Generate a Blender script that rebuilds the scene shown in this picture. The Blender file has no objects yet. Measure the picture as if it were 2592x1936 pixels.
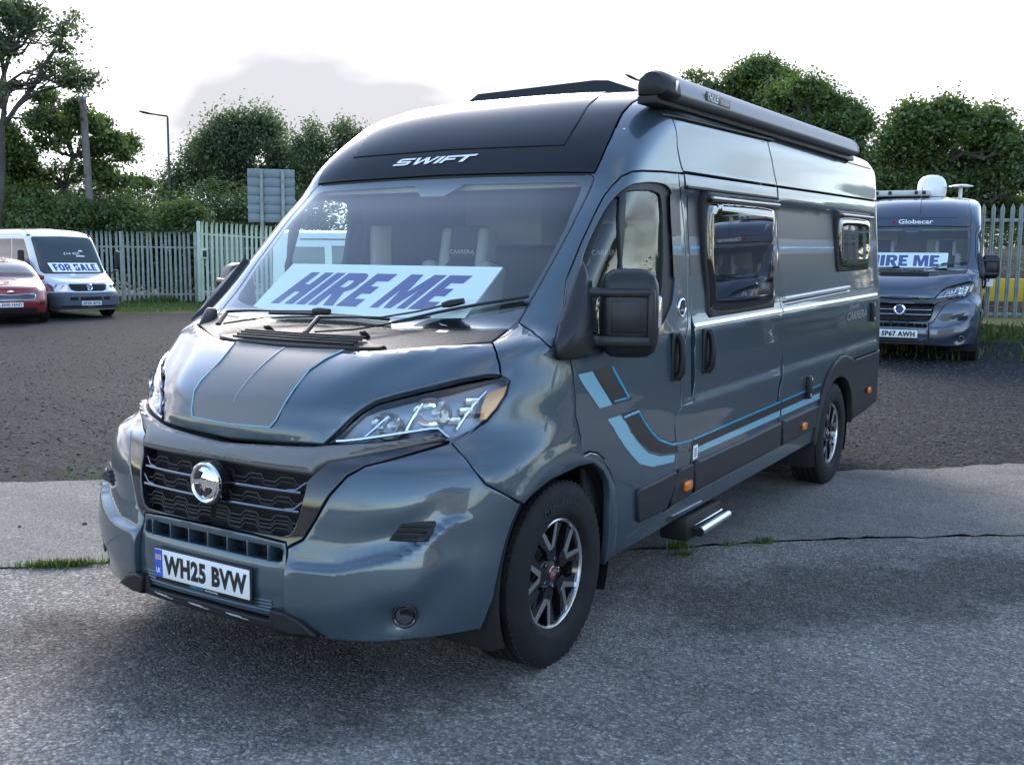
import bpy, bmesh, math, random
import numpy as np
from mathutils import Vector, Matrix, Euler
from mathutils.geometry import delaunay_2d_cdt
SC = bpy.context.scene
COL = SC.collection
rad = math.radians

# ------------------------------------------------------------------ camera, light, exposure
cam_data = bpy.data.cameras.new('camera')
cam = bpy.data.objects.new('camera', cam_data)
COL.objects.link(cam)
SC.camera = cam
CAM_P = Vector((2.9538, -2.4634, 1.6087))
YAW, PIT, ROL = rad(32.2549), rad(6.8943), rad(0.5858)
fw = Vector((-math.sin(YAW) * math.cos(PIT), math.cos(YAW) * math.cos(PIT), -math.sin(PIT)))
rt = Vector((math.cos(YAW), math.sin(YAW), 0))
up = rt.cross(fw)
r2 = rt * math.cos(ROL) + up * math.sin(ROL)
u2 = -rt * math.sin(ROL) + up * math.cos(ROL)
cam.matrix_world = Matrix(((r2.x, u2.x, -fw.x, CAM_P.x), (r2.y, u2.y, -fw.y, CAM_P.y), (r2.z, u2.z, -fw.z, CAM_P.z), (0, 0, 0, 1)))
cam_data.sensor_width = 36
cam_data.lens = 2555.7 / 2592 * 36
cam_data.clip_start = 0.05
cam_data.clip_end = 3000

SUN_AZ = YAW + rad(10)          # towards the sun, measured from +y to -x
SUN_EL = rad(24)
sun_dir = Vector((-math.sin(SUN_AZ) * math.cos(SUN_EL), math.cos(SUN_AZ) * math.cos(SUN_EL), math.sin(SUN_EL)))
world = bpy.data.worlds.new('World')
SC.world = world
world.use_nodes = True
nt = world.node_tree
nt.nodes.clear()


def N(tree, kind, **kw):
    n = tree.nodes.new(kind)
    for k, v in kw.items():
        if k.startswith('i_'):
            key = k[2:]
            key = int(key) if key.isdigit() else key.replace('_', ' ')
            n.inputs[key].default_value = v
        else:
            setattr(n, k, v)
    return n


def LK(tree, a, b):
    tree.links.new(a, b)


def math_n(tree, op, a, b=None, clamp=False):
    n = tree.nodes.new('ShaderNodeMath')
    n.operation = op
    n.use_clamp = clamp
    for i, x in enumerate((a, b)):
        if x is None:
            continue
        if isinstance(x, (int, float)):
            n.inputs[i].default_value = x
        else:
            tree.links.new(x, n.inputs[i])
    return n.outputs[0]


def mixc(tree, fac, a, b, blend='MIX'):
    n = tree.nodes.new('ShaderNodeMix')
    n.data_type = 'RGBA'
    n.blend_type = blend
    n.clamp_factor = True
    for i, x in ((0, fac), (6, a), (7, b)):
        if isinstance(x, (int, float)):
            n.inputs[i].default_value = x
        elif isinstance(x, (tuple, list)):
            n.inputs[i].default_value = (*x, 1)[:4]
        else:
            tree.links.new(x, n.inputs[i])
    return n.outputs[2]


def ramp(tree, fac, stops, interp='LINEAR'):
    n = tree.nodes.new('ShaderNodeValToRGB')
    cr = n.color_ramp
    cr.interpolation = interp
    while len(cr.elements) < len(stops):
        cr.elements.new(0.5)
    for e, (p, c) in zip(cr.elements, stops):
        e.position = p
        e.color = (c, c, c, 1) if isinstance(c, (int, float)) else (*c, 1)
    tree.links.new(fac, n.inputs[0])
    return n.outputs[0]


sky = N(nt, 'ShaderNodeTexSky', sky_type='NISHITA')
sky.sun_disc = False
sky.sun_elevation = SUN_EL
sky.sun_rotation = -SUN_AZ      # node azimuth runs clockwise from +y
sky.air_density = 1.0
sky.dust_density = 1.0
sky.ozone_density = 1.2
tc = N(nt, 'ShaderNodeTexCoord')
sep = N(nt, 'ShaderNodeSeparateXYZ')
LK(nt, tc.outputs['Generated'], sep.inputs[0])
# cloud deck: direction projected on a plane high above
den = math_n(nt, 'ADD', math_n(nt, 'MAXIMUM', sep.outputs[2], 0.0), 0.26)
cx = math_n(nt, 'DIVIDE', sep.outputs[0], den)
cy = math_n(nt, 'DIVIDE', sep.outputs[1], den)
cmb = N(nt, 'ShaderNodeCombineXYZ')
LK(nt, cx, cmb.inputs[0]); LK(nt, cy, cmb.inputs[1])
cn = N(nt, 'ShaderNodeTexNoise', i_Scale=0.55, i_Detail=7.0, i_Roughness=0.55)
mp = N(nt, 'ShaderNodeMapping')
mp.inputs['Location'].default_value = (0.24, 5.42, 0)
LK(nt, cmb.outputs[0], mp.inputs[0]); LK(nt, mp.outputs[0], cn.inputs['Vector'])
# nearness to the sun
dv = N(nt, 'ShaderNodeVectorMath', operation='DOT_PRODUCT')
dv.inputs[1].default_value = sun_dir
LK(nt, tc.outputs['Generated'], dv.inputs[0])
dot = dv.outputs['Value']
near = math_n(nt, 'MULTIPLY', math_n(nt, 'ADD', dot, 1.0), 0.5, True)
# a bright veil round the sun that breaks into small clouds over the rest of the sky
low = ramp(nt, sep.outputs[2], [(0.20, 1.0), (0.46, 0.0)], 'EASE')
cov = math_n(nt, 'ADD', cn.outputs[0], math_n(nt, 'MULTIPLY', math_n(nt, 'MULTIPLY', math_n(nt, 'POWER', near, 5.0), low), 0.42))
cmask = ramp(nt, cov, [(0.50, 0.0), (0.68, 1.0)], 'EASE')
glow = math_n(nt, 'POWER', near, 5.0)
cn2 = N(nt, 'ShaderNodeTexNoise', i_Scale=1.0, i_Detail=4.0, i_Roughness=0.45)
LK(nt, mp.outputs[0], cn2.inputs['Vector'])
shade = ramp(nt, cn2.outputs[0], [(0.36, 0.24), (0.64, 1.0)])
cb = math_n(nt, 'MULTIPLY', math_n(nt, 'ADD', math_n(nt, 'MULTIPLY', glow, 2.8), 3.0), shade)
ccol = N(nt, 'ShaderNodeCombineColor')
LK(nt, math_n(nt, 'MULTIPLY', cb, 1.0), ccol.inputs[0]); LK(nt, math_n(nt, 'MULTIPLY', cb, 0.995), ccol.inputs[1]); LK(nt, math_n(nt, 'MULTIPLY', cb, 1.07), ccol.inputs[2])
out_c = mixc(nt, cmask, sky.outputs[0], ccol.outputs[0])
bg = N(nt, 'ShaderNodeBackground', i_Strength=0.11)
LK(nt, out_c, bg.inputs[0])
wo = N(nt, 'ShaderNodeOutputWorld')
LK(nt, bg.outputs[0], wo.inputs[0])

sun_data = bpy.data.lights.new('sun', 'SUN')
sun_data.energy = 0.95
sun_data.angle = rad(28)
sun_data.color = (1.0, 0.92, 0.82)
sun = bpy.data.objects.new('sun', sun_data)
COL.objects.link(sun)
sun.rotation_euler = (-sun_dir).to_track_quat('-Z', 'Y').to_euler()

vs = SC.view_settings
vs.view_transform = 'Standard'
vs.look = 'None'
vs.exposure = 2.45
vs.gamma = 1
vs.use_curve_mapping = False
SC.cycles.max_bounces = 8
SC.cycles.transparent_max_bounces = 16
SC.cycles.caustics_reflective = False
SC.cycles.caustics_refractive = False


def at(px, py, dist):
    """point seen at photo pixel (2592 wide) at a horizontal distance from the camera"""
    d = fw + r2 * ((px - 1296) / 2555.7) - u2 * ((py - 968) / 2555.7)
    return CAM_P + d * (dist / math.hypot(d.x, d.y))

# ------------------------------------------------------------------ materials
MATS = {}


def principled(name, col, rough=0.5, metal=0.0, coat=0.0, coat_rough=0.03, spec=0.5, **kw):
    if name in MATS:
        return MATS[name]
    m = bpy.data.materials.new(name)
    m.use_nodes = True
    b = m.node_tree.nodes['Principled BSDF']
    b.inputs['Base Color'].default_value = (*col, 1)
    b.inputs['Roughness'].default_value = rough
    b.inputs['Metallic'].default_value = metal
    b.inputs['Coat Weight'].default_value = coat
    b.inputs['Coat Roughness'].default_value = coat_rough
    b.inputs['Specular IOR Level'].default_value = spec
    for k, v in kw.items():
        b.inputs[k.replace('_', ' ')].default_value = v
    MATS[name] = m
    return m


def add_noise_bump(m, scale, strength, dist=0.01, detail=4.0, colvar=0.0, rvar=0.0):
    t = m.node_tree
    b = t.nodes['Principled BSDF']
    tc = N(t, 'ShaderNodeTexCoord')
    n = N(t, 'ShaderNodeTexNoise', i_Scale=scale, i_Detail=detail, i_Roughness=0.6)
    LK(t, tc.outputs['Object'], n.inputs['Vector'])
    if strength:
        bp = N(t, 'ShaderNodeBump', i_Strength=strength, i_Distance=dist)
        LK(t, n.outputs[0], bp.inputs['Height'])
        LK(t, bp.outputs[0], b.inputs['Normal'])
    if colvar:
        c = tuple(b.inputs['Base Color'].default_value)[:3]
        n2 = N(t, 'ShaderNodeTexNoise', i_Scale=scale * 0.23, i_Detail=5.0)
        LK(t, tc.outputs['Object'], n2.inputs['Vector'])
        f = ramp(t, n2.outputs[0], [(0.3, 0.0), (0.7, 1.0)])
        o = mixc(t, f, tuple(x * (1 - colvar) for x in c), tuple(min(1, x * (1 + colvar)) for x in c))
        LK(t, o, b.inputs['Base Color'])
    if rvar:
        r = b.inputs['Roughness'].default_value
        n3 = N(t, 'ShaderNodeTexNoise', i_Scale=scale * 0.4, i_Detail=5.0)
        LK(t, tc.outputs['Object'], n3.inputs['Vector'])
        f = ramp(t, n3.outputs[0], [(0.3, max(0, r - rvar)), (0.7, min(1, r + rvar))])
        LK(t, f, b.inputs['Roughness'])
    return m


def glass_mat(name, tint, ior=1.5, rough=0.0, refl=1.0):
    m = bpy.data.materials.new(name)
    m.use_nodes = True
    t = m.node_tree
    t.nodes.clear()
    tr = N(t, 'ShaderNodeBsdfTransparent')
    tr.inputs[0].default_value = (*tint, 1)
    gl = N(t, 'ShaderNodeBsdfGlossy', i_Roughness=rough)
    # Fresnel of a thin sheet, the same from both sides
    ge = N(t, 'ShaderNodeNewGeometry')
    dt = N(t, 'ShaderNodeVectorMath', operation='DOT_PRODUCT')
    LK(t, ge.outputs['Normal'], dt.inputs[0]); LK(t, ge.outputs['Incoming'], dt.inputs[1])
    c1 = math_n(t, 'SUBTRACT', 1.0, math_n(t, 'ABSOLUTE', dt.outputs['Value']), True)
    f1 = math_n(t, 'ADD', math_n(t, 'MULTIPLY', math_n(t, 'POWER', c1, 5.0), .96), ((ior - 1) / (ior + 1))**2)
    f2 = math_n(t, 'MULTIPLY', f1, 1.8 * refl, True)
    mx = N(t, 'ShaderNodeMixShader')
    LK(t, f2, mx.inputs[0]); LK(t, tr.outputs[0], mx.inputs[1]); LK(t, gl.outputs[0], mx.inputs[2])
    o = N(t, 'ShaderNodeOutputMaterial')
    LK(t, mx.outputs[0], o.inputs[0])
    MATS[name] = m
    return m


def paint(name, col, metal=0.4, rough=0.32):
    m = principled(name, col, rough=rough, metal=metal, coat=1.0, coat_rough=0.02)
    t = m.node_tree
    b = t.nodes['Principled BSDF']
    tc = N(t, 'ShaderNodeTexCoord')
    n = N(t, 'ShaderNodeTexNoise', i_Scale=900.0, i_Detail=1.0)
    LK(t, tc.outputs['Object'], n.inputs['Vector'])
    f = ramp(t, n.outputs[0], [(0.35, 0.0), (0.65, 1.0)])
    LK(t, mixc(t, f, tuple(x * 0.86 for x in col), tuple(x * 1.16 for x in col)), b.inputs['Base Color'])
    # film of road dust: slightly rougher patches
    n2 = N(t, 'ShaderNodeTexNoise', i_Scale=2.2, i_Detail=6.0, i_Roughness=0.65)
    LK(t, tc.outputs['Object'], n2.inputs['Vector'])
    LK(t, ramp(t, n2.outputs[0], [(0.35, 0.015), (0.75, 0.06)]), b.inputs['Coat Roughness'])
    # the faint unevenness of pressed sheet metal
    n3 = N(t, 'ShaderNodeTexNoise', i_Scale=2.6, i_Detail=2.0)
    LK(t, tc.outputs['Object'], n3.inputs['Vector'])
    bp = N(t, 'ShaderNodeBump', i_Strength=0.05, i_Distance=0.01)
    LK(t, n3.outputs[0], bp.inputs['Height'])
    LK(t, bp.outputs[0], b.inputs['Coat Normal'])
    return m


M_PAINT = paint('slate_blue_paint', (0.050, 0.080, 0.105))
M_NAVY = paint('navy_paint', (0.040, 0.058, 0.090))
M_WHITE = paint('white_paint', (0.72, 0.74, 0.75), metal=0.0)
M_RED = paint('red_paint', (0.22, 0.010, 0.014), metal=0.1)
M_CAP = principled('black_roof_paint', (0.010, 0.010, 0.012), rough=0.07, spec=.32)
M_GLOSSK = principled('gloss_black', (0.008, 0.008, 0.010), rough=0.15, coat=1.0, coat_rough=0.02)
M_SATIN = add_noise_bump(principled('graphite_vinyl', (0.150, 0.146, 0.142), rough=0.45, metal=0.1), 700, 0.03, 0.001)
M_BAND = principled('dark_grey_vinyl', (0.040, 0.041, 0.045), rough=0.40)
M_BLACK = add_noise_bump(principled('black_plastic', (0.011, 0.011, 0.012), rough=0.5, spec=.35), 420, 0.10, 0.002, rvar=0.08)
M_MIRR = add_noise_bump(principled('mirror_plastic', (0.013, 0.013, 0.016), rough=0.42, spec=.4), 500, 0.08, 0.002)
M_GREYP = add_noise_bump(principled('grey_cladding', (0.022, 0.022, 0.025), rough=0.48, spec=.35), 420, 0.06, 0.002, rvar=0.05)
M_DARK = principled('dark_cavity', (0.006, 0.006, 0.007), rough=0.8)
M_RUBBER = principled('rubber', (0.008, 0.012, 0.013), rough=0.65)
M_TYRE = add_noise_bump(principled('tyre_rubber', (0.009, 0.009, 0.010), rough=0.75, spec=.3), 60, 0.15, 0.004, colvar=0.35)
M_CHROME = principled('chrome', (0.78, 0.79, 0.80), rough=0.06, metal=1.0)
M_DCHROME = principled('dark_chrome', (0.22, 0.22, 0.23), rough=0.16, metal=1.0)
M_ALU = add_noise_bump(principled('brushed_aluminium', (0.74, 0.75, 0.76), rough=0.3, metal=1.0), 90, 0.05, 0.001)
M_AWN = add_noise_bump(principled('anthracite_awning_case', (0.150, 0.156, 0.172), rough=0.40, metal=0.35), 500, 0.05, 0.001)
M_LBLUE = principled('pale_blue_vinyl', (0.20, 0.42, 0.52), rough=0.25, coat=0.6)
M_MBLUE = principled('bright_blue_vinyl', (0.02, 0.30, 0.50), rough=0.25, coat=0.6)
M_STDARK = principled('charcoal_vinyl', (0.014, 0.013, 0.014), rough=0.38, coat=0.25, coat_rough=0.2)
M_STMID = principled('mid_blue_vinyl', (0.075, 0.100, 0.140), rough=0.35, coat=0.4, coat_rough=0.15)
M_SILV = principled('silver_vinyl', (0.55, 0.56, 0.58), rough=0.3, metal=0.5)
M_WPRINT = principled('white_print', (0.78, 0.78, 0.78), rough=0.45)
M_PLATE = add_noise_bump(principled('plate_white', (0.72, 0.72, 0.73), rough=0.35), 300, 0.02, 0.001)
M_KPRINT = principled('black_print', (0.012, 0.012, 0.013), rough=0.4)
M_BLUEPR = principled('plate_blue', (0.02, 0.09, 0.45), rough=0.4)
M_SIGNBLUE = principled('sign_blue_ink', (0.036, 0.050, 0.24), rough=0.4)
M_SIGNW = principled('sign_board_white', (0.84, 0.90, 0.89), rough=0.5)
M_RED_PR = principled('red_print', (0.5, 0.03, 0.03), rough=0.4)
M_AMBER = principled('amber_lens', (0.75, 0.17, 0.01), rough=0.15, coat=1.0)
M_CLEAR = glass_mat('clear_lens', (0.93, 0.95, 0.97))
M_GLASS = glass_mat('windscreen_glass', (0.90, 0.96, 0.94), refl=1.3)
M_DGLASS = glass_mat('door_glass', (0.72, 0.84, 0.80))
M_VGLASS = glass_mat('dark_tinted_glass', (0.22, 0.26, 0.27))
M_ACRYL = principled('smoked_acrylic', (0.010, 0.010, 0.011), rough=0.03, spec=0.6, coat=1.0, coat_rough=0.01)
M_SEAT = add_noise_bump(principled('grey_seat_fabric', (0.50, 0.50, 0.49), rough=0.9), 300, 0.2, 0.003)
M_SEATD = principled('dark_seat_fabric', (0.06, 0.06, 0.065), rough=0.9)
M_DASH = add_noise_bump(principled('dash_plastic', (0.030, 0.030, 0.033), rough=0.6), 300, 0.1, 0.002)
M_LINING = principled('beige_lining', (0.66, 0.64, 0.60), rough=0.9)
M_CURT = principled('grey_curtain', (0.45, 0.44, 0.42), rough=0.95)
M_GALV = add_noise_bump(principled('galvanised_steel', (0.250, 0.280, 0.265), rough=0.6, metal=0.2), 14, 0.1, 0.004, colvar=0.25)
M_GREENP = add_noise_bump(principled('pale_green_paint', (0.42, 0.50, 0.39), rough=0.5), 10, 0.08, 0.003, colvar=0.15)
M_STEEL = add_noise_bump(principled('lamp_post_steel', (0.05, 0.05, 0.052), rough=0.5, metal=0.5), 10, 0.1, 0.003, colvar=0.2)
M_SGREY = add_noise_bump(principled('grey_sign_back', (0.150, 0.190, 0.215), rough=0.5, metal=0.3), 6, 0.03, 0.003, colvar=0.12)
M_WOODP = add_noise_bump(principled('weathered_pole_wood', (0.16, 0.14, 0.13), rough=0.9), 18, 0.5, 0.02, colvar=0.3)
M_VWGREY = add_noise_bump(principled('grey_bumper_plastic', (0.075, 0.085, 0.110), rough=0.55), 300, 0.05, 0.002)
M_YELLOW = add_noise_bump(principled('yellow_painted_wall', (0.62, 0.40, 0.03), rough=0.7), 5, 0.1, 0.004, colvar=0.12)


# ------------------------------------------------------------------ mesh helpers
def new_mesh(name, V, F, mats, smooth=True, fmat=None, sharp=None):
    me = bpy.data.meshes.new(name)
    me.from_pydata([tuple(map(float, v)) for v in V], [], [tuple(int(i) for i in f) for f in F])
    for m in (mats if isinstance(mats, (list, tuple)) else [mats]):
        me.materials.append(m)
    if fmat is not None:
        me.polygons.foreach_set('material_index', np.asarray(fmat, np.int32))
    if smooth:
        me.polygons.foreach_set('use_smooth', np.ones(len(me.polygons), bool))
        if sharp:
            me.set_sharp_from_angle(angle=rad(sharp))
    me.update()
    return me


def link(name, me, parent=None, loc=None, rot=None):
    o = bpy.data.objects.new(name, me)
    COL.objects.link(o)
    if parent is not None:
        o.parent = parent
    if loc is not None:
        o.location = loc
    if rot is not None:
        o.rotation_euler = rot
    return o


def thing(name, label, cat, loc=(0, 0, 0), rotz=0, group=None):
    o = link(name, None, None, loc, (0, 0, rotz))
    o['label'] = label
    o['category'] = cat
    if group:
        o['group'] = group
    return o


def tag(o, label, cat, group=None):
    o['label'] = label
    o['category'] = cat
    if group:
        o['group'] = group
    return o


class MB:
    """collects shapes and links them as one mesh object"""

    def __init__(self):
        self.V, self.F, self.M = [], [], []

    def add(self, V, F, mi=0):
        n = len(self.V)
        self.V.extend([tuple(v) for v in V])
        self.F.extend([tuple(i + n for i in f) for f in F])
        self.M.extend([mi] * len(F))
        return self

    def box(self, c, s, rot=None, bev=0.0, seg=2, mi=0):
        bm = bmesh.new()
        bmesh.ops.create_cube(bm, size=1.0)
        for v in bm.verts:
            v.co = Vector((v.co.x * s[0], v.co.y * s[1], v.co.z * s[2]))
        if bev:
            bmesh.ops.bevel(bm, geom=bm.edges[:], offset=min(bev, min(s) * 0.49), segments=seg, profile=0.5, affect='EDGES')
        R = Euler(rot).to_matrix() if rot is not None else Matrix.Identity(3)
        c = Vector(c)
        bm.verts.index_update()
        self.add([R @ v.co + c for v in bm.verts], [[v.index for v in f.verts] for f in bm.faces], mi)
        bm.free()
        return self

    def tube(self, pts, r, n=8, mi=0, cap=True, flat=1.0, upv=None):
        pts = [Vector(p) for p in pts]
        rs = r if isinstance(r, (list, tuple)) else [r] * len(pts)
        V, F = [], []
        prev = None
        for i, p in enumerate(pts):
            a = pts[max(i - 1, 0)]; b = pts[min(i + 1, len(pts) - 1)]
            t = (b - a)
            t = t.normalized() if t.length > 1e-9 else Vector((0, 0, 1))
            ref = Vector(upv) if upv is not None else (prev if prev is not None else (Vector((0, 0, 1)) if abs(t.z) < 0.9 else Vector((1, 0, 0))))
            x = (ref - t * ref.dot(t))
            x = x.normalized() if x.length > 1e-6 else t.orthogonal().normalized()
            y = t.cross(x)
            prev = x
            for k in range(n):
                an = 2 * math.pi * (k + 0.5) / n
                V.append(p + x * (math.cos(an) * rs[i] * flat) + y * (math.sin(an) * rs[i]))
        for i in range(len(pts) - 1):
            for k in range(n):
                F.append((i * n + k, i * n + (k + 1) % n, (i + 1) * n + (k + 1) % n, (i + 1) * n + k))
        if cap:
            F.append(tuple(range(n - 1, -1, -1)))
            F.append(tuple(range((len(pts) - 1) * n, len(pts) * n)))
        return self.add(V, F, mi)

    def lathe(self, prof, n=32, axis='x', c=(0, 0, 0), mi=0, a0=0.0, a1=2 * math.pi, mis=None):
        """prof: (radius, position along the axis)"""
        full = abs(a1 - a0 - 2 * math.pi) < 1e-6
        m = n if full else n + 1
        V, F, MI = [], [], []
        for r, p in prof:
            for k in range(m):
                an = a0 + (a1 - a0) * k / n
                ca, sa = r * math.cos(an), r * math.sin(an)
                v = {'x': (p, ca, sa), 'y': (ca, p, sa), 'z': (ca, sa, p)}[axis]
                V.append((v[0] + c[0], v[1] + c[1], v[2] + c[2]))
        for i in range(len(prof) - 1):
            for k in range(n):
                k2 = (k + 1) % m
                F.append((i * m + k, i * m + k2, (i + 1) * m + k2, (i + 1) * m + k))
                MI.append(mis[i] if mis else mi)
        n0 = len(self.V)
        self.V.extend(V)
        self.F.extend([tuple(i + n0 for i in f) for f in F])
        self.M.extend(MI)
        return self

    def prism(self, poly, o, x, y, d, mi=0):
        """flat outline poly (list of 2D) placed at o with axes x, y and thickness vector d"""
        o, x, y, d = Vector(o), Vector(x), Vector(y), Vector(d)
        n = len(poly)
        P = [o + x * a + y * b for a, b in poly]
        V = P + [p + d for p in P]
        F = [tuple(range(n)), tuple(range(2 * n - 1, n - 1, -1))]
        F += [(i, i + n, (i + 1) % n + n, (i + 1) % n) for i in range(n)]
        return self.add(V, F, mi)

    def build(self, name, mats, parent=None, sharp=40, smooth=True, loc=None, rot=None):
        me = new_mesh(name, self.V, self.F, mats, smooth, self.M if isinstance(mats, (list, tuple)) else None, sharp)
        bm = bmesh.new()
        bm.from_mesh(me)
        bmesh.ops.recalc_face_normals(bm, faces=bm.faces[:])
        bm.to_mesh(me)
        bm.free()
        if smooth and sharp:
            me.set_sharp_from_angle(angle=rad(sharp))
        return link(name, me, parent, loc, rot)


def text_geo(s, size=1.0, shear=0.0, bold=0.0, sx=1.0, align='CENTER', extrude=0.0, spacing=1.0, res=3):
    """vertices and faces of flat lettering in the xy plane"""
    cu = bpy.data.curves.new('lettering', 'FONT')
    cu.body = s
    cu.size = size
    cu.shear = shear
    cu.offset = bold
    cu.extrude = extrude
    cu.align_x = align
    cu.align_y = 'CENTER'
    cu.space_character = spacing
    cu.resolution_u = res
    ob = bpy.data.objects.new('lettering', cu)
    COL.objects.link(ob)
    bpy.context.view_layer.update()
    me = bpy.data.meshes.new_from_object(ob.evaluated_get(bpy.context.evaluated_depsgraph_get()))
    V = [(v.co.x * sx, v.co.y, v.co.z) for v in me.vertices]
    F = [tuple(p.vertices) for p in me.polygons]
    bpy.data.objects.remove(ob)
    bpy.data.curves.remove(cu)
    bpy.data.meshes.remove(me)
    return V, F


def fit_geo(V, w, h, cx=0.0, cy=0.0):
    """scale flat lettering to a width and height centred on a point"""
    A = np.array(V, float)
    lo, hi = A[:, :2].min(0), A[:, :2].max(0)
    A[:, 0] = (A[:, 0] - (lo[0] + hi[0]) / 2) * (w / (hi[0] - lo[0])) + cx
    A[:, 1] = (A[:, 1] - (lo[1] + hi[1]) / 2) * (h / (hi[1] - lo[1])) + cy
    return A


def on_plane(A, o, x, y, off=0.0):
    o, x, y = np.array(o, float), np.array(x, float), np.array(y, float)
    n = np.cross(x, y)
    n /= np.linalg.norm(n)
    A = np.asarray(A, float)
    return o + A[:, :1] * x + A[:, 1:2] * y + n * (off + (A[:, 2:3] if A.shape[1] > 2 else 0))


# ------------------------------------------------------------------ body skins: a surface in (s, z)
# s = 0 the middle of the front, |s| = 1 where the front corner meets the flank, 2 the rear corner, 3 the middle of the back
def pchip(x, y, xi):
    h = np.diff(x); d = np.diff(y) / h
    m = np.zeros_like(y)
    for k in range(1, len(x) - 1):
        if d[k - 1] * d[k] > 0:
            w1 = 2 * h[k] + h[k - 1]; w2 = h[k] + 2 * h[k - 1]
            m[k] = (w1 + w2) / (w1 / d[k - 1] + w2 / d[k])
    m[0] = d[0]; m[-1] = d[-1]
    i = np.clip(np.searchsorted(x, xi) - 1, 0, len(x) - 2)
    t = np.clip((xi - x[i]) / h[i], 0, 1)
    return (2*t**3-3*t**2+1)*y[i] + (t**3-2*t**2+t)*h[i]*m[i] + (-2*t**3+3*t**2)*y[i+1] + (t**3-t**2)*h[i]*m[i+1]


class Skin:
    def __init__(self, lv, UR, UB, relief=None, rear_pow=6.0):
        self.LV = np.array(lv, float); self.UR = UR; self.UB = UB; self.relief = relief; self.rp = rear_pow
        self.zmin, self.zmax = self.LV[0, 0], self.LV[-1, 0]

    def par(self, z):
        z = np.clip(z, self.zmin, self.zmax)
        return [pchip(self.LV[:, 0], self.LV[:, k], z) for k in (1, 2, 3, 4)]

    def S(self, s, z):
        s, z = np.broadcast_arrays(np.asarray(s, float), np.asarray(z, float))
        sg = np.where(s < 0, -1.0, 1.0); a = np.abs(s)
        uc, ue, p, W = self.par(z)
        th = np.clip(a, 0, 1) * np.pi / 2
        sn = np.sin(th); cs = np.cos(th)
        r = (np.abs(sn)**p + np.abs(cs)**p)**(-1 / p)
        v1 = W * r * sn; u1 = ue - (ue - uc) * r * cs
        uu = ue + (self.UR - ue) * (a - 1)
        t3 = np.clip(a - 2, 0, 1) * np.pi / 2
        c3 = np.cos(t3); s3 = np.sin(t3); q = self.rp
        r3 = (np.abs(c3)**q + np.abs(s3)**q)**(-1 / q)
        v3 = W * r3 * c3; u3 = self.UR + (self.UB - self.UR) * r3 * s3
        v = np.where(a <= 1, v1, np.where(a <= 2, W, v3)); u = np.where(a <= 1, u1, np.where(a <= 2, uu, u3))
        if self.relief is not None:
            v = v + self.relief(u, z) * np.where(a <= 2, 1, 0)
        return np.stack([sg * v, u, z], -1)

    def nrm(self, s, z, h=2e-3):
        s = np.asarray(s, float); z = np.asarray(z, float)
        ds = self.S(s + h, z) - self.S(s - h, z)
        z0 = np.clip(z - h, self.zmin, self.zmax); z1 = np.clip(z + h, self.zmin, self.zmax)
        dz = self.S(s, z1) - self.S(s, z0)
        n = np.cross(ds, dz)
        return n / np.maximum(np.linalg.norm(n, axis=-1, keepdims=True), 1e-12)

    def su(self, u, z):
        """s on the right-hand flank for a distance u from the front"""
        ue = float(self.par(np.array(z))[1])
        if u > self.UR:
            lo, hi = 2.0, 3.0
        elif u >= ue:
            return 1 + (u - ue) / (self.UR - ue)
        else:
            lo, hi = 0.0, 1.0
        for _ in range(40):
            m = (lo + hi) / 2
            if self.S(m, z)[1] < u:
                lo = m
            else:
                hi = m
        return (lo + hi) / 2

    def sv(self, v, z):
        """s on the front for a sideways distance v"""
        lo, hi = 0.0, 1.0
        for _ in range(40):
            m = (lo + hi) / 2
            if self.S(m, z)[0] < abs(v):
                lo = m
            else:
                hi = m
        return math.copysign((lo + hi) / 2, v) if v else 0.0


def chaikin(P, it=1, closed=True):
    P = np.asarray(P, float)
    for _ in range(it):
        Q = np.roll(P, -1, 0)
        P = np.stack([P * 0.75 + Q * 0.25, P * 0.25 + Q * 0.75], 1).reshape(-1, 2)
    return P


def inside(poly, pts):
    x, y = pts[:, 0], pts[:, 1]
    c = np.zeros(len(pts), bool)
    a = poly; b = np.roll(poly, -1, 0)
    for (x0, y0), (x1, y1) in zip(a, b):
        if y0 == y1:
            continue
        k = ((y0 > y) != (y1 > y)) & (x < (x1 - x0) * (y - y0) / (y1 - y0) + x0)
        c ^= k
    return c


def segdist(poly, pts):
    d = np.full(len(pts), 1e9)
    for a, b in zip(poly, np.roll(poly, -1, 0)):
        ab = b - a
        L = ab @ ab
        if L < 1e-14:
            continue
        t = np.clip(((pts - a) @ ab) / L, 0, 1)
        d = np.minimum(d, np.linalg.norm(pts - a - t[:, None] * ab, axis=1))
    return d


def w_of(sk, s):
    a = np.abs(s)
    L = sk.UR - 1.0
    w = np.where(a < 1, 1.4 * a, np.where(a < 2, 1.4 + (a - 1) * L, 1.4 + L + (a - 2) * 1.1))
    return np.sign(s) * w


def s_of(sk, w):
    a = np.abs(w)
    L = sk.UR - 1.0
    s = np.where(a < 1.4, a / 1.4, np.where(a < 1.4 + L, 1 + (a - 1.4) / L, 2 + (a - 1.4 - L) / 1.1))
    return np.sign(w) * s


def densify(P, d):
    out = []
    for a, b in zip(P, np.roll(P, -1, 0)):
        L = np.linalg.norm(b - a)
        if L < 1e-6:
            continue
        n = max(1, int(math.ceil(L / d)))
        out.extend(a + (b - a) * k / n for k in range(n))
    return np.array(out)


def clean(P):
    Q = [P[0]]
    for p in P[1:]:
        if np.linalg.norm(p - Q[-1]) > 2e-4:
            Q.append(p)
    if np.linalg.norm(Q[0] - Q[-1]) < 2e-4:
        Q.pop()
    return np.array(Q)


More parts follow.
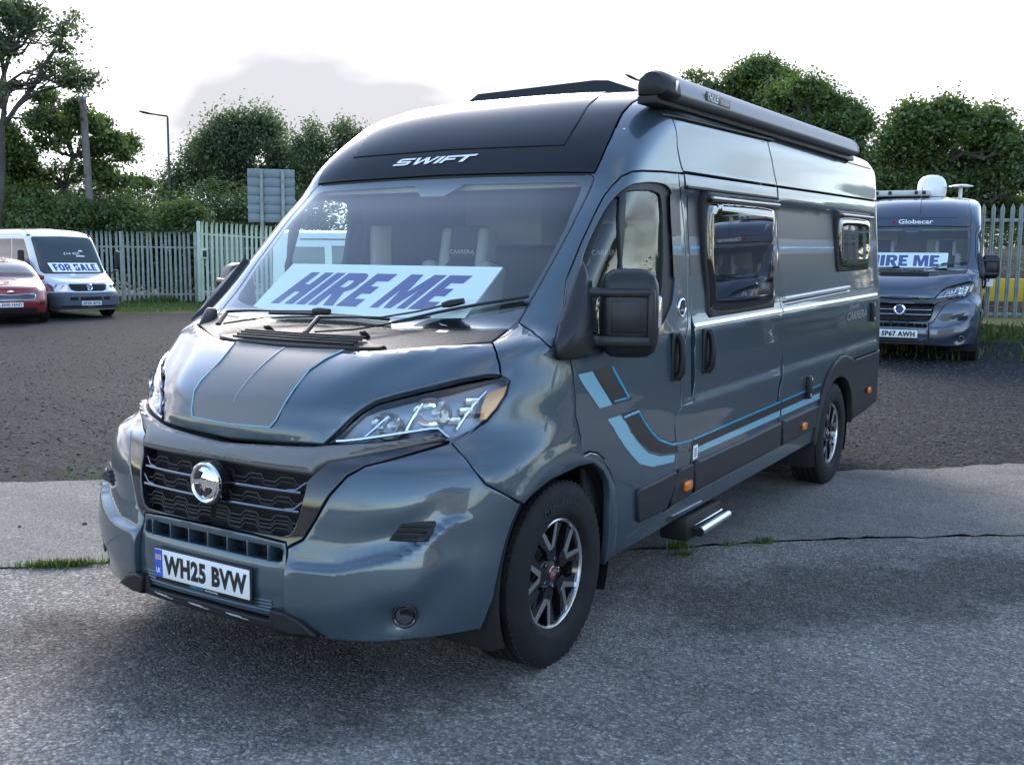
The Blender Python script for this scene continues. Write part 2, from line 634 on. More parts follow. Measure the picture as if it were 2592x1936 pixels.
def panel(sk, name, outline, mat, parent, holes=(), off=0.0, bev=0.004, gap=0.0025, depth=0.022, dome=0.0, dome_r=0.03,
          gw=0.06, gz=0.03, mirror=True, smooth=0, relief=None, extra=None, hole_depth=None, parts_m=None):
    """one sheet of bodywork cut from the skin: outline and holes in (s, z); rounded edges and returned flanges"""
    def prep(P):
        P = np.array(P, float)
        if smooth:
            P = chaikin(P, smooth)
        Q = np.stack([w_of(sk, P[:, 0]), P[:, 1]], 1)
        return clean(densify(clean(Q), gw))
    O = prep(outline)
    H = [prep(h) for h in holes]
    lo, hi = O.min(0), O.max(0)
    gx = np.arange(lo[0] + gw * 0.37, hi[0], gw)
    gy = np.arange(lo[1] + gz * 0.41, hi[1], gz)
    G = np.stack(np.meshgrid(gx, gy), -1).reshape(-1, 2)
    sc = np.array([1.0, gw / gz])
    if len(G):
        k = inside(O, G) & (segdist(O * sc, G * sc) > 0.45 * gw)
        for h in H:
            k &= ~inside(h, G) & (segdist(h * sc, G * sc) > 0.45 * gw)
        G = G[k]
    loops, pts = [], []
    for L in [O] + H:
        loops.append(list(range(len(pts), len(pts) + len(L))))
        pts.extend(L)
    nb = len(pts)
    A = np.array(pts + list(G))
    edges = [(l[i], l[(i + 1) % len(l)]) for l in loops for i in range(len(l))]
    vo, _, fo, ov, _, _ = delaunay_2d_cdt([Vector(p) for p in A], edges, [], 0, 1e-7)
    Vo = np.array([tuple(v) for v in vo])
    T = np.array([f for f in fo if len(f) == 3], int)
    cen = Vo[T].mean(1)
    k = inside(O, cen)
    for h in H:
        k &= ~inside(h, cen)
    T = T[k]
    remap = {}
    for i, src in enumerate(ov):
        for j in src:
            remap[j] = i
    s = s_of(sk, Vo[:, 0]); z = Vo[:, 1]
    P = sk.S(s, z); n = sk.nrm(s, z)
    # orientation of triangles
    a, b, c = P[T[:, 0]], P[T[:, 1]], P[T[:, 2]]
    flip = (np.cross(b - a, c - a) * n[T[:, 0]]).sum(1) < 0
    T[flip] = T[flip][:, ::-1]
    d = np.full(len(P), off)
    if dome:
        ds = segdist(O, Vo)
        for h in H:
            ds = np.minimum(ds, segdist(h, Vo))
        x = np.clip(ds / dome_r, 0, 1)
        d = d + dome * np.sqrt(np.maximum(0, 1 - (1 - x)**2))
    if extra is not None:
        d = d + extra(P, s, z)
    V = P + n * d[:, None]
    NV = n.copy()
    extraV, extraN, F = [], [], [tuple(t) for t in T]
    base = len(V)
    V2 = V.copy()
    if bev > 0 or depth > 0:
        for li, l in enumerate(loops):
            idx = [remap[j] for j in l if j in remap]
            idx = [i for q, i in enumerate(idx) if i != idx[q - 1]]
            m = len(idx)
            Q = V[idx]; nn = n[idx]
            tg = np.roll(Q, -1, 0) - np.roll(Q, 1, 0)
            tg /= np.maximum(np.linalg.norm(tg, axis=1, keepdims=True), 1e-9)
            area = 0.5 * np.sum(Vo[idx][:, 0] * np.roll(Vo[idx][:, 1], -1) - np.roll(Vo[idx][:, 0], -1) * Vo[idx][:, 1])
            side = np.cross(nn, tg)
            side /= np.maximum(np.linalg.norm(side, axis=1, keepdims=True), 1e-9)
            # side points left of travel; inward for a counter-clockwise outline seen from outside
            orient = np.sign(area)
            # (w, z) seen from outside is mirrored on neither flank: s grows to the viewer's right at the front
            inward = side * orient * (1 if li == 0 else -1)
            g = gap if li == 0 else 0.0
            dd = depth if li == 0 or hole_depth is None else hole_depth
            V2[idx] = Q + inward * (g + bev)
            rings = []
            spec = [(g + 0.29 * bev, 0.29 * bev, 0.7), (g, bev, 1.0), (g, max(dd, bev), 1.0)] if bev > 0 else [(g, 0.0, 1.0), (g, dd, 1.0)]
            for (ins, dep, wt) in spec:
                rings.append(base + len(extraV))
                extraV.extend(Q + inward * ins - nn * dep)
                q = nn * (1 - wt) - inward * wt
                extraN.extend(q / np.linalg.norm(q, axis=1, keepdims=True))
            prev = idx
            for r0 in rings:
                cur = list(range(r0, r0 + m))
                for i in range(m):
                    j = (i + 1) % m
                    f = (prev[i], cur[i], cur[j], prev[j])
                    F.append(f if orient * (1 if li == 0 else -1) > 0 else f[::-1])
                prev = cur
    VV = np.vstack([V2] + ([np.array(extraV)] if extraV else []))
    NN = np.vstack([NV] + ([np.array(extraN)] if extraN else []))
    objs = []
    for sgn in ((1, -1) if mirror else (1,)):
        W_ = VV * np.array([sgn, 1, 1]); Nn = NN * np.array([sgn, 1, 1])
        FF = F if sgn > 0 else [f[::-1] for f in F]
        me = new_mesh(name, W_, FF, mat)
        if not dome and extra is None:
            me.normals_split_custom_set_from_vertices([tuple(x) for x in Nn])
        else:
            me.set_sharp_from_angle(angle=rad(50))
        objs.append(link(name, me, parent))
    return objs if mirror else objs[0]


def sym(path):
    """close a right-hand path (from the centre line back to the centre line) with its mirror image"""
    P = np.array(path, float)
    P[0, 0] = 0; P[-1, 0] = 0
    return np.vstack([P, (P * np.array([-1, 1]))[::-1][1:-1]])


def cat(*c):
    return np.vstack([np.asarray(x, float).reshape(-1, 2) for x in c])


def rev(c):
    return np.asarray(c, float)[::-1]


def skin_text(sk, V, F, s_fun, off, name, mat, parent):
    pass


DUCATO_LV = [(0.20,.075,.62,2.6,.975),
(0.26,.060,.62,2.6,1.00),
(0.40,.053,.62,2.45,1.042),
(0.53,.062,.64,2.45,1.05),
(0.62,.080,.66,2.45,1.05),
(0.75,.095,.68,2.45,1.05),
(0.86,.135,.74,2.45,1.052),
(0.92,.178,.90,2.25,1.052),
(1.00,.212,1.01,2.22,1.05),
(1.06,.237,1.04,2.25,1.05),
(1.12,.300,1.07,2.4,1.048),
(1.18,.390,1.11,2.55,1.045),
(1.24,.515,1.16,3.0,1.043),
(1.29,.690,1.16,4.2,1.039),
(1.34,.865,1.22,5.6,1.034),
(1.40,.945,1.32,6.2,1.028),
(1.60,1.150,1.53,6.4,1.011),
(1.80,1.355,1.74,6.6,.994),
(2.00,1.560,1.95,6.8,.977),
(2.04,1.580,1.98,6.4,.974),
(2.15,1.650,2.13,4.8,.965),
(2.25,1.745,2.29,4.0,.957),
(2.34,1.865,2.45,3.5,.945),
(2.40,1.985,2.58,3.1,.915),
(2.45,2.165,2.72,2.9,.872),
(2.485,2.37,2.90,2.7,.80),
(2.505,2.58,3.05,2.6,.72)]

# outlines measured on the skin of the van, (s, z)
CV = {
 'bf': [(0.0159,0.9213),(0.0835,0.9267),(0.2691,0.9346)],
 'hb': [(0.2691,0.9346),(0.3335,1.0560),(0.3575,1.0932),(0.3891,1.1123),(0.4463,1.1399),(0.5219,1.1715),(0.5803,1.1845),(0.6197,1.1822)],
 'bw': [(0.6197,1.1822),(0.5867,1.2172),(0.5607,1.2389),(0.5280,1.2603),(0.4643,1.2951)],
 'br': [(0.4618,1.2971),(0.2993,1.2533),(0.2452,1.2432),(-0.0073,1.2343)],
 'cowlrear': [(0.4475,1.3400),(0.4427,1.3218),(0.4435,1.3048),(0.3525,1.2951),(0.2461,1.2891),(0.1256,1.2939),(-0.0903,1.2944)],
 'cowlside': [(0.4618,1.2971),(0.4486,1.3250),(0.4475,1.3400)],
 'wsright': [(0.4475,1.3400),(0.4535,1.3648),(0.4539,1.4349),(0.4636,1.5817),(0.4701,1.7476),(0.4711,1.8206),(0.4675,1.9636),(0.4628,1.9787),(0.4566,1.9868),(0.4445,1.9933)],
 'wstop': [(0.4430,1.9866),(0.1754,1.9974),(0.0023,1.9982)],
 'clear': [(-0.0058,1.9111),(0.0356,1.9713),(0.2177,1.9680),(0.4231,1.9583),(0.4401,1.9482),(0.4436,1.9366),(0.4488,1.8944),(0.4556,1.7471),(0.4511,1.5607),(0.4399,1.4361),(0.4299,1.4102),(0.4025,1.3958),(0.3351,1.3769),(0.2560,1.3673)],
 'capright': [(0.4633,1.9962),(0.4960,2.1613),(0.5029,2.2262),(0.5047,2.2939),(0.5123,2.3375),(0.5195,2.3604),(0.5383,2.3887),(0.5500,2.4226)],
 'caplow': [(-0.0004,2.0096),(0.1937,2.0081),(0.3539,2.0031),(0.4633,1.9962)],
 'rpanel': [(-0.0001,2.1362),(0.3667,2.1214),(0.3755,2.1269),(0.3832,2.1670),(0.3888,2.2165),(0.3911,2.2653),(0.3898,2.3390),(0.3980,2.3917),(0.3991,2.4176),(0.3780,2.4633)],
 'dgA': [(1.0660,0.8307),(1.0623,0.8528),(1.0560,0.8748),(1.0283,0.9247),(1.0098,0.9766),(1.0036,1.0010),(0.9836,1.0760),(0.9596,1.1195),(0.9303,1.1625),(0.9110,1.1827),(0.8597,1.2230),(0.8332,1.2508),(0.7968,1.2784),(0.7422,1.3056),(0.6634,1.3320),(0.6177,1.3582),(0.5886,1.3845),(0.5681,1.4109),(0.5516,1.4374),(0.5387,1.4723),(0.5214,1.5333),(0.5158,1.6871),(0.5173,1.8855),(0.5264,1.9332),(0.5508,1.9815),(0.5988,2.0045),(0.6895,2.0130),(1.0432,2.0338)],
 'dgB': [(1.0432,2.0338),(1.0485,2.0025),(1.0550,1.9711),(1.0680,1.9410),(1.0793,1.9098),(1.1054,1.8131),(1.1123,1.7827),(1.1516,1.5990),(1.1760,1.4468),(1.1877,1.3885),(1.1949,1.3596),(1.1994,1.3311),(1.2023,1.3031),(1.1977,1.2724),(1.1956,1.2407),(1.1968,1.2090),(1.1998,1.1804),(1.2012,1.1520),(1.2044,1.0382),(1.2068,1.0090),(1.2110,0.9794),(1.2245,0.9187),(1.2365,0.8878),(1.2461,0.8561),(1.2503,0.8236),(1.2519,0.7944),(1.2525,0.7655),(1.2519,0.7083),(1.2497,0.6056),(1.2397,0.5172),(1.2334,0.4321),(1.2288,0.3905),(1.2216,0.3755),(1.1428,0.3584)],
 'dgC': [(1.1428,0.3584),(1.1410,0.3911),(1.1354,0.5833),(1.1299,0.6533),(1.1198,0.7216),(1.1059,0.7739),(1.1090,0.7780),(1.0939,0.8148),(1.0776,0.8349),(1.0660,0.8307)],
 'slf': [(1.0580,2.0343),(1.0683,1.9746),(1.0915,1.9180),(1.1141,1.8278),(1.1448,1.6927),(1.1594,1.6247),(1.1899,1.4291),(1.1960,1.3965),(1.2039,1.3641),(1.2085,1.3323),(1.2108,1.3011),(1.2083,1.2675),(1.2088,1.2327),(1.2188,1.1627),(1.2316,1.0217),(1.2368,0.9855),(1.2533,0.9142),(1.2651,0.8805),(1.2731,0.8443),(1.2775,0.8074),(1.2797,0.7711),(1.2809,0.7351),(1.2832,0.6023)],
 'seal': [(0.5449,1.6068),(0.5390,1.6819),(0.5418,1.7988),(0.5531,1.8684),(0.5783,1.9167),(0.6305,1.9461),(0.6768,1.9520),(0.8054,1.9657),(1.0037,1.9714),(1.0236,1.9648),(1.0406,1.9409),(1.0509,1.9115),(1.0760,1.8269),(1.0911,1.7720),(1.1086,1.6730),(1.1250,1.5740),(1.1331,1.4820),(1.1396,1.4212),(1.1385,1.3919),(1.1403,1.3342),(1.1316,1.3024),(1.1247,1.2867),(1.0663,1.2833),(1.0026,1.2994),(0.9367,1.3145),(0.8344,1.3293),(0.7689,1.3533),(0.7150,1.3773),(0.6758,1.4011),(0.6463,1.4248),(0.6228,1.4486),(0.6035,1.4723)],
 'qglass': [(0.6409,1.4923),(0.6181,1.5199),(0.5813,1.5755),(0.5749,1.6124),(0.5644,1.7710),(0.5646,1.8688),(0.5762,1.9076),(0.6179,1.8515),(0.6722,1.7968),(0.7035,1.7697),(0.7386,1.7427),(0.8180,1.6888),(0.9980,1.5808),(1.0211,1.4676),(1.0333,1.4110),(1.0576,1.3262),(1.0637,1.2979),(1.0008,1.3185)],
 'dglass': [(0.6213,1.9096),(0.6522,1.9201),(0.9398,1.9331),(1.0123,1.9296),(1.0258,1.9079),(1.0505,1.8156),(1.0847,1.6346),(1.0934,1.5744),(1.1052,1.4845),(1.1092,1.4341),(1.1118,1.4091),(1.1154,1.3843),(1.1181,1.3427),(1.1187,1.3222),(1.1168,1.3088),(1.1136,1.2956),(1.0766,1.2944),(1.0711,1.3225),(1.0464,1.4067),(1.0399,1.4348),(1.0121,1.5752)],
 'hl': [(0.2771,0.9381),(0.3388,1.0505),(0.3667,1.0827),(0.4102,1.1057),(0.5148,1.1478),(0.5812,1.1694),(0.6354,1.1817),(0.6592,1.1636),(0.6737,1.1138),(0.6719,1.0807),(0.6694,1.0641),(0.6491,1.0214),(0.6135,0.9867),(0.5740,0.9619),(0.5604,0.9623),(0.5270,0.9928),(0.4737,0.9823),(0.3247,0.9451)],
 'amber': [(0.6142,1.1261),(0.6616,1.1482),(0.6730,1.1045),(0.6668,1.0643),(0.6481,1.0265),(0.6305,1.0288)],
 'bsA': [(0.2467,0.3426),(0.2439,0.4622),(0.2370,0.5762)],
 'bsB': [(0.2370,0.5762),(0.2734,0.6112),(0.3007,0.6853),(0.3291,0.7765),(0.3588,0.8454),(0.3908,0.8789),(0.5674,0.9535)],
 'bsC': [(0.5697,0.9534),(0.6039,0.9221),(0.6909,0.8608),(0.7383,0.8194),(0.9475,0.7216)],
 'bsD': [(0.9475,0.7216),(0.8949,0.6525),(0.8718,0.5980),(0.8531,0.5003),(0.8439,0.4029),(0.8288,0.3608),(0.8112,0.2789)],
 'bsE': [(0.8075,0.2870),(0.7482,0.2915),(0.6764,0.2914),(0.5587,0.2833),(0.4904,0.2719),(0.4030,0.2655),(0.3459,0.2648),(0.2891,0.3198),(0.2467,0.3426)],
 'arch': [(0.9475,0.7216),(1.0221,0.7762),(1.0637,0.7919),(1.0854,0.7836),(1.1033,0.7369),(1.1142,0.6807),(1.1183,0.6186),(1.1225,0.4994),(1.1263,0.4123),(1.1258,0.3877),(1.1263,0.3613),(1.1299,0.3029)],
 'sill': [(1.1299,0.3029),(1.1802,0.3049),(1.2342,0.3206),(1.2921,0.3334),(1.4043,0.3499)],
 'apw': [(0.4536,1.3651),(0.4857,1.3455),(0.5309,1.3241),(0.6920,1.2748)],
 'gsin': [(0.0089,0.6163),(0.2202,0.6154),(0.2400,0.6279),(0.2509,0.6555),(0.2610,0.7083),(0.2676,0.7763),(0.2681,0.8196)],
 'gslow': [(0.0073,0.6060),(0.1382,0.6033),(0.2327,0.5929)],
 'gsup': [(0.5635,0.9593),(0.4905,0.9488),(0.3037,0.8846),(0.2837,0.8543),(0.2749,0.8352)],
 'striptop': [(0.0228,0.9048),(0.2526,0.9252),(0.2931,0.9349),(0.4065,0.9517),(0.5176,0.9767),(0.5552,0.9654)],
 'striplow': [(0.0422,0.8478),(0.2748,0.8429),(0.2807,0.8656),(0.3032,0.8856)],
 'intake': [(0.0121,0.5705),(0.1356,0.5706),(0.2273,0.5669),(0.2288,0.5196),(0.1384,0.5254),(0.0165,0.5277)],
 'ribtop': [(0.0102,0.3511),(0.1149,0.3486),(0.2088,0.3420)],
 'ribbot': [(0.0085,0.3211),(0.1133,0.3181),(0.2074,0.3112)],
 'skid': [(0.0083,0.3179),(0.1133,0.3160),(0.2074,0.3100),(0.2090,0.3360),(0.2449,0.3458),(0.2808,0.3251),(0.3406,0.2570),(0.2281,0.2551),(0.2147,0.2762),(0.1151,0.2843),(0.0035,0.2879)],
 'vent': [(0.5094,0.6939),(0.5921,0.7061),(0.6000,0.6965),(0.5894,0.6628),(0.5718,0.6325),(0.4818,0.6310),(0.4771,0.6369)],
 'fog': [(0.5433,0.4125),(0.5605,0.3982),(0.5668,0.3722),(0.5617,0.3431),(0.5480,0.3368),(0.5305,0.3529),(0.5221,0.3786),(0.5276,0.4046)],
 'stripeA': [(0.9598,1.1607),(1.0141,1.1634),(1.0227,1.1380),(1.0645,1.0052),(1.0420,1.0039)],
 'stripeAd': [(1.0163,1.1652),(1.0485,1.1701),(1.0663,1.1175),(1.1012,1.0071),(1.0659,1.0044)],
 'stripeAl': [(1.0463,1.1669),(1.0496,1.1696),(1.0683,1.1110),(1.0954,1.0193),(1.0941,1.0140),(1.0665,1.0145),(1.0659,1.0207),(1.0904,1.0238)],
 'stripeBlo': [(1.0671,0.9485),(1.0802,0.9232),(1.1165,0.8710),(1.1276,0.8444),(1.1368,0.8171),(1.1735,0.7021),(1.1996,0.6649),(1.2448,0.6473)],
 'stripeBup': [(1.0893,0.9516),(1.1019,0.9266),(1.1369,0.8751),(1.1487,0.8489),(1.1888,0.7374),(1.2130,0.7011),(1.2454,0.6817)],
 'darkup': [(1.0923,0.9552),(1.1237,0.9555),(1.1377,0.9262),(1.1761,0.8659),(1.1876,0.8411),(1.2086,0.7898),(1.2384,0.7477),(1.2815,0.7331)],
 'darklo': [(1.0923,0.9552),(1.1055,0.9287),(1.1222,0.9016),(1.1421,0.8741),(1.1541,0.8462),(1.1637,0.8176),(1.1942,0.7426),(1.2187,0.7083),(1.2450,0.6925),(1.2832,0.6812)],
 'blueup': [(1.1006,0.9347),(1.1265,0.9445),(1.1416,0.9144),(1.1629,0.8837),(1.1892,0.8286),(1.2094,0.7794),(1.2390,0.7335),(1.2819,0.7220)],
 'bstr': [(0.1278,0.9757),(0.1390,1.0038),(0.1513,1.0675),(0.1524,1.1032),(0.1493,1.1704),(0.1616,1.2066),(0.1802,1.2356)],
 'bstrlo': [(0.0007,0.9709),(0.1278,0.9757)],
 'ridge': [(0.2617,0.9683),(0.2779,1.0632),(0.2812,1.1466),(0.2920,1.1762),(0.3322,1.2080),(0.4637,1.2997)],
 'hlTop': [(0.2771,0.9381),(0.3388,1.0505),(0.3667,1.0827),(0.4102,1.1057),(0.4560,1.1250),(0.5392,1.1566),(0.5812,1.1694),(0.6354,1.1817),(0.6592,1.1636)],
 'hlRear': [(0.6592,1.1636),(0.6737,1.1138),(0.6694,1.0641),(0.6491,1.0214),(0.6135,0.9867),(0.5740,0.9619)],
 'hlLow': [(0.5740,0.9619),(0.5604,0.9623),(0.5270,0.9928),(0.4737,0.9823),(0.3247,0.9451),(0.2771,0.9381)],
 'dgA1': [(1.0660,0.8307),(1.0623,0.8528),(1.0560,0.8748),(1.0283,0.9247),(1.0098,0.9766),(1.0036,1.0010),(0.9836,1.0760),(0.9596,1.1195),(0.9303,1.1625),(0.9110,1.1827),(0.8597,1.2230),(0.8332,1.2508),(0.7968,1.2784),(0.7422,1.3056),(0.6634,1.3320),(0.6177,1.3582),(0.5886,1.3845),(0.5681,1.4109),(0.5516,1.4374)],
 'dgA2': [(0.5516,1.4374),(0.5387,1.4723),(0.5214,1.5333),(0.5158,1.6871),(0.5173,1.8855),(0.5264,1.9332),(0.5508,1.9815),(0.5988,2.0045),(0.6895,2.0130),(1.0432,2.0338)],
 'wsr1': [(0.4475,1.3400),(0.4535,1.3648)],
 'wsr2': [(0.4535,1.3648),(0.4539,1.4349),(0.4636,1.5817),(0.4701,1.7476),(0.4708,1.8454),(0.4675,1.9636),(0.4628,1.9787),(0.4566,1.9868),(0.4445,1.9933)],
 'm1': [(1.1725,0.5922),(1.2095,0.5956),(1.2433,0.6037),(1.2491,0.5916),(1.2496,0.5400),(1.2410,0.4865),(1.2334,0.4321),(1.1821,0.4311),(1.1768,0.4469),(1.1732,0.5028),(1.1694,0.5834)],
 'm1b': [(1.2523,0.6019),(1.2812,0.6088),(1.2864,0.5972),(1.2898,0.5066),(1.2867,0.4407),(1.2406,0.4305)],
 'archRo': [(1.7063,0.6959),(1.7176,0.7409),(1.7214,0.7742),(1.7247,0.8078),(1.7271,0.8419),(1.7302,0.8705),(1.7308,0.8991),(1.7548,0.9411),(1.7850,0.9490),(1.8077,0.9390),(1.8265,0.9151),(1.8422,0.8890),(1.8512,0.8638)],
 'archRi': [(1.6870,0.3808),(1.6936,0.4226),(1.7093,0.5041),(1.7198,0.6373),(1.7367,0.7262),(1.7590,0.7597),(1.7872,0.7827),(1.8184,0.7728),(1.8476,0.7092),(1.8647,0.6074),(1.8652,0.5247),(1.8664,0.4825),(1.8535,0.4136)],
 'bridge': [(-0.1470,0.9747),(-0.1394,1.0611),(-0.1430,1.0813),(-0.1509,1.1009),(-0.1713,1.1397),(-0.1845,1.1588),(-0.1808,1.1889),(-0.1800,1.2156),(-0.1835,1.2385)],
 'stripeC2': [(1.2829,0.7072),(1.5329,0.7488),(1.7078,0.7592)],
 'stripeC3': [(1.2840,0.6713),(1.5347,0.7021),(1.7051,0.7162)],
 'stripeC4': [(1.2851,0.6353),(1.5360,0.6642),(1.6981,0.6649)],
 'carrera': [(1.8018,1.2011),(1.8123,1.2415),(1.9205,1.2460),(1.9148,1.2017)],
 'swift2': [(1.8086,1.2797),(1.8797,1.2896)],
 'n184': [(1.8945,1.2704),(1.9232,1.2711),(1.9233,1.2939)],
 'b_emb': [(1.1707,1.3871)],
 'fuel': [(1.2267,0.9155),(1.2511,0.9195),(1.2618,0.8871),(1.2711,0.8529),(1.2757,0.8175),(1.2785,0.7824),(1.2801,0.7477),(1.2815,0.6785),(1.2522,0.6789)],
 'mirbase': [(0.5471,1.6015),(0.5492,1.5213),(0.5559,1.4325),(0.5616,1.3908),(0.5667,1.3703),(0.5753,1.3500),(0.6026,1.3267),(0.6510,1.3038),(0.7332,1.2574),(0.7627,1.2345),(0.7954,1.2244),(0.8788,1.2242),(0.9806,1.2288),(0.9765,1.2509),(0.9744,1.2949),(0.9380,1.3168),(0.7987,1.3686),(0.7442,1.3945),(0.7048,1.4203),(0.6732,1.4460),(0.6260,1.4950),(0.6077,1.5183),(0.5771,1.5650)],
}

# ------------------------------------------------------------------ ground
NR = np.random.default_rng(7)


def sstep(a, b, x):
    t = np.clip((x - a) / (b - a), 0, 1)
    return t * t * (3 - 2 * t)


def gz(x, y):
    x, y = np.asarray(x, float), np.asarray(y, float)
    return (.025 * np.clip(y - 5.2, 0, 8) + .07 * np.clip(y - 13.6, 0, 4)) * sstep(-13, -4, x)


def ground_mat(name, cols, speck, scale, bump, big=0.6, rough=.92):
    m = bpy.data.materials.new(name)
    m.use_nodes = True
    t = m.node_tree
    b = t.nodes['Principled BSDF']
    b.inputs['Roughness'].default_value = rough
    b.inputs['Specular IOR Level'].default_value = .06
    tc = N(t, 'ShaderNodeTexCoord')
    P = tc.outputs['Object']
    n1 = N(t, 'ShaderNodeTexNoise', i_Scale=big, i_Detail=6.0, i_Roughness=.62)
    LK(t, P, n1.inputs['Vector'])
    base = mixc(t, ramp(t, n1.outputs[0], [(.32, 0.0), (.68, 1.0)]), cols[0], cols[1])
    n2 = N(t, 'ShaderNodeTexNoise', i_Scale=scale * .18, i_Detail=8.0, i_Roughness=.7)
    LK(t, P, n2.inputs['Vector'])
    base = mixc(t, ramp(t, n2.outputs[0], [(.35, 0.0), (.7, .55)]), base, cols[2])
    v = N(t, 'ShaderNodeTexVoronoi', i_Scale=scale)
    LK(t, P, v.inputs['Vector'])
    sepc = N(t, 'ShaderNodeSeparateColor')
    LK(t, v.outputs['Color'], sepc.inputs[0])
    tone = ramp(t, sepc.outputs[0], [(0.0, 1 - speck), (.55, 1.0), (.88, 1 + speck * .8), (1.0, 1 + speck * 2.2)])
    edge = ramp(t, v.outputs['Distance'], [(.25, 1.0), (.75, .62)])
    col = mixc(t, 1.0, base, tone, 'MULTIPLY')
    col = mixc(t, 1.0, col, edge, 'MULTIPLY')
    v2 = N(t, 'ShaderNodeTexVoronoi', i_Scale=scale * 2.7)
    LK(t, P, v2.inputs['Vector'])
    sp2 = N(t, 'ShaderNodeSeparateColor')
    LK(t, v2.outputs['Color'], sp2.inputs[0])
    col = mixc(t, 1.0, col, ramp(t, sp2.outputs[1], [(0.0, .80), (.8, 1.08), (1.0, 1.35)]), 'MULTIPLY')
    n4 = N(t, 'ShaderNodeTexNoise', i_Scale=.33, i_Detail=7.0, i_Roughness=.6, i_Distortion=1.2)
    LK(t, P, n4.inputs['Vector'])
    col = mixc(t, 1.0, col, ramp(t, n4.outputs[0], [(.30, .74), (.48, 1.0), (.62, 1.06), (.78, .86)]), 'MULTIPLY')
    mpp = N(t, 'ShaderNodeMapping')
    mpp.inputs['Rotation'].default_value = (0, 0, rad(-38))
    mpp.inputs['Scale'].default_value = (.22, 3.2, 1)
    LK(t, P, mpp.inputs[0])
    n5 = N(t, 'ShaderNodeTexNoise', i_Scale=1.0, i_Detail=6.0, i_Roughness=.65)
    LK(t, mpp.outputs[0], n5.inputs['Vector'])
    col = mixc(t, 1.0, col, ramp(t, n5.outputs[0], [(.34, .84), (.50, 1.0), (.70, 1.08)]), 'MULTIPLY')
    LK(t, col, b.inputs['Base Color'])
    h = math_n(t, 'ADD', math_n(t, 'MULTIPLY', v.outputs['Distance'], -.8), math_n(t, 'MULTIPLY', n2.outputs[0], 1.6))
    h = math_n(t, 'ADD', h, math_n(t, 'MULTIPLY', sepc.outputs[1], .5))
    bp = N(t, 'ShaderNodeBump', i_Strength=bump, i_Distance=.012)
    LK(t, h, bp.inputs['Height'])
    LK(t, bp.outputs[0], b.inputs['Normal'])
    return m


M_GRAVEL = ground_mat('dark_gravel', ((.026, .028, .032), (.041, .043, .047), (.048, .049, .050)), .55, 34, .9, .35)
M_TARMAC = ground_mat('worn_tarmac', ((.290, .266, .240), (.360, .332, .302), (.210, .193, .176)), .36, 80, .85, .45)
M_CONC = ground_mat('old_concrete', ((.232, .218, .198), (.278, .261, .236), (.186, .177, .166)), .20, 90, .40, .9)
M_PATCH = ground_mat('loose_dark_chippings', ((.085, .086, .094), (.125, .125, .130), (.070, .068, .070)), .60, 46, 1.0, 1.1)
M_VERGE = ground_mat('grass_verge', ((.050, .075, .022), (.090, .110, .040), (.070, .062, .035)), .5, 30, .8, .9)
M_STONE = principled('pebble', (.20, .195, .19), .85)


def tint_island(m, c0, c1, sat=None):
    t = m.node_tree
    b = t.nodes['Principled BSDF']
    g = N(t, 'ShaderNodeNewGeometry')
    LK(t, mixc(t, g.outputs['Random Per Island'], c0, c1), b.inputs['Base Color'])


tint_island(M_STONE, (.06, .06, .065), (.30, .28, .26))

# one sheet to the horizon, finer near the camera
gx = np.unique(np.concatenate([np.linspace(-900, -60, 12), np.linspace(-60, 40, 101), np.linspace(40, 900, 12)]))
gy = np.unique(np.concatenate([np.linspace(-400, -20, 8), np.linspace(-20, 60, 81), np.linspace(60, 1500, 12)]))
GX, GY = np.meshgrid(gx, gy)
GZ = gz(GX, GY)
V = np.stack([GX, GY, GZ], -1).reshape(-1, 3)
nx = len(gx)
F = [(j * nx + i, j * nx + i + 1, (j + 1) * nx + i + 1, (j + 1) * nx + i) for j in range(len(gy) - 1) for i in range(nx - 1)]
g = link('gravel_ground', new_mesh('gravel_ground', V, F, M_GRAVEL))
g['kind'] = 'structure'


def sheet(name, poly, mat, lift, d=.25, kind='structure', wob=.0, relief=0.0):
    """flat sheet with an uneven outline laid a few millimetres above the ground"""
    P = densify(np.array(poly, float), d)
    if wob:
        P = P + NR.normal(0, wob, P.shape)
    lo, hi = P.min(0), P.max(0)
    st = max(d * 2, .3)
    G = np.stack(np.meshgrid(np.arange(lo[0], hi[0], st), np.arange(lo[1], hi[1], st)), -1).reshape(-1, 2)
    G = G[inside(P, G) & (segdist(P, G) > st * .4)] if len(G) else G
    A = np.vstack([P, G])
    e = [(i, (i + 1) % len(P)) for i in range(len(P))]
    vo, _, fo, _, _, _ = delaunay_2d_cdt([Vector(p) for p in A], e, [list(range(len(P)))], 1, 1e-7)
    vo = np.array([tuple(v) for v in vo])
    V = np.column_stack([vo, gz(vo[:, 0], vo[:, 1]) + lift])
    F = [f for f in fo if len(f) >= 3]
    # face up
    F2 = []
    for f in F:
        a, b, c = vo[f[0]], vo[f[1]], vo[f[2]]
        F2.append(f if (b[0] - a[0]) * (c[1] - a[1]) - (b[1] - a[1]) * (c[0] - a[0]) > 0 else f[::-1])
    o = link(name, new_mesh(name, V, F2, mat))
    if kind:
        o['kind'] = kind
    return o


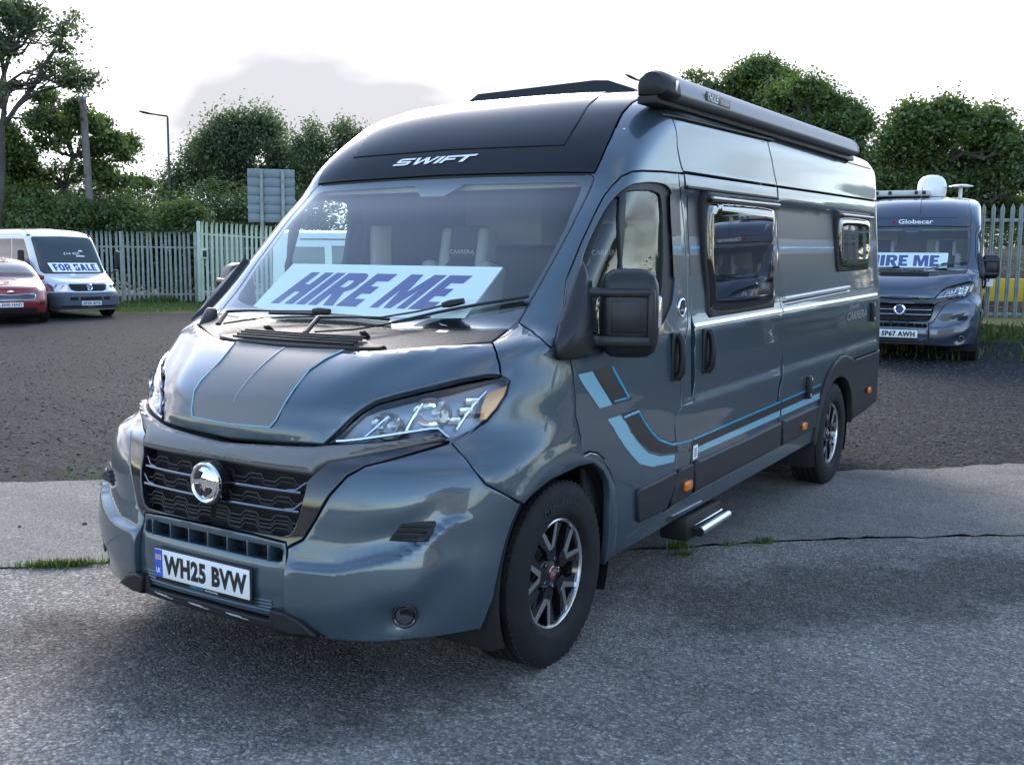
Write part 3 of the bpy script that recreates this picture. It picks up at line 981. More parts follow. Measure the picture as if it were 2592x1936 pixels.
near_e = [(-14.5, -10.4), (-6.2, -3.15), (-3.6, -.98), (-1.96, .42), (-1.60, .76), (-.6, 1.56), (.2, 2.24), (.77, 2.72), (1.16, 3.14), (1.66, 3.58), (2.41, 4.18), (5.6, 6.9), (9, 9.8)]
far_e = [(10, 13.0), (5.0, 8.85), (2.95, 7.05), (2.15, 6.42), (1.5, 5.80), (1.05, 5.45), (-.4, 4.30), (-1.9, 3.10), (-3.28, 2.03), (-3.84, 1.53), (-7.5, -1.5), (-16, -8.6)]
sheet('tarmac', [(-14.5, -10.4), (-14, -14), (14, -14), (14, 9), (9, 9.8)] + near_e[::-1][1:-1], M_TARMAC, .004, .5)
sheet('concrete_strip', near_e + far_e, M_CONC, .012, .12, wob=.022)
# chippings by front wheel and bumper, with under-van shade mixed into the tarmac colour
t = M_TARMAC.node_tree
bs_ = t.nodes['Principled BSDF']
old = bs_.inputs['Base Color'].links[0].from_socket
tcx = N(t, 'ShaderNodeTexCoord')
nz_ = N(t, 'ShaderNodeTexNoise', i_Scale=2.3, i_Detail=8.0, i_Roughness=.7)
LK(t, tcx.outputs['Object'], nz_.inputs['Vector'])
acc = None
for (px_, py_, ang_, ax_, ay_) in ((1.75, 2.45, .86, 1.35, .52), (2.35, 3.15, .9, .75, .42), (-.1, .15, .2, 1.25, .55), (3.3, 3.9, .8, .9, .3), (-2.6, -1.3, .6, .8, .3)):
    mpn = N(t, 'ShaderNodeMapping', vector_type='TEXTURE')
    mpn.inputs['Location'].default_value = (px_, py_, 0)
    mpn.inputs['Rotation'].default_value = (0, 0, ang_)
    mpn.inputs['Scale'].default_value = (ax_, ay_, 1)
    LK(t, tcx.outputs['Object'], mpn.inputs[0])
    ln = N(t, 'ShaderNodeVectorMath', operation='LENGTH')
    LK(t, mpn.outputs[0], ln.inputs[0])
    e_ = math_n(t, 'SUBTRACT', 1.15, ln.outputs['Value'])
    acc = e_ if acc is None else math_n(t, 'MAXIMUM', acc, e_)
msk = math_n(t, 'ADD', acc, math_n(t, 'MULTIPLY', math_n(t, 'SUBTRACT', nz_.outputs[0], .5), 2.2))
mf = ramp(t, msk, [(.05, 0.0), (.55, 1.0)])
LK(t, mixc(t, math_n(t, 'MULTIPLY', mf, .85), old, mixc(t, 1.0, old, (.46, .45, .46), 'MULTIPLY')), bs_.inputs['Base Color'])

def icosa():
    p = (1 + 5**.5) / 2
    V = np.array([(-1, p, 0), (1, p, 0), (-1, -p, 0), (1, -p, 0), (0, -1, p), (0, 1, p), (0, -1, -p), (0, 1, -p), (p, 0, -1), (p, 0, 1), (-p, 0, -1), (-p, 0, 1)], float)
    F = np.array([(0, 11, 5), (0, 5, 1), (0, 1, 7), (0, 7, 10), (0, 10, 11), (1, 5, 9), (5, 11, 4), (11, 10, 2), (10, 7, 6), (7, 1, 8), (3, 9, 4), (3, 4, 2), (3, 2, 6), (3, 6, 8), (3, 8, 9), (4, 9, 5), (2, 4, 11), (6, 2, 10), (8, 6, 7), (9, 8, 1)])
    return V / np.linalg.norm(V[0]), F


def fast_mesh(name, V, F, mat, smooth=False):
    me = bpy.data.meshes.new(name)
    V = np.asarray(V, np.float32); F = np.asarray(F, np.int32)
    k = F.shape[1]
    me.vertices.add(len(V)); me.vertices.foreach_set('co', V.ravel())
    me.loops.add(F.size); me.loops.foreach_set('vertex_index', F.ravel())
    me.polygons.add(len(F)); me.polygons.foreach_set('loop_start', np.arange(0, F.size, k, dtype=np.int32))
    me.materials.append(mat)
    if smooth:
        me.polygons.foreach_set('use_smooth', np.ones(len(F), bool))
    me.update(calc_edges=True)
    return me


def pebbles(name, pts, size, kind='stuff', mat=None):
    IV, IF = icosa()
    n = len(pts)
    sz = size[:, None, None] * NR.uniform(.6, 1.25, (n, 1, 3)) * np.array([1, 1, .62])
    R = NR.uniform(0, 2 * np.pi, n)
    c, s = np.cos(R), np.sin(R)
    V = IV[None] * sz * NR.uniform(.82, 1.15, (n, 12, 1))
    X = V[..., 0] * c[:, None] - V[..., 1] * s[:, None]
    Y = V[..., 0] * s[:, None] + V[..., 1] * c[:, None]
    V = np.stack([X, Y, V[..., 2]], -1) + pts[:, None, :]
    F = IF[None] + (np.arange(n) * 12)[:, None, None]
    o = link(name, fast_mesh(name, V.reshape(-1, 3), F.reshape(-1, 3), mat or M_STONE))
    o['kind'] = kind
    return o


def scatter(n, x0, x1, y0, y1, smin, smax, test=None, powr=3.0, lift=.0):
    p = np.column_stack([NR.uniform(x0, x1, n), NR.uniform(y0, y1, n)])
    if test is not None:
        p = p[test(p)]
    s = smin + (smax - smin) * NR.random(len(p))**powr
    return np.column_stack([p, gz(p[:, 0], p[:, 1]) + lift + s * .15]), s


strip = np.array(near_e + far_e)
near_side = lambda p: (p[:, 1] - .42) - (p[:, 0] + 1.96) * .865 < -.04
far_side = lambda p: (p[:, 1] - 1.53) - (p[:, 0] + 3.84) * .815 > .03
pp, ss_ = scatter(3000, -5, 4.5, -3, 4, .0015, .006, lambda p: near_side(p), 3, .004)
chip = np.array([(1.02, 1.75), (1.25, 2.35), (1.35, 2.95), (1.75, 3.35), (2.3, 3.72), (2.62, 3.62), (2.72, 3.2), (2.62, 2.75), (2.35, 2.45), (2.1, 2.5), (1.8, 2.2), (1.55, 1.75), (1.3, 1.35), (1.1, 1.3)])
p2_, s2_ = scatter(9000, 1.0, 2.8, 1.2, 3.8, .0015, .0055, lambda p: inside(chip, p), 2, .008)
p3_, s3_ = scatter(4200, -1.4, 1.1, -.6, 1.0, .0015, .005, lambda p: (np.hypot((p[:, 0] + .1) / 1.2, (p[:, 1] - .15) / .6) < NR.random(len(p))**.5), 2, .008)
p4_, s4_ = scatter(60000, -20, 0, .5, 16, .004, .020, lambda p: far_side(p) & (p[:, 0] < -2.6) & (NR.random(len(p)) < np.clip(1.25 - np.hypot(p[:, 0] - 2.95, p[:, 1] + 2.46) / 19, 0, 1)), 2.5, .0)
p5_, s5_ = scatter(24000, -2.5, 4.5, 5.4, 15, .004, .018, lambda p: far_side(p) & (NR.random(len(p)) < np.clip(1.3 - np.hypot(p[:, 0] - 2.95, p[:, 1] + 2.46) / 17, 0, 1)), 2.5, .0)
M_STONE2 = principled('gravel_stone', (.1, .1, .1), .9)
tint_island(M_STONE2, (.020, .021, .023), (.100, .097, .094))
pebbles('loose_gravel', np.vstack([pp, p2_, p3_]), np.concatenate([ss_, s2_, s3_]))
pebbles('loose_gravel', np.vstack([p4_, p5_]), np.concatenate([s4_, s5_]), mat=M_STONE2)
# the few stones that can be picked out
for (x, y, s, lb) in ((-1.62, .02, .030, 'largest loose stone on the tarmac left of the number plate'), (-2.62, .92, .014, 'small dark stone on the concrete strip nearest its left edge'), (-2.36, 1.17, .015, 'small dark stone on the concrete strip nearer the bumper')):
    o = pebbles('stone', np.array([[x, y, .012 + s * .3]]), np.array([s]), 'thing', principled('dark_stone', (.07, .06, .065), .8))
    tag(o, lb, 'stone', 'loose stones')


# ------------------------------------------------------------------ plants
def leaf_mat(name, c0, c1, trans=.35):
    m = bpy.data.materials.new(name)
    m.use_nodes = True
    t = m.node_tree
    t.nodes.clear()
    g = N(t, 'ShaderNodeNewGeometry')
    tc = N(t, 'ShaderNodeTexCoord')
    n = N(t, 'ShaderNodeTexNoise', i_Scale=.55, i_Detail=3.0)
    LK(t, tc.outputs['Object'], n.inputs['Vector'])
    f = math_n(t, 'ADD', math_n(t, 'MULTIPLY', g.outputs['Random Per Island'], .55), math_n(t, 'MULTIPLY', math_n(t, 'SUBTRACT', n.outputs[0], .28), .9), True)
    col = mixc(t, f, c0, c1)
    d = N(t, 'ShaderNodeBsdfDiffuse')
    tr = N(t, 'ShaderNodeBsdfTranslucent')
    gl = N(t, 'ShaderNodeBsdfGlossy', i_Roughness=.45)
    LK(t, col, d.inputs[0])
    LK(t, mixc(t, 1.0, col, (1.15, 1.25, .7), 'MULTIPLY'), tr.inputs[0])
    m1 = N(t, 'ShaderNodeMixShader'); m1.inputs[0].default_value = trans
    LK(t, d.outputs[0], m1.inputs[1]); LK(t, tr.outputs[0], m1.inputs[2])
    m2 = N(t, 'ShaderNodeMixShader'); m2.inputs[0].default_value = .04
    LK(t, m1.outputs[0], m2.inputs[1]); LK(t, gl.outputs[0], m2.inputs[2])
    o = N(t, 'ShaderNodeOutputMaterial')
    LK(t, m2.outputs[0], o.inputs[0])
    return m


M_LEAFS = leaf_mat('sycamore_leaf', (.052, .084, .022), (.150, .210, .055), .50)
M_LEAFD = leaf_mat('dark_leaf', (.038, .064, .022), (.115, .165, .055), .45)
M_LEAFG = leaf_mat('grey_green_leaf', (.058, .085, .042), (.150, .195, .095), .50)
M_LEAFY = leaf_mat('hedge_leaf', (.050, .085, .024), (.155, .220, .065), .48)
M_GRASS = leaf_mat('grass_blade', (.045, .085, .015), (.115, .165, .035), .35)
M_BARK = add_noise_bump(principled('bark', (.060, .052, .045), .95), 9, .8, .03, colvar=.4)


def leaves(blobs, n, size, seed, spray=.42, per=22, droop=.3, aspect=.55, shell=.45, upr=0.0):
    """leaf quads gathered in sprays through the outer part of each blob; blobs: centre, radii, share"""
    r = np.random.default_rng(seed)
    w = np.array([b[2] if len(b) > 2 else 1.0 for b in blobs], float)
    vol = np.array([np.prod(b[1])**(2 / 3.) for b in blobs]) * w
    ns = max(1, n // per)
    cnt = np.maximum(1, (ns * vol / vol.sum()).astype(int))
    Cs, Ns = [], []
    for b, k in zip(blobs, cnt):
        d = r.normal(size=(k, 3)); d /= np.linalg.norm(d, axis=1, keepdims=True)
        rr = (shell + (1 - shell) * r.random(k)**.55)
        # ragged outline
        ph = r.uniform(0, 6.28, 6)
        lump = 1 + .24 * np.sin(d[:, 0] * 5 + ph[0]) * np.sin(d[:, 1] * 5 + ph[1]) + .18 * np.sin(d[:, 2] * 7 + ph[2]) + .14 * np.sin(d[:, 0] * 11 + ph[3]) * np.sin(d[:, 2] * 9 + ph[4])
        Cs.append(np.array(b[0]) + d * np.array(b[1]) * (rr * lump)[:, None])
        Ns.append(d)
    Cs = np.vstack(Cs); Ns = np.vstack(Ns)
    k = len(Cs)
    sp = spray * r.uniform(.5, 1.35, (k, 1, 1))
    off = r.normal(size=(k, per, 3)) * sp * np.array([.60, .60, .36 + upr])
    P = Cs[:, None, :] + off
    P[..., 2] -= droop * spray * (off[..., 0]**2 + off[..., 1]**2) / max(spray**2, 1e-6) * .35
    nn = Ns[:, None, :] * .6 + np.array([0, 0, .55]) + r.normal(size=(k, per, 3)) * .55
    P = P.reshape(-1, 3); nn = nn.reshape(-1, 3)
    nn /= np.linalg.norm(nn, axis=1, keepdims=True)
    a = r.normal(size=P.shape)
    a[:, 2] += upr * 3
    t = a - nn * (a * nn).sum(1, keepdims=True); t /= np.linalg.norm(t, axis=1, keepdims=True)
    b = np.cross(nn, t)
    L = size * r.uniform(.6, 1.3, (len(P), 1)); Wd = L * aspect
    V = np.stack([P - t * L * .5, P + b * Wd * .5, P + t * L * .5 - nn * L * .12, P - b * Wd * .5], 1)
    F = np.arange(len(P) * 4).reshape(-1, 4)
    return V.reshape(-1, 3), F, Cs


def limb_tree(mb, base, top, r0, blobs, seed, sprays=None, nb=26):
    """tapered trunk, limbs to the blobs and twigs into the sprays"""
    r = np.random.default_rng(seed)
    base, top = Vector(base), Vector(top)
    def curve(a, b, ra, rb, n=6, wob=.06):
        d = (b - a).length
        pts = []
        for k in range(n + 1):
            t = k / n
            p = a.lerp(b, t)
            if 0 < k < n:
                p = p + Vector(r.normal(size=3)) * d * wob
            pts.append(p)
        mb.tube(pts, [ra + (rb - ra) * k / n for k in range(n + 1)], 7, cap=False)
        return pts
    tr = curve(base, top, r0, r0 * .45, 7, .02)
    for b in blobs:
        c = Vector(b[0])
        rb = Vector(b[1])
        k = min(range(2, len(tr)), key=lambda i: (tr[i] - c).length + max(0, tr[i].z - c.z + .5) * 2)
        lp = curve(tr[k], c, r0 * .36, r0 * .10, 6, .07)
        for _ in range(5):
            d = Vector(r.normal(size=3)).normalized()
            e = c + Vector((d.x * rb.x, d.y * rb.y, abs(d.z) * rb.z)) * .85
            curve(lp[r.integers(2, len(lp))], e, r0 * .10, .008, 5, .08)
    if sprays is not None and len(sprays):
        for q in sprays[r.integers(0, len(sprays), nb)]:
            q = Vector(q)
            b = min(blobs, key=lambda b: (Vector(b[0]) - q).length)
            curve(Vector(b[0]), q, r0 * .07, .006, 4, .07)


def pblob(px, py, rx, ry, D, depth=.8, share=1.0):
    c = at(px, py, D)
    k = D / 2555.7 * 1.02
    m = (rx + ry) / 2
    return (tuple(c), (rx * k * .9 + .0, m * k * depth, ry * k), share)


def make_tree(name, label, D, trunk_px, blobs, n, size, mat, seed, r0=.22, spray=.5, per=22, group='trees beyond the fences', cat_='tree', shell=.45, droop=.3, upr=0.0, nb=40, extra_limbs=(), clump=5):
    b0 = at(trunk_px[0][0], trunk_px[0][1], D); b1 = at(trunk_px[1][0], trunk_px[1][1], D)
    gzv = float(gz(b0.x, b0.y))
    base = Vector((b0.x, b0.y, gzv - .1))
    t = thing(name, label, cat_, base, 0, group)
    B = []
    rr = np.random.default_rng(seed + 99)
    for (px, py, rx, ry, *sh) in blobs:
        b = pblob(px, py, rx, ry, D + rr.uniform(-1.2, 1.2), .8, sh[0] if sh else 1.0)
        c_ = Vector(b[0]) - base
        if not clump:
            B.append((tuple(c_), b[1], b[2]))
            continue
        for q in range(clump):
            d = rr.normal(size=3); d /= np.linalg.norm(d)
            d *= rr.uniform(.35, .85)
            f_ = rr.uniform(.34, .58)
            B.append((tuple(c_ + Vector((d[0] * b[1][0], d[1] * b[1][1], d[2] * b[1][2]))), (b[1][0] * f_ * 1.15, b[1][1] * f_ * 1.15, b[1][2] * f_ * .85), b[2]))
    V, F, Cs = leaves(B, n, size, seed, spray, per, droop, shell=shell, upr=upr)
    link('crown', fast_mesh('crown', V, F, mat), t)
    mb = MB()
    limb_tree(mb, (0, 0, 0), b1 - base, r0, B[::3] if clump else B, seed, Cs, nb)
    for pl, rad0 in extra_limbs:
        pts = [at(x, y, D) - base for x, y in pl]
        den = []
        for a, b in zip(pts[:-1], pts[1:]):
            den += [a, a.lerp(b, .5)]
        den.append(pts[-1])
        mb.tube(den, [rad0 * (1 - .75 * k / (len(den) - 1)) for k in range(len(den))], 7, cap=False)
    mb.build('trunk', M_BARK, t, 60)
    return t


k3 = 500 / 1377.0
def s3(*L):
    return [(x * k3, y * k3, rx * k3, ry * k3, *sh) for x, y, rx, ry, *sh in L]
k4 = 740 / 2108.0
def s4(*L):
    return [(200 + x * k4, 240 + y * k4, rx * k4, ry * k4, *sh) for x, y, rx, ry, *sh in L]
k5 = 892 / 2212.0
def s5(*L):
    return [(1700 + x * k5, 100 + y * k5, rx * k5, ry * k5, *sh) for x, y, rx, ry, *sh in L]
q3 = lambda x, y: (x * k3, y * k3)

make_tree('tall_tree', 'tall sparse tree at the left edge with bare limbs showing against the sky', 40, ((-6, 640), (2, 130)),
          s3((60, 130, 130, 150), (170, 60, 90, 110), (40, 300, 110, 80, .8), (230, 220, 80, 60, .9), (470, 210, 70, 90), (525, 130, 45, 60, .8), (420, 330, 90, 60), (330, 470, 80, 70), (480, 440, 90, 60), (520, 560, 120, 60), (620, 560, 80, 70, .8), (570, 620, 70, 40, .7), (20, 600, 50, 90, .7), (430, 540, 60, 50, .7), (-150, 250, 200, 220), (-120, -40, 220, 160)),
          11000, .16, M_LEAFG, 11, .14, .36, 18, nb=60,
          extra_limbs=(([q3(-10, 900), q3(60, 830), q3(130, 725), q3(240, 600), q3(280, 495), q3(370, 360), q3(450, 240), q3(520, 130)], .10),
                       ([q3(100, 760), q3(170, 700), q3(260, 645), q3(340, 622), q3(440, 600), q3(600, 600)], .08),
                       ([q3(0, 760), q3(15, 560), q3(60, 420), q3(110, 310), q3(170, 200), q3(200, 40)], .09),
                       ([q3(20, 740), q3(70, 650), q3(130, 590), q3(230, 590)], .04), ([q3(60, 660), q3(90, 560), q3(150, 510)], .03)))
make_tree('bushy_tree', 'open-crowned tree behind the leaning wooden pole with sky between its branches', 43, (q3(430, 1500), q3(470, 950)),
          s3((90, 1010, 170, 150), (250, 820, 120, 80), (320, 700, 90, 50, .8), (380, 830, 130, 90), (520, 780, 80, 60), (610, 850, 70, 80), (700, 880, 80, 60), (790, 980, 80, 60), (880, 1000, 50, 60, .8), (700, 1040, 90, 70), (740, 1180, 110, 90), (860, 1080, 60, 50, .8), (300, 1010, 70, 70, .5), (620, 1000, 60, 70, .7), (440, 970, 60, 60, .5), (400, 1180, 70, 70, .45), (560, 1180, 60, 60, .5), (30, 1150, 150, 120), (180, 1180, 120, 110), (980, 1260, 70, 60, .8), (880, 1260, 60, 50, .6)),
          34000, .17, M_LEAFS, 12, .17, .36, 20, nb=70)
make_tree('feathery_tree', 'broad grey-green tree with upswept feathery branches left of the road sign', 52, (s4((1120, 1000, 0, 0))[0][:2], s4((1130, 450, 0, 0))[0][:2]),
          s4((960, 300, 110, 110), (1060, 220, 90, 110), (1190, 230, 100, 90), (1310, 200, 110, 90), (1400, 300, 100, 90), (850, 420, 110, 90), (1000, 430, 170, 120), (1230, 400, 170, 120), (760, 560, 110, 60, .8), (900, 580, 180, 110), (1150, 600, 200, 130), (1400, 480, 130, 130), (1480, 420, 80, 90), (1560, 520, 110, 100), (1540, 640, 130, 110), (640, 640, 110, 70), (700, 740, 130, 90)),
          44000, .17, M_LEAFG, 13, .22, .55, 20, upr=.35, nb=90)
make_tree('slender_tree', 'narrow light tree rising behind the roof edge beside the road sign', 50, (s4((1700, 1000, 0, 0))[0][:2], s4((1720, 420, 0, 0))[0][:2]),
          s4((1600, 400, 90, 110), (1690, 300, 60, 90, .8), (1750, 370, 90, 90), (1850, 430, 100, 110), (1900, 230, 60, 70), (1960, 290, 80, 90), (2040, 270, 50, 50, .7), (1750, 560, 150, 120), (1950, 480, 120, 130), (2150, 420, 110, 110), (1600, 620, 120, 120), (1900, 650, 160, 130)),
          22000, .16, M_LEAFG, 14, .16, .45, 20, upr=.25, nb=70)
make_tree('broad_tree', 'tallest round-crowned tree behind the awning', 46, (s5((620, 1100, 0, 0))[0][:2], s5((560, 560, 0, 0))[0][:2]),
          s5((150, 250, 60, 55, .5), (230, 300, 70, 50, .6), (430, 220, 110, 90), (540, 190, 130, 90), (660, 240, 110, 100), (350, 330, 120, 80), (520, 340, 170, 100), (720, 300, 80, 70), (420, 460, 150, 100), (600, 470, 160, 110)),
          30000, .17, M_LEAFS, 15, .26, .50, 22, nb=60)
make_tree('broad_tree', 'middle of the three round trees, sloping down towards the rear of the awning', 42, (s5((900, 1150, 0, 0))[0][:2], s5((880, 640, 0, 0))[0][:2]),
          s5((720, 330, 130, 70), (850, 300, 130, 70), (960, 380, 130, 90), (700, 420, 110, 90), (850, 450, 170, 110), (1060, 430, 110, 80), (1150, 520, 110, 90), (1000, 560, 160, 100), (1200, 560, 80, 70), (1130, 650, 100, 70, .7), (750, 560, 130, 80), (1000, 750, 200, 120), (1250, 800, 110, 130), (1180, 950, 160, 140)),
          36000, .17, M_LEAFS, 16, .26, .48, 22, nb=60)
make_tree('broad_tree', 'wide round-crowned tree above the camper with the white dome', 40, (s5((1760, 1500, 0, 0))[0][:2], s5((1720, 760, 0, 0))[0][:2]),
          s5((1500, 470, 130, 90), (1640, 460, 150, 80), (1800, 450, 150, 80), (1950, 500, 130, 100), (1400, 600, 130, 90), (1560, 600, 160, 90), (1750, 590, 160, 80, .7), (1930, 620, 150, 90, .8), (2090, 610, 120, 100), (2180, 700, 90, 110), (1450, 740, 140, 90, .7), (1650, 780, 180, 100), (1900, 760, 170, 90), (2120, 830, 130, 110), (1600, 930, 180, 120), (1850, 930, 200, 120), (2080, 1000, 170, 120), (1380, 920, 120, 110), (1330, 760, 70, 90, .5), (2280, 800, 100, 160)),
          52000, .17, M_LEAFS, 17, .30, .48, 22, nb=60)

# undergrowth that fills the foot of the trees: nobody could count it
def mass(name, blobs, n, size, mat, seed, spray=.5, shell=.3, upr=.1):
    V, F, _ = leaves(blobs, n, size, seed, spray, 22, .2, shell=shell, upr=upr)
    o = link(name, fast_mesh(name, V, F, mat))
    o['kind'] = 'stuff'
    return o


rb = np.random.default_rng(5)
B = []
for x in np.arange(-120, 840, 30):
    top = np.interp(x, [-120, 0, 120, 200, 300, 380, 450, 640, 760, 840], [410, 420, 445, 460, 450, 480, 480, 455, 470, 480]) + rb.uniform(-16, 16)
    B.append(pblob(x, top + 70, 46, 70, 45 + rb.uniform(-2, 2), 1.0))
    B.append(pblob(x, top + 140, 50, 60, 43 + rb.uniform(-1, 2), 1.0))
    B.append(pblob(x, top + 215, 50, 60, 43.5 + rb.uniform(-1, 2), 1.0, .7))
mass('hedge_undergrowth', B, 84000, .17, M_LEAFD, 21, .5)
B = []
for x in np.arange(860, 2760, 36):
    B.append(pblob(x, 560 + rb.uniform(-25, 25), 60, 80, 44 + rb.uniform(-2, 3), 1.0))
    B.append(pblob(x, 650 + rb.uniform(-15, 15), 60, 70, 42 + rb.uniform(-2, 3), 1.0))
mass('hedge_undergrowth', B, 56000, .17, M_LEAFD, 22, .55)
# nearer shrubs that can be told apart
for i, (x, y, rx, ry, lb) in enumerate(((s3((890, 1490, 0, 0))[0][0], 545, 55, 45, 'rounded leafy shrub showing over the palisade left of the lamp post'),
                                        (75, 520, 70, 50, 'spreading shrub showing over the roof of the white minibus'),
                                        (215, 545, 50, 40, 'low shrub at the foot of the leaning wooden pole'),
                                        (470, 545, 60, 40, 'dark low shrub behind the palisade right of the lamp post'))):
    make_tree('shrub', lb, 41, ((x, 640), (x, y)), [(x - rx * .5, y, rx * .6, ry), (x + rx * .45, y + 8, rx * .6, ry * .9), (x, y - ry * .5, rx * .5, ry * .6), (x + 4, y + 40, rx, ry)], 5200, .15, M_LEAFY, 31 + i, .05, .35, 18, 'shrubs beyond the left palisade', 'shrub', nb=10, clump=0)


# ------------------------------------------------------------------ fences
def pale_mesh(name, h, w, mat, style='spear', t=.004, bend=.06):
    """one pressed steel pale: folded section, pointed head"""
    xs = [-.5, -.22, 0, .22, .5]
    ys = [0, .012, .002, .012, 0]
    zs = [0.0, h * .5, h - .22, h - .09] if style == 'spear' else [0.0, h * .5, h - .26, h - .12]
    V, F = [], []
    for z in zs:
        b = 0 if style == 'spear' else bend * max(0, (z - (h - .30)) / .30)**1.5
        for x, y in zip(xs, ys):
            V.append((x * w, -y - b, z))
    tips = [(-.30, .94), (0, 1.0), (.30, .94)] if style == 'spear' else [(-.40, .98), (0, .965), (.40, .98)]
    n0 = len(V)
    for x, f in ((-.42, h - .045), (-.12, h - .02), (0, h), (.12, h - .02), (.42, h - .045)) if style == 'spear' else ((-.46, h - .02), (-.28, h), (0, h - .07), (.28, h), (.46, h - .02)):
        V.append((x * w * (.55 if style == 'spear' else 1), -.006 - (0 if style == 'spear' else bend * 1.15), f))
    rows = len(zs) + 1
    for j in range(rows - 1):
        for i in range(4):
            F.append((j * 5 + i, j * 5 + i + 1, (j + 1) * 5 + i + 1, (j + 1) * 5 + i))
    return new_mesh(name, V, F, mat, False)


def palisade(name, label, A, Bp, h, mat, pitch=.157, style='bent', w=.080, posts=True, z0=None, z1=None, rails=(.35, .83), post_at=None, face=1, group=None, gate=False):
    A, Bp = Vector(A), Vector(Bp)
    d = Bp - A
    L = math.hypot(d.x, d.y)
    ang = math.atan2(d.y, d.x)
    f = thing(name, label, 'gate' if gate else 'fence', A, ang, group)
    slope = d.z / L
    me = pale_mesh('pale', h, w, mat, style)
    n = int(L / pitch)
    for k in range(n):
        x = pitch * (k + .5)
        o = link('pale', me, f, (x, -.03, slope * x + .06), (0, 0, 0))
        o.rotation_euler = (NR.normal(0, .006), NR.normal(0, .006), NR.normal(0, .04))
    for fr in rails:
        MB().box((L / 2, .0, h * fr + slope * L / 2), (L, .045, .05), (0, -math.atan(slope), 0), .004).build('rail', mat, f)
    for x in (post_at if post_at is not None else (0, L)):
        MB().box((x, .05, slope * x + (h + .05) / 2), (.11, .09, h + .05), None, .006).build('post', mat, f)
    return f


G0 = Vector((-27.6, 20.29, 0)); G1 = Vector((-25.86, 22.05, 0))
du = (G1 - G0) / (G1 - G0).length
pl = (G1 - G0).length
grp = 'grey palisade fence panels on the left'
palisade('palisade_fence', 'grey palisade panel between the two posts left of the pale green gate', G0, G1, 2.42, M_GALV, group=grp, rails=(.12, .80))
palisade('palisade_fence', 'grey palisade panel partly behind the white minibus', G0 - du * 2.75, G0, 2.42, M_GALV, group=grp, rails=(.12, .80), post_at=(0,))
palisade('palisade_fence', 'grey palisade panel showing through the cab windows of the white minibus', G0 - du * 5.5, G0 - du * 2.75, 2.42, M_GALV, group=grp, rails=(.12, .80), post_at=(0,))
palisade('palisade_fence', 'grey palisade fence running on behind the pale green gate', G1, G1 + du * 22, 2.42, M_GALV, group=grp, rails=(.12, .80), post_at=(2.75, 5.5, 8.25, 11, 13.75, 16.5, 19.25, 22))
ga = at(240 + 1140 * .2351, 480 + 1205 * .2351, 36.2)
gb = at(240 + 2240 * .2351, 480 + 1230 * .2351, 37.2)
gt = palisade('palisade_gate', 'pale green palisade gate standing open left of the camper windscreen', (ga.x, ga.y, ga.z), (gb.x, gb.y, gb.z - .02), 2.66, M_GREENP, pitch=.170, gate=True, rails=(.13, .86), w=.086)
MB().box((.14, -.07, 1.62), (.24, .06, .34), None, .01).build('lock_box', M_GREENP, gt)
MB().box((.15, -.105, 1.62), (.13, .02, .22), None, .01).build('lock_plate', M_BLACK, gt)
ra = at(2180 + 960 * .2906, 440 + 1275 * .2906, 19.4); rb_ = at(2180 + 1560 * .2906, 440 + 1282 * .2906, 19.6)
dr = (rb_ - ra); dr.z = 0
dr.normalize()
RA = Vector((ra.x, ra.y, ra.z)) - dr * 4.5
RA.z = ra.z
RB = Vector((rb_.x, rb_.y, ra.z)) + dr * 5
palisade('palisade_fence', 'grey spear-topped palisade fence at the right beside the second camper', RA, RB, 1.96, M_GALV, style='spear', pitch=.150, w=.072, rails=(.06, .88), post_at=())
bo = MB().box((0, 0, 0), (.74, .012, .30))
pc = at(2180 + 1035 * .2906, 440 + 905 * .2906, 19.25)
pb = bo.build('parking_board', M_WPRINT, None)
pb.location = pc - dr * .16
pb.rotation_euler = (0, 0, math.atan2(dr.y, dr.x))
tag(pb, 'small white PARKING board with blue letters tied to the right palisade', 'sign')
Vv, Ff = text_geo('PARKING', 1, 0, .02)
link('board_lettering', new_mesh('board_lettering', on_plane(fit_geo(Vv, .62, .12), (0, -.0075, -.01), (1, 0, 0), (0, 0, 1)), Ff, M_SIGNBLUE, False), pb)
# bank and yellow wall beyond the right palisade
q0 = at(2180 + 950 * .2906, 440 + 1110 * .2906, 25.5); q1 = at(2700, 440 + 1110 * .2906, 25.8)
dq = q1 - q0; Lq = math.hypot(dq.x, dq.y); aq = math.atan2(dq.y, dq.x)
yw = MB().box((Lq / 2 - 3, 0, .27), (Lq + 8, .25, .52), None, .02).build('yellow_wall', M_YELLOW)
yw.location = (q0.x, q0.y, q0.z); yw.rotation_euler = (0, 0, aq)
tag(yw, 'low yellow painted wall on the grass beyond the right palisade', 'wall')
M_BANK = ground_mat('earth_bank', ((.075, .060, .048), (.110, .085, .065), (.06, .07, .03)), .4, 12, .8, .8)
V, F = [], []
for j in range(7):
    for i in range(25):
        x = -8 + i * (Lq + 14) / 24
        y = .5 + j * .9
        V.append((x, y, (-.3 + 1.55 * math.sin(min(1, j / 5) * math.pi / 2)) + NR.normal(0, .06)))
for j in range(6):
    for i in range(24):
        F.append((j * 25 + i, j * 25 + i + 1, (j + 1) * 25 + i + 1, (j + 1) * 25 + i))
bk = link('earth_bank', new_mesh('earth_bank', V, F, M_BANK), None, (q0.x, q0.y, q0.z), (0, 0, aq))
bk['kind'] = 'structure'

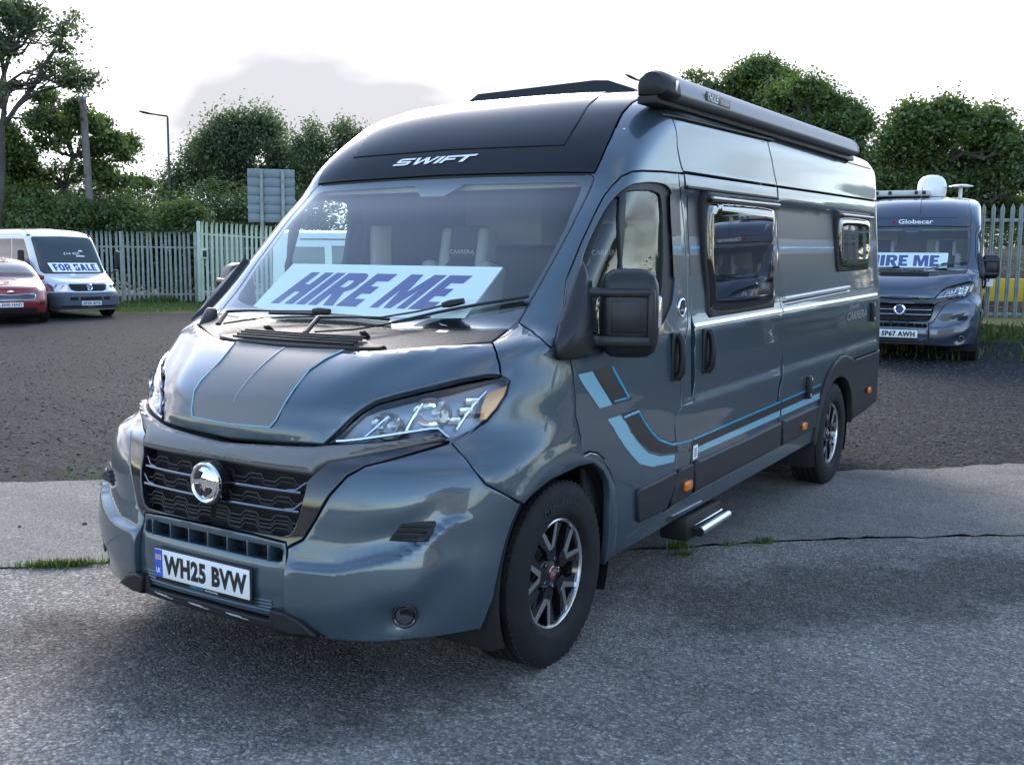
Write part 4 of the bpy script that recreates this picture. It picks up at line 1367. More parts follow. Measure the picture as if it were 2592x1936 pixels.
# grass: verges by both fences, tufts along the slab edge
def blades(name, pts, h, seed, mat=M_GRASS, kind='stuff'):
    r = np.random.default_rng(seed)
    n = len(pts)
    a = r.uniform(0, 2 * np.pi, n)
    w = h * r.uniform(.06, .14, n)
    d = np.stack([np.cos(a), np.sin(a), np.zeros(n)], 1)
    lean = np.stack([np.cos(a + 1.57), np.sin(a + 1.57), np.zeros(n)], 1) * (h * r.uniform(-.6, .6, n))[:, None]
    up_ = np.zeros((n, 3)); up_[:, 2] = h * r.uniform(.6, 1.1, n)
    V = np.stack([pts - d * w[:, None], pts + d * w[:, None], pts + lean * .4 + up_ * .6 + d * w[:, None] * .7, pts + lean + up_, ], 1)
    F = np.arange(n * 4).reshape(-1, 4)
    o = link(name, fast_mesh(name, V.reshape(-1, 3), F, mat))
    if kind:
        o['kind'] = kind
    return o


nrm2 = Vector((du.y, -du.x, 0))      # towards the camera from the left fence
def verge(n, along0, along1, w0, w1, seed):
    r = np.random.default_rng(seed)
    a = r.uniform(along0, along1, n); b = w0 + (w1 - w0) * r.random(n)**.8
    p = np.array(G0)[None] + np.outer(a, np.array(du)) + np.outer(b, np.array(nrm2))
    keep = b < w1 - .9 + .9 * np.sin(a * 1.3) * np.sin(a * .57 + 1)
    p = p[keep]
    p[:, 2] = gz(p[:, 0], p[:, 1])
    return p


def vpoly(a0, a1, b0, b1):
    c = lambda a, b: tuple((G0 + du * a + nrm2 * b)[:2])
    pts = [c(a0, b0)] + [c(a, b1 + .5 * math.sin(a * 1.1) + .3 * math.sin(a * 2.9)) for a in np.linspace(a0, a1, 40)] + [c(a1, b0)]
    return pts
sheet('grass_verge', vpoly(-9, 14, -12, 7.2), M_VERGE, .006, .6)
p = verge(15000, -9, 13, -1.0, 7.3, 3)
blades('verge_grass', p, np.random.default_rng(1).uniform(.05, .16, len(p)), 4)
p = verge(6000, -9, 13, -.6, .6, 5)
blades('verge_grass', p, np.random.default_rng(1).uniform(.12, .34, len(p)), 6)
rv = np.random.default_rng(8)
a = rv.uniform(-5, 4, 5000); b = rv.uniform(-.9, 3.2, 5000)
nr = Vector((dr.y, -dr.x, 0))
p = np.array(RA)[None] * 0 + np.array(ra)[None] + np.outer(a, np.array(dr)) + np.outer(b, np.array(nr) * 1.0)
p = p[(b < .9) | (rv.random(5000) < .25)]
p[:, 2] = gz(p[:, 0], p[:, 1])
blades('verge_grass', p, rv.uniform(.05, .20, len(p)), 9)
c2 = lambda a_, b_: tuple((ra + dr * a_ + nr * b_)[:2])
sheet('grass_verge', [c2(-6, -9), c2(-6, 1.2), c2(-3, 1.5), c2(0, 1.1), c2(2, 1.6), c2(5, 1.2), c2(9, 1.3), c2(9, -9)], M_VERGE, .006, .5, wob=.03)
# tufts
def tuft(x, y, w, n, h, lb, seed):
    r = np.random.default_rng(seed)
    t_ = r.normal(0, w, n)
    q = np.column_stack([x + t_ * .76 + r.normal(0, .012, n), y + t_ * .65 + r.normal(0, .018, n), np.full(n, .008)])
    o = blades('grass_tuft', q, h * np.random.default_rng(seed + 1).uniform(.4, 1.1, n), seed + 2, kind=None)
    tag(o, lb, 'grass tuft', 'tufts along the slab edge')
    o['kind'] = 'stuff'
tuft(-1.74, .60, .095, 700, .045, 'longest grass tuft on the slab edge left of the bumper', 41)
tuft(-1.52, .82, .03, 200, .04, 'small grass tuft on the slab edge tucked against the bumper', 44)
tuft(-2.08, .27, .03, 90, .03, 'sparse grass tuft at the far left end of the slab edge', 47)
tuft(.80, 2.73, .035, 130, .06, 'weed tuft right under the entry step', 50)
tuft(.87, 2.62, .03, 110, .04, 'weed tuft on the slab edge between front wheel and entry step', 53)
tuft(1.16, 3.12, .035, 130, .04, 'small weed tuft on the slab edge right of the entry step', 56)
tuft(1.02, 2.96, .02, 70, .03, 'tiny weed tuft on the slab edge just right of the entry step', 59)
rg = np.random.default_rng(61)
q = np.column_stack([rg.normal(-3.55, .3, 220), rg.normal(2.02, .12, 220), np.full(220, .004)])
blades('gravel_moss', q, rg.uniform(.015, .04, 220), 62)

# ------------------------------------------------------------------ posts and signs
def lamp(label, top, head, base_z, r0=.085):
    top, head = Vector(top), Vector(head)
    b = Vector((top.x, top.y, base_z))
    t = thing('street_lamp', label, 'street lamp', b, 0, 'street lamps beyond the fence')
    T, Hd = top - b, head - b
    MB().tube([Vector((0, 0, 0)), T * .35, T * .36, T], [r0, r0 * .95, r0 * .62, r0 * .5], 10).build('column', M_STEEL, t)
    MB().tube([T, T + Vector((0, 0, .06)), T.lerp(Hd, .35) + Vector((0, 0, .02)), Hd.lerp(T, .25)], [r0 * .5, r0 * .45, r0 * .4, r0 * .4], 8).build('bracket', M_STEEL, t)
    d = (Hd - T).normalized()
    c = Hd - d * .28
    MB().tube([c - d * .30, c - d * .1, c + d * .12, c + d * .30], [.05, .10, .115, .04], 10, flat=.5, upv=(0, 0, 1)).build('lantern', M_STEEL, t)
lamp('street lamp standing between the left trees, head pointing left', at(1168 * k3, 822 * k3, 46), at(968 * k3, 776 * k3, 46), 0)
lamp('street lamp whose head shows just left of the awning end', at(980 + 1952 * .3345, 170 + 128 * .3345, 44), at(980 + 1806 * .3345, 170 + 58 * .3345, 44), .5)
tp = at(575 * k3, 682 * k3, 41.5); tb = at(655 * k3, 1640 * k3, 41.5)
tp0 = thing('wooden_pole', 'leaning weathered wooden pole topped with foliage at the left', 'pole', (tb.x, tb.y, 0))
dv_ = tp - Vector((tb.x, tb.y, 0))
MB().tube([Vector((0, 0, 0)), dv_ * .5, dv_], [.155, .14, .125], 14).build('pole', M_WOODP, tp0)
MB().tube([dv_ * .985, dv_ * 1.004], [.135, .13], 14).build('pole_cap', M_SGREY, tp0)

c = [at(200 + x * k4, 240 + y * k4, 40) for x, y in ((1206, 530), (1550, 566), (1560, 925), (1220, 920))]
sg_o = (c[3] + Vector((0, 0, 0)))
sx = (c[2] - c[3]); sh_ = (c[0].z - c[3].z)
Ls = math.hypot(sx.x, sx.y); an = math.atan2(sx.y, sx.x)
rs = thing('road_sign', 'grey back of a large road sign on two posts beyond the gate', 'road sign', (sg_o.x, sg_o.y, 0), an)
z_b = sg_o.z
for k in range(6):
    zz = z_b + sh_ * (k + .5) / 6
    MB().box((Ls / 2, 0, zz), (Ls, .03, sh_ / 6 - .025), None, .004).build('sign_plank', M_SGREY, rs)
MB().box((Ls / 2, .025, z_b + sh_ / 2), (Ls - .02, .015, sh_ - .02)).build('sign_face', M_SGREY, rs)
for fr in (.295, .745):
    MB().tube([(Ls * fr, -.09, 0), (Ls * fr, -.09, z_b + sh_ - .05)], .075, 12).build('sign_post', M_GALV, rs)
    for k in range(1, 6):
        MB().box((Ls * fr, -.03, z_b + sh_ * k / 6), (.24, .03, .03), None, .004).build('sign_clamp', M_STEEL, rs)

# ------------------------------------------------------------------ the camper van
def flank_relief(u, z):
    zz = np.array([.2, .78, .85, .90, .95, 1.02, 1.24, 1.272, 1.305, 1.36, 1.92, 1.965, 2.01, 2.06, 2.6])
    dd = np.array([0, 0, .004, .002, -.010, -.004, .000, .004, -.007, -.016, -.014, .005, .004, 0, 0])
    k = np.clip((u - 1.9) / .4, 0, 1)
    k = k * k * (3 - 2 * k)
    q = z - .0155 * (u - 2.2)
    o = 0
    for dzz in (-.014, -.007, 0, .007, .014):
        o = o + np.interp(q + dzz, zz, dd) / 5
    return o * k


DUC = Skin(DUCATO_LV, 6.25, 6.365, flank_relief)
su, sv = DUC.su, DUC.sv


def uz(*pts):
    return np.array([(su(u, z), z) for u, z in pts])


def vz(*pts):
    return np.array([(sv(v, z), z) for v, z in pts])


def on_skin(s, z, off=0.0):
    s, z = np.asarray(s, float), np.asarray(z, float)
    return DUC.S(s, z) + DUC.nrm(s, z) * off


def flank_pt(u, z, off=0.0):
    return on_skin(su(u, z), z, off)


def letters_on_flank(txt, u0, u1, z0, z1, off, mat, parent, name, shear=0.0, bold=0.0, slope=0.0155):
    V, F = text_geo(txt, 1.0, shear, bold)
    A = fit_geo(V, u1 - u0, z1 - z0, (u0 + u1) / 2, 0)
    P = [flank_pt(a[0], (z0 + z1) / 2 + a[1] + slope * (a[0] - (u0 + u1) / 2), off) for a in A]
    return link(name, new_mesh(name, P, F, mat, False), parent)


def letters_on_front(V, F, w, h, zc, off, mat, parent, name, vc=0.0, rise=0.0):
    A = fit_geo(V, w, h, vc, 0)
    P = []
    for a in A:
        z = zc + a[1] + rise * a[0]
        P.append(on_skin(sv(a[0], z), z, off))
    return link(name, new_mesh(name, P, F, mat, False), parent)


def block_letters(word):
    """heavy slanted capitals as outlines: list of (polygon, hole) in letter units, height 1"""
    t = .30
    G = {
        'H': [[(0, 0), (.27, 0), (.27, .38), (.43, .38), (.43, 0), (.70, 0), (.70, 1), (.43, 1), (.43, .62), (.27, .62), (.27, 1), (0, 1)]],
        'I': [[(0, 0), (.28, 0), (.28, 1), (0, 1)]],
        'E': [[(0, 0), (.58, 0), (.58, .23), (.27, .23), (.27, .39), (.52, .39), (.52, .61), (.27, .61), (.27, .77), (.58, .77), (.58, 1), (0, 1)]],
        'M': [[(0, 0), (.23, 0), (.23, .58), (.38, 0), (.58, 0), (.73, .58), (.73, 0), (.96, 0), (.96, 1), (.63, 1), (.48, .46), (.33, 1), (0, 1)]],
        'F': [[(0, 0), (.27, 0), (.27, .38), (.50, .38), (.50, .61), (.27, .61), (.27, .77), (.56, .77), (.56, 1), (0, 1)]],
        'L': [[(0, 0), (.54, 0), (.54, .23), (.27, .23), (.27, 1), (0, 1)]],
    }
    def arc(cx, cy, rx, ry, a0, a1, n=6):
        return [(cx + rx * math.cos(rad(a0 + (a1 - a0) * k / n)), cy + ry * math.sin(rad(a0 + (a1 - a0) * k / n))) for k in range(n + 1)]
    # letters with counters are split into simple pieces
    G['R'] = [[(0, 0), (.27, 0), (.27, 1), (0, 1)], [(.27, .77), (.40, .77)] + arc(.40, .72, .06, .05, 90, 0, 3) + [(.46, .62)] + arc(.40, .61, .06, .05, 0, -90, 3) + [(.27, .56), (.27, .34)] + [(.45, .36)] + arc(.48, .60, .25, .18, -60, 30, 4) + [(.73, .72)] + arc(.48, .74, .25, .26, 0, 90, 5) + [(.27, 1)],
              [(.30, .36), (.46, 0), (.75, 0), (.56, .42), (.45, .40)]]
    G['O'] = [arc(.36, .70, .36, .30, 180, 0, 10) + [(.45, .70)] + arc(.36, .70, .09, .08, 0, 180, 6) + [(.27, .70)],
              arc(.36, .30, .36, .30, 180, 360, 10) + [(.45, .30)] + arc(.36, .30, .09, .08, 360, 180, 6) + [(.27, .30)],
              [(0, .30), (.27, .30), (.27, .70), (0, .70)], [(.45, .30), (.72, .30), (.72, .70), (.45, .70)]]
    G['S'] = [[(0, .08), (.08, 0), (.60, 0), (.68, .08), (.68, .50), (.60, .58), (.27, .62), (.27, .78), (.41, .78), (.41, .68), (.67, .68), (.67, .92), (.59, 1), (.09, 1), (.01, .92), (.01, .50), (.09, .42), (.41, .38), (.41, .22), (.27, .22), (.27, .33), (0, .33)]]
    _old_s = [[(0, .30)] + arc(.34, .29, .34, .29, 180, 360, 8) + [(.68, .36)] + arc(.40, .42, .28, .16, 0, 60, 3) + [(.27, .66)] + arc(.33, .72, .07, .06, 200, 90, 3) + arc(.34, .72, .07, .06, 90, 0, 3) + [(.41, .66), (.67, .66), (.67, .72)] + arc(.34, .72, .34, .28, 0, 180, 8) + [(0, .64)] + arc(.28, .60, .28, .16, 180, 240, 3) + [(.41, .36)] + arc(.35, .28, .06, .06, 20, -90, 3) + arc(.33, .28, .06, .06, -90, -180, 3) + [(.27, .36), (0, .36)]]
    G['A'] = [[(0, 0), (.26, 0), (.31, .20), (.47, .20), (.52, 0), (.78, 0), (.55, 1), (.23, 1)]]
    V, F = [], []
    x = 0.0
    for ch in word:
        if ch == ' ':
            x += .30
            continue
        wmax = 0
        for poly in G[ch]:
            n = len(V)
            V.extend([(x + a, b, 0.0) for a, b in poly])
            F.append(tuple(range(n, n + len(poly))))
            wmax = max(wmax, max(a for a, b in poly))
        x += wmax + .085
    # triangulate concave outlines safely
    bm = bmesh.new()
    vs_ = [bm.verts.new(v) for v in V]
    for f in F:
        try:
            bm.faces.new([vs_[i] for i in f])
        except ValueError:
            pass
    bm.normal_update()
    bmesh.ops.triangulate(bm, faces=bm.faces[:], ngon_method='EAR_CLIP')
    bm.verts.index_update()
    V2 = [tuple(v.co) for v in bm.verts]
    F2 = [tuple(v.index for v in f.verts) for f in bm.faces]
    bm.free()
    return V2, F2


def ring_disc(MBo, c, n, r, mi, x=None, k=24):
    c, n = Vector(c), Vector(n).normalized()
    x = n.orthogonal().normalized()
    y = n.cross(x)
    V = [c] + [c + x * (r * math.cos(2 * math.pi * i / k)) + y * (r * math.sin(2 * math.pi * i / k)) for i in range(k)]
    MBo.add(V, [(0, 1 + i, 1 + (i + 1) % k) for i in range(k)], mi)


def make_wheel(root, side, u, style):
    """wheel > tyre, rim, ... built around its own centre; side +1 is the flank towards +x"""
    e = link('wheel', None, root, (0, 0, 0))
    cx, R = 0.93, 0.371
    X = lambda p: side * p
    # tyre: profile across the tread with grooves, axis x
    prof = [(.225, -.10), (.235, -.118), (.300, -.122), (.340, -.112), (.360, -.100)]
    for g in (-.062, -.020, .022, .064):
        prof += [(.3705, g - .006), (.360, g - .004), (.360, g + .004), (.3705, g + .006)]
    prof += [(.3690, .092), (.362, .101), (.348, .110), (.334, .1145), (.330, .1165), (.300, .1195), (.268, .1195), (.250, .117), (.238, .112), (.228, .100), (.222, .092)]
    m = MB().lathe([(r, X(cx + p)) for r, p in prof], 72, 'x', (0, u, R))
    # tread sipes and shoulder blocks: short dark grooves cut as thin lugs
    for k in range(64):
        a = 2 * math.pi * k / 64
        for x0, x1, da in ((.070, .098, .03), (-.098, -.070, .03)):
            c = Vector((X(cx + (x0 + x1) / 2), u + math.cos(a) * .3688, R + math.sin(a) * .3688))
            m.box(c, (x1 - x0, .021, .010), (a - math.pi / 2, 0, 0))
    # small raised ring of sidewall
    ty = m.build('tyre', M_TYRE, e, 35)
    # maker's lettering moulded in the sidewall
    if style['livery']:
        V, F = text_geo('MICHELIN', 1.0, 0, 0.02, extrude=0.0)
        A = fit_geo(V, 1.15, 0.034, 0, 0)
        P = []
        for a in A:
            an = math.pi / 2 + rad(-6) - a[0]
            rr = .300 + a[1]
            P.append((X(cx + .1207), u - math.cos(an) * rr * (1 if side > 0 else -1) * -1, R + math.sin(an) * rr))
        link('lettering', new_mesh('lettering', P, F, M_RUBBER, False), e)
    # rim barrel and lip
    fx = cx + .088
    b = MB().lathe([(.215, X(cx - .08)), (.200, X(cx - .05)), (.190, X(cx + .02)), (.196, X(fx - .03)), (.2085, X(fx - .004))], 48, 'x', (0, u, R), 0)
    b.build('rim', [M_GLOSSK], e)
    lp = MB().lathe([(.2085, X(fx - .004)), (.2105, X(fx + .004)), (.2165, X(fx + .006)), (.2235, X(fx + .002)), (.2245, X(fx - .006))], 64, 'x', (0, u, R))
    lp.build('rim_lip', M_ALU, e)
    # disc behind, brake
    br = MB().lathe([(.0, X(cx + .0)), (.150, X(cx + .0)), (.150, X(cx - .02))], 40, 'x', (0, u, R))
    br.build('brake_disc', principled('brake_steel', (.25, .24, .24), .4, 1.0), e)
    cal = MB().box((X(cx + .005), u - .125, R + .03), (.07, .07, .16), None, .02)
    cal.build('brake_caliper', M_ALU, e)
    # five Y spokes: black body with machined cheeks
    for k in range(5):
        sp = MB()
        a0 = 2 * math.pi * k / 5 + rad(101)
        def P2(r, da):
            return (math.cos(a0 + da) * r, math.sin(a0 + da) * r)
        # V-shaped web from the hub to two points on the lip
        for sg in (1, -1):
            poly = [P2(.055, 0), P2(.110, sg * .02), P2(.203, sg * .27), P2(.203, sg * .50), P2(.120, sg * .34), P2(.070, sg * .42)]
            if sg < 0:
                poly = poly[::-1]
            sp.prism([(p[0], p[1]) for p in poly], (X(fx - .030), u, R), (0, side, 0), (0, 0, 1), (X(.024), 0, 0))
            pol2 = [P2(.104, sg * -.01), P2(.118, sg * -.01), P2(.128, sg * .045), P2(.207, sg * .225), P2(.207, sg * .315), P2(.110, sg * .19)]
            if sg < 0:
                pol2 = pol2[::-1]
            MB().prism([(p[0], p[1]) for p in pol2], (X(fx - .0065), u, R), (0, side, 0), (0, 0, 1), (X(.003), 0, 0)).build('machined_spoke_face', M_ALU, e, 30)
        sp.build('spoke', M_GLOSSK, e, 30)
    hb = MB().lathe([(.0, X(fx - .012)), (.030, X(fx - .012)), (.040, X(fx - .016)), (.076, X(fx - .022)), (.084, X(fx - .04))], 32, 'x', (0, u, R))
    hb.build('hub', M_GLOSSK, e)
    cp = MB()
    cp.lathe([(.0, X(fx - .006)), (.022, X(fx - .006)), (.026, X(fx - .007))], 24, 'x', (0, u, R), 0)
    cp.lathe([(.026, X(fx - .007)), (.030, X(fx - .009)), (.031, X(fx - .013))], 24, 'x', (0, u, R), 1)
    c_o = cp.build('hub_cap', [principled('badge_red', (.20, .015, .03), .25, 0, 1), M_DCHROME], e)
    V, F = text_geo('FIAT', 1.0, 0, 0.01)
    A = fit_geo(V, .034, .024)
    link('badge_lettering', new_mesh('badge_lettering', on_plane(A, (X(fx - .0052), u, R), (0, side, 0), (0, 0, 1)), F, M_SILV, False), e)
    for k in range(5):
        an = 2 * math.pi * k / 5 + rad(101 + 36)
        bt = MB().lathe([(.0, X(fx - .010)), (.009, X(fx - .010)), (.011, X(fx - .013)), (.0115, X(fx - .03))], 12, 'x', (0, u + math.cos(an) * .058 * side, R + math.sin(an) * .058))
        bt.build('wheel_bolt', M_DCHROME, e)
    return e


def make_mirror(root, side, style):
    e = link('door_mirror', None, root)
    X = lambda v: side * v
    bs = MB()
    # triangular foot on the door and wing
    foot = [(1.40, 1.60), (1.30, 1.23), (0.965, 1.17), (0.945, 1.235), (1.03, 1.42), (1.18, 1.60)]
    pts = CV['mirbase']
    fp = panel(DUC, 'mirror_foot', chaikin(pts, 1), M_MIRR, e, off=.030, bev=.012, gap=0, depth=.034, dome=.02, dome_r=.08, mirror=False, gw=.04, gz=.04)
    if side < 0:
        me = fp.data
        co = np.array([v.co[:] for v in me.vertices]); co[:, 0] *= -1
        me.vertices.foreach_set('co', co.ravel()); me.flip_normals(); me.update()
    hc = Vector((X(1.142), 1.305, 1.398))
    # head: rounded shell, taller than wide, narrowing upwards
    bm = bmesh.new()
    bmesh.ops.create_cube(bm, size=1.0)
    bmesh.ops.subdivide_edges(bm, edges=bm.edges[:], cuts=5, use_grid_fill=True)
    for v in bm.verts:
        c = v.co.copy()
        q = Vector((abs(c.x) * 2, abs(c.y) * 2, abs(c.z) * 2))
        L = (q.x**5 + q.y**3 + q.z**5)**(1 / 5.0) if True else 1
        L = max(L, 1e-6)
        mx = max(q.x, q.y, q.z)
        c = c / L * mx
        zt = c.z * 2
        w = 1.0 - 0.10 * max(0, zt)**2 - 0.05 * max(0, -zt)**2
        d = 1.0 - 0.22 * abs(zt)**2
        v.co = Vector((c.x * .248 * w, c.y * .15 * d * (1.15 if c.y < 0 else .8), c.z * .365))
    bm.verts.index_update()
    R = Euler((0, 0, rad(26) * side)).to_matrix()
    hd = MB().add([R @ v.co + hc for v in bm.verts], [[v.index for v in f.verts] for f in bm.faces])
    bm.free()
    hd.build('mirror_head', M_MIRR, e, 60)
    # square cover plate and its frame on the front of the head
    pl = MB()
    fo = lambda x, y, z: R @ Vector((X(x), y, z)) + hc
    def slab(x0, x1, z0, z1, y0, y1, bev, mb):
        c = fo((x0 + x1) / 2, (y0 + y1) / 2, (z0 + z1) / 2)
        mb.box(c, (abs(x1 - x0), abs(y1 - y0), abs(z1 - z0)), (0, 0, rad(26) * side), bev)
    slab(-.135, .100, .068, .102, -.098, -.05, .012, pl)
    slab(-.135, .100, -.132, -.088, -.098, -.05, .012, pl)
    slab(.072, .104, -.125, .098, -.098, -.04, .012, pl)
    pl.build('mirror_frame', M_MIRR, e)
    p2 = MB()
    slab(-.078, .064, -.080, .060, -.088, -.04, .015, p2)
    p2.build('cover_plate', M_MIRR, e)
    a0 = fo(-.125, -.070, .085); a1 = Vector((X(.985), 1.145, 1.484))
    b0 = fo(-.125, -.070, -.110); b1 = Vector((X(1.0), 1.145, 1.290))
    for p, q, hgt in ((a0, a1, .036), (b0, b1, .046)):
        d = (q - p)
        n = d.length
        ang = math.atan2(d.y, d.x)
        MB().box((p + q) / 2, (n + .02, .062, hgt), (0, 0, ang), .014).build('mirror_arm', M_MIRR, e)
    g = MB().box(fo(0, .052, .0), (.19, .006, .29), (0, 0, rad(26) * side), .002)
    g.build('mirror_glass', M_CHROME, e)
    ind = MB().box(fo(.114, -.030, .006), (.034, .045, .135), (0, 0, rad(26) * side), .014, 3)
    io = ind.build('indicator_lens', principled('indicator_clear', (.62, .60, .58), .12, .35, 1.0), e)
    am = MB()
    for k in range(7):
        am.box(fo(.1305, -.036, -.036 + k * .013), (.004, .026, .007), (0, 0, rad(26) * side))
    am.build('indicator_amber', M_AMBER, e)
    return e


def build_van(root, st):
    """all parts of a high-roof panel-van camper under root; st holds colours and which fittings it has"""
    PT, ROOF = st['paint'], st['roof']
    B = lambda *a, **k: panel(DUC, *a, parent=root, **k) if False else None
    def P(name, outline, mat, **k):
        par = k.pop('parent', root)
        return panel(DUC, name, outline, mat, par, **k)
    C = CV
    c0 = lambda z: np.array([[0.0, z]])

    # ---- bonnet with a raised middle between two creases
    rz = np.array(C['ridge']); 
    def bonnet_extra(PP, s, z):
        rs = np.interp(z, [.93, .968, 1.06, 1.12, 1.17, 1.21, 1.25, 1.30], [.24, .256, .268, .285, .31, .34, .38, .46])
        a = np.abs(s)
        k = np.clip((rs + .05 - a) / .10, 0, 1)
        k = k * k * (3 - 2 * k)
        fade = np.clip((z - .925) / .05, 0, 1) * np.clip((1.32 - z) / .06, 0, 1)
        return .016 * k * fade
    bon = cat(c0(.9212), C['bf'][1:], C['hb'], C['bw'], rev(C['br'])[:0], C['br'][1:-1], c0(1.2343))
    P('bonnet', sym(bon), PT, mirror=False, gw=.035, gz=.014, extra=bonnet_extra, depth=.03, bev=.006, gap=.004)
    lip = MB()
    # ---- wings, cab sides
    wing = cat(C['hlRear'], C['bsC'], C['arch'], C['dgC'], C['dgA1'], rev(C['apw']), rev(C['wsr1']), rev(C['cowlside']), rev(C['bw']))
    def wing_extra(PP, s, z):
        # flared lip round the wheel opening
        r = np.hypot(PP[:, 1] - .94, PP[:, 2] - .36)
        k = np.clip((.56 - r) / .07, 0, 1)
        return .014 * k * k * (3 - 2 * k)
    P('wing', wing, PT, gw=.035, gz=.03, extra=wing_extra, depth=.03)
    cr = np.array(C['capright'])
    top_s = cr[-1, 0] + .13
    cab = cat(C['wsr2'], cr, [[top_s, 2.500]], [[su(2.109, 2.347) + .015, 2.500]], uz((2.109, 2.347), (2.165, 2.19), (2.222, 2.040)), rev(C['dgA2']), C['apw'][::-1])
    P('cab_side', cab, PT, gw=.045, gz=.03)
    # ---- front door with its window
    seal = chaikin(C['seal'], 1)
    door = cat(C['dgA1'], C['dgA2'], C['dgB'], C['dgC'])
    ld = P('front_door', door, PT, holes=[seal], gw=.05, gz=.035, hole_depth=.045)
    qg = chaikin(C['qglass'], 1); dg = chaikin(C['dglass'], 1)
    for o in ld:
        sg = 1 if o.data.vertices[0].co.x > 0 else -1
        sub = []
        wf = panel(DUC, 'window_frame', seal, M_BLACK, o, holes=[qg, dg], off=-.012, bev=.005, depth=.03, gap=-.004, mirror=True, gw=.05, gz=.04)
        wg = panel(DUC, 'window_glass', C['seal'], M_DGLASS, o, off=-.022, bev=0, depth=0, gap=.0, mirror=True, gw=.08, gz=.08)
        for pr in (wf, wg):
            keep = 0 if sg > 0 else 1
            bpy.data.objects.remove(pr[1 - keep])
        # pull handle
        h = MB()
        hm = lambda u, z, f: Vector(flank_pt(u, z, f)) * 1.0
        pts = [hm(2.022, 1.262, .012), hm(2.018, 1.235, .034), hm(2.016, 1.155, .040), hm(2.014, 1.085, .034), hm(2.012, 1.056, .012)]
        if sg < 0:
            pts = [Vector((-p.x, p.y, p.z)) for p in pts]
        h.tube(pts, [.020, .019, .018, .019, .020], 10)
        bx = hm(2.017, 1.16, .004)
        h.box((sg * bx.x, bx.y, bx.z), (.016, .098, .232), None, .030, 3)
        h.build('door_handle', M_BLACK, o)
    # ---- pillar strip, fuel flap, sliding door, rear quarter
    slf = np.array(C['slf'])
    bp = cat(slf, uz((2.25, .60), (2.262, .448), (2.10, .436), (1.99, .425)))
    dgb = np.array(C['dgB'])
    k0 = int(np.argmin(np.abs(dgb[:, 1] - .44) + (dgb[:, 0] < 1.15) * 9))
    bp = cat(slf, uz((2.262, .448)), rev(dgb[:k0 + 1]))
    P('door_pillar', bp, PT, gw=.05, gz=.035)
    sld = cat(uz((2.232, 2.040), (2.9, 2.052), (3.672, 2.068), (3.686, 1.3), (3.686, .478), (2.9, .462), (2.268, .448)), rev(slf)[:0], uz((2.252, .60), (2.262, .95), (2.268, 1.33), (2.255, 1.55)))
    so = P('sliding_door', sld, PT, gw=.07, gz=.022)
    for o in so:
        sg = 1 if o.data.vertices[0].co.x > 0 else -1
        if sg < 0:
            continue
        h = MB()
        hm = lambda u, z, f: Vector(flank_pt(u, z, f))
        h.tube([hm(2.418, 1.262, .012), hm(2.414, 1.235, .034), hm(2.412, 1.155, .040), hm(2.410, 1.085, .034), hm(2.408, 1.056, .012)], [.020, .019, .018, .019, .020], 10)
        bx = hm(2.413, 1.16, .004)
        h.box(bx, (.016, .098, .232), None, .030, 3)
        h.build('door_handle', M_BLACK, o)
    aro = np.array(C['archRo'])
    # rear arch outline from (u, z) so that it closes under the flank
    arc_o = [(4.445, .36), (4.455, .47), (4.50, .60), (4.585, .73), (4.70, .835), (4.84, .905), (5.0, .938), (5.16, .938), (5.30, .910), (5.42, .868), (5.455, .850)]
    arc_i = [(4.50, .36), (4.525, .50), (4.585, .61), (4.67, .695), (4.78, .752), (4.90, .783), (5.03, .786), (5.15, .765), (5.26, .718), (5.345, .650), (5.395, .560), (5.415, .470), (5.42, .40)]
    rq = cat(uz((3.694, 2.068), (4.9, 2.093), (6.20, 2.118)), [[2.35, 2.120], [2.35, .905]], uz((6.20, .898), (5.46, .886), (5.455, .850)), uz(*arc_o[::-1][1:]), uz((4.43, .395), (3.694, .382), (3.694, .9)))
    P('rear_quarter', rq, PT, gw=.07, gz=.022)
    P('rear_bumper', cat(uz((5.462, .880), (6.20, .892)), [[2.35, .899], [2.35, .46]], uz((6.20, .455), (6.0, .43), (5.425, .395), (5.425, .45), (5.44, .6), (5.456, .78))), M_GREYP, off=.006, gw=.06, gz=.04, bev=.008)
    P('rear_wheel_arch', cat(uz(*arc_o), uz((5.44, .62), (5.425, .40)), uz(*arc_i[::-1])), M_GREYP, off=.022, bev=.012, depth=.05, gap=0, gw=.05, gz=.03)
    # ---- upper flanks
    P('upper_panel', cat(uz((2.222, 2.046), (2.165, 2.19), (2.109, 2.350)), [[su(2.109, 2.347) + .015, 2.500]], [[su(3.52, 2.366), 2.500]], uz((3.529, 2.366), (3.60, 2.22), (3.680, 2.074))), PT, gw=.07, gz=.03)
    P('upper_panel', cat(uz((3.686, 2.074), (3.605, 2.22), (3.535, 2.366)), [[su(3.53, 2.366), 2.500]], [[2.35, 2.500], [2.35, 2.128]], uz((6.2, 2.126), (4.9, 2.10))), PT, gw=.07, gz=.03)
    # ---- rear end
    P('rear_door', sym(cat([[2.352, .90]], [[2.352, 2.500]])[:0]) if False else np.array([[2.36, .50], [2.998, .50], [2.998, 2.5], [2.36, 2.5]]), PT, gw=.12, gz=.10)
    # ---- sill
    P('sill', cat(uz((1.405, .365)), uz((1.353, .306), (2.06, .330), (2.90, .352), (3.69, .368), (4.43, .384), (4.43, .452), (3.69, .470), (2.9, .455), (2.262, .441), (2.02, .425)), rev(dgb[k0:])), PT, gw=.06, gz=.02)
    # ---- protective mouldings
    P('side_moulding', C['m1'], M_GREYP, off=.018, bev=.010, depth=.024, gap=0, gw=.05, gz=.03)
    P('side_moulding', C['m1b'], M_GREYP, off=.018, bev=.008, depth=.024, gap=.002, gw=.05, gz=.03)
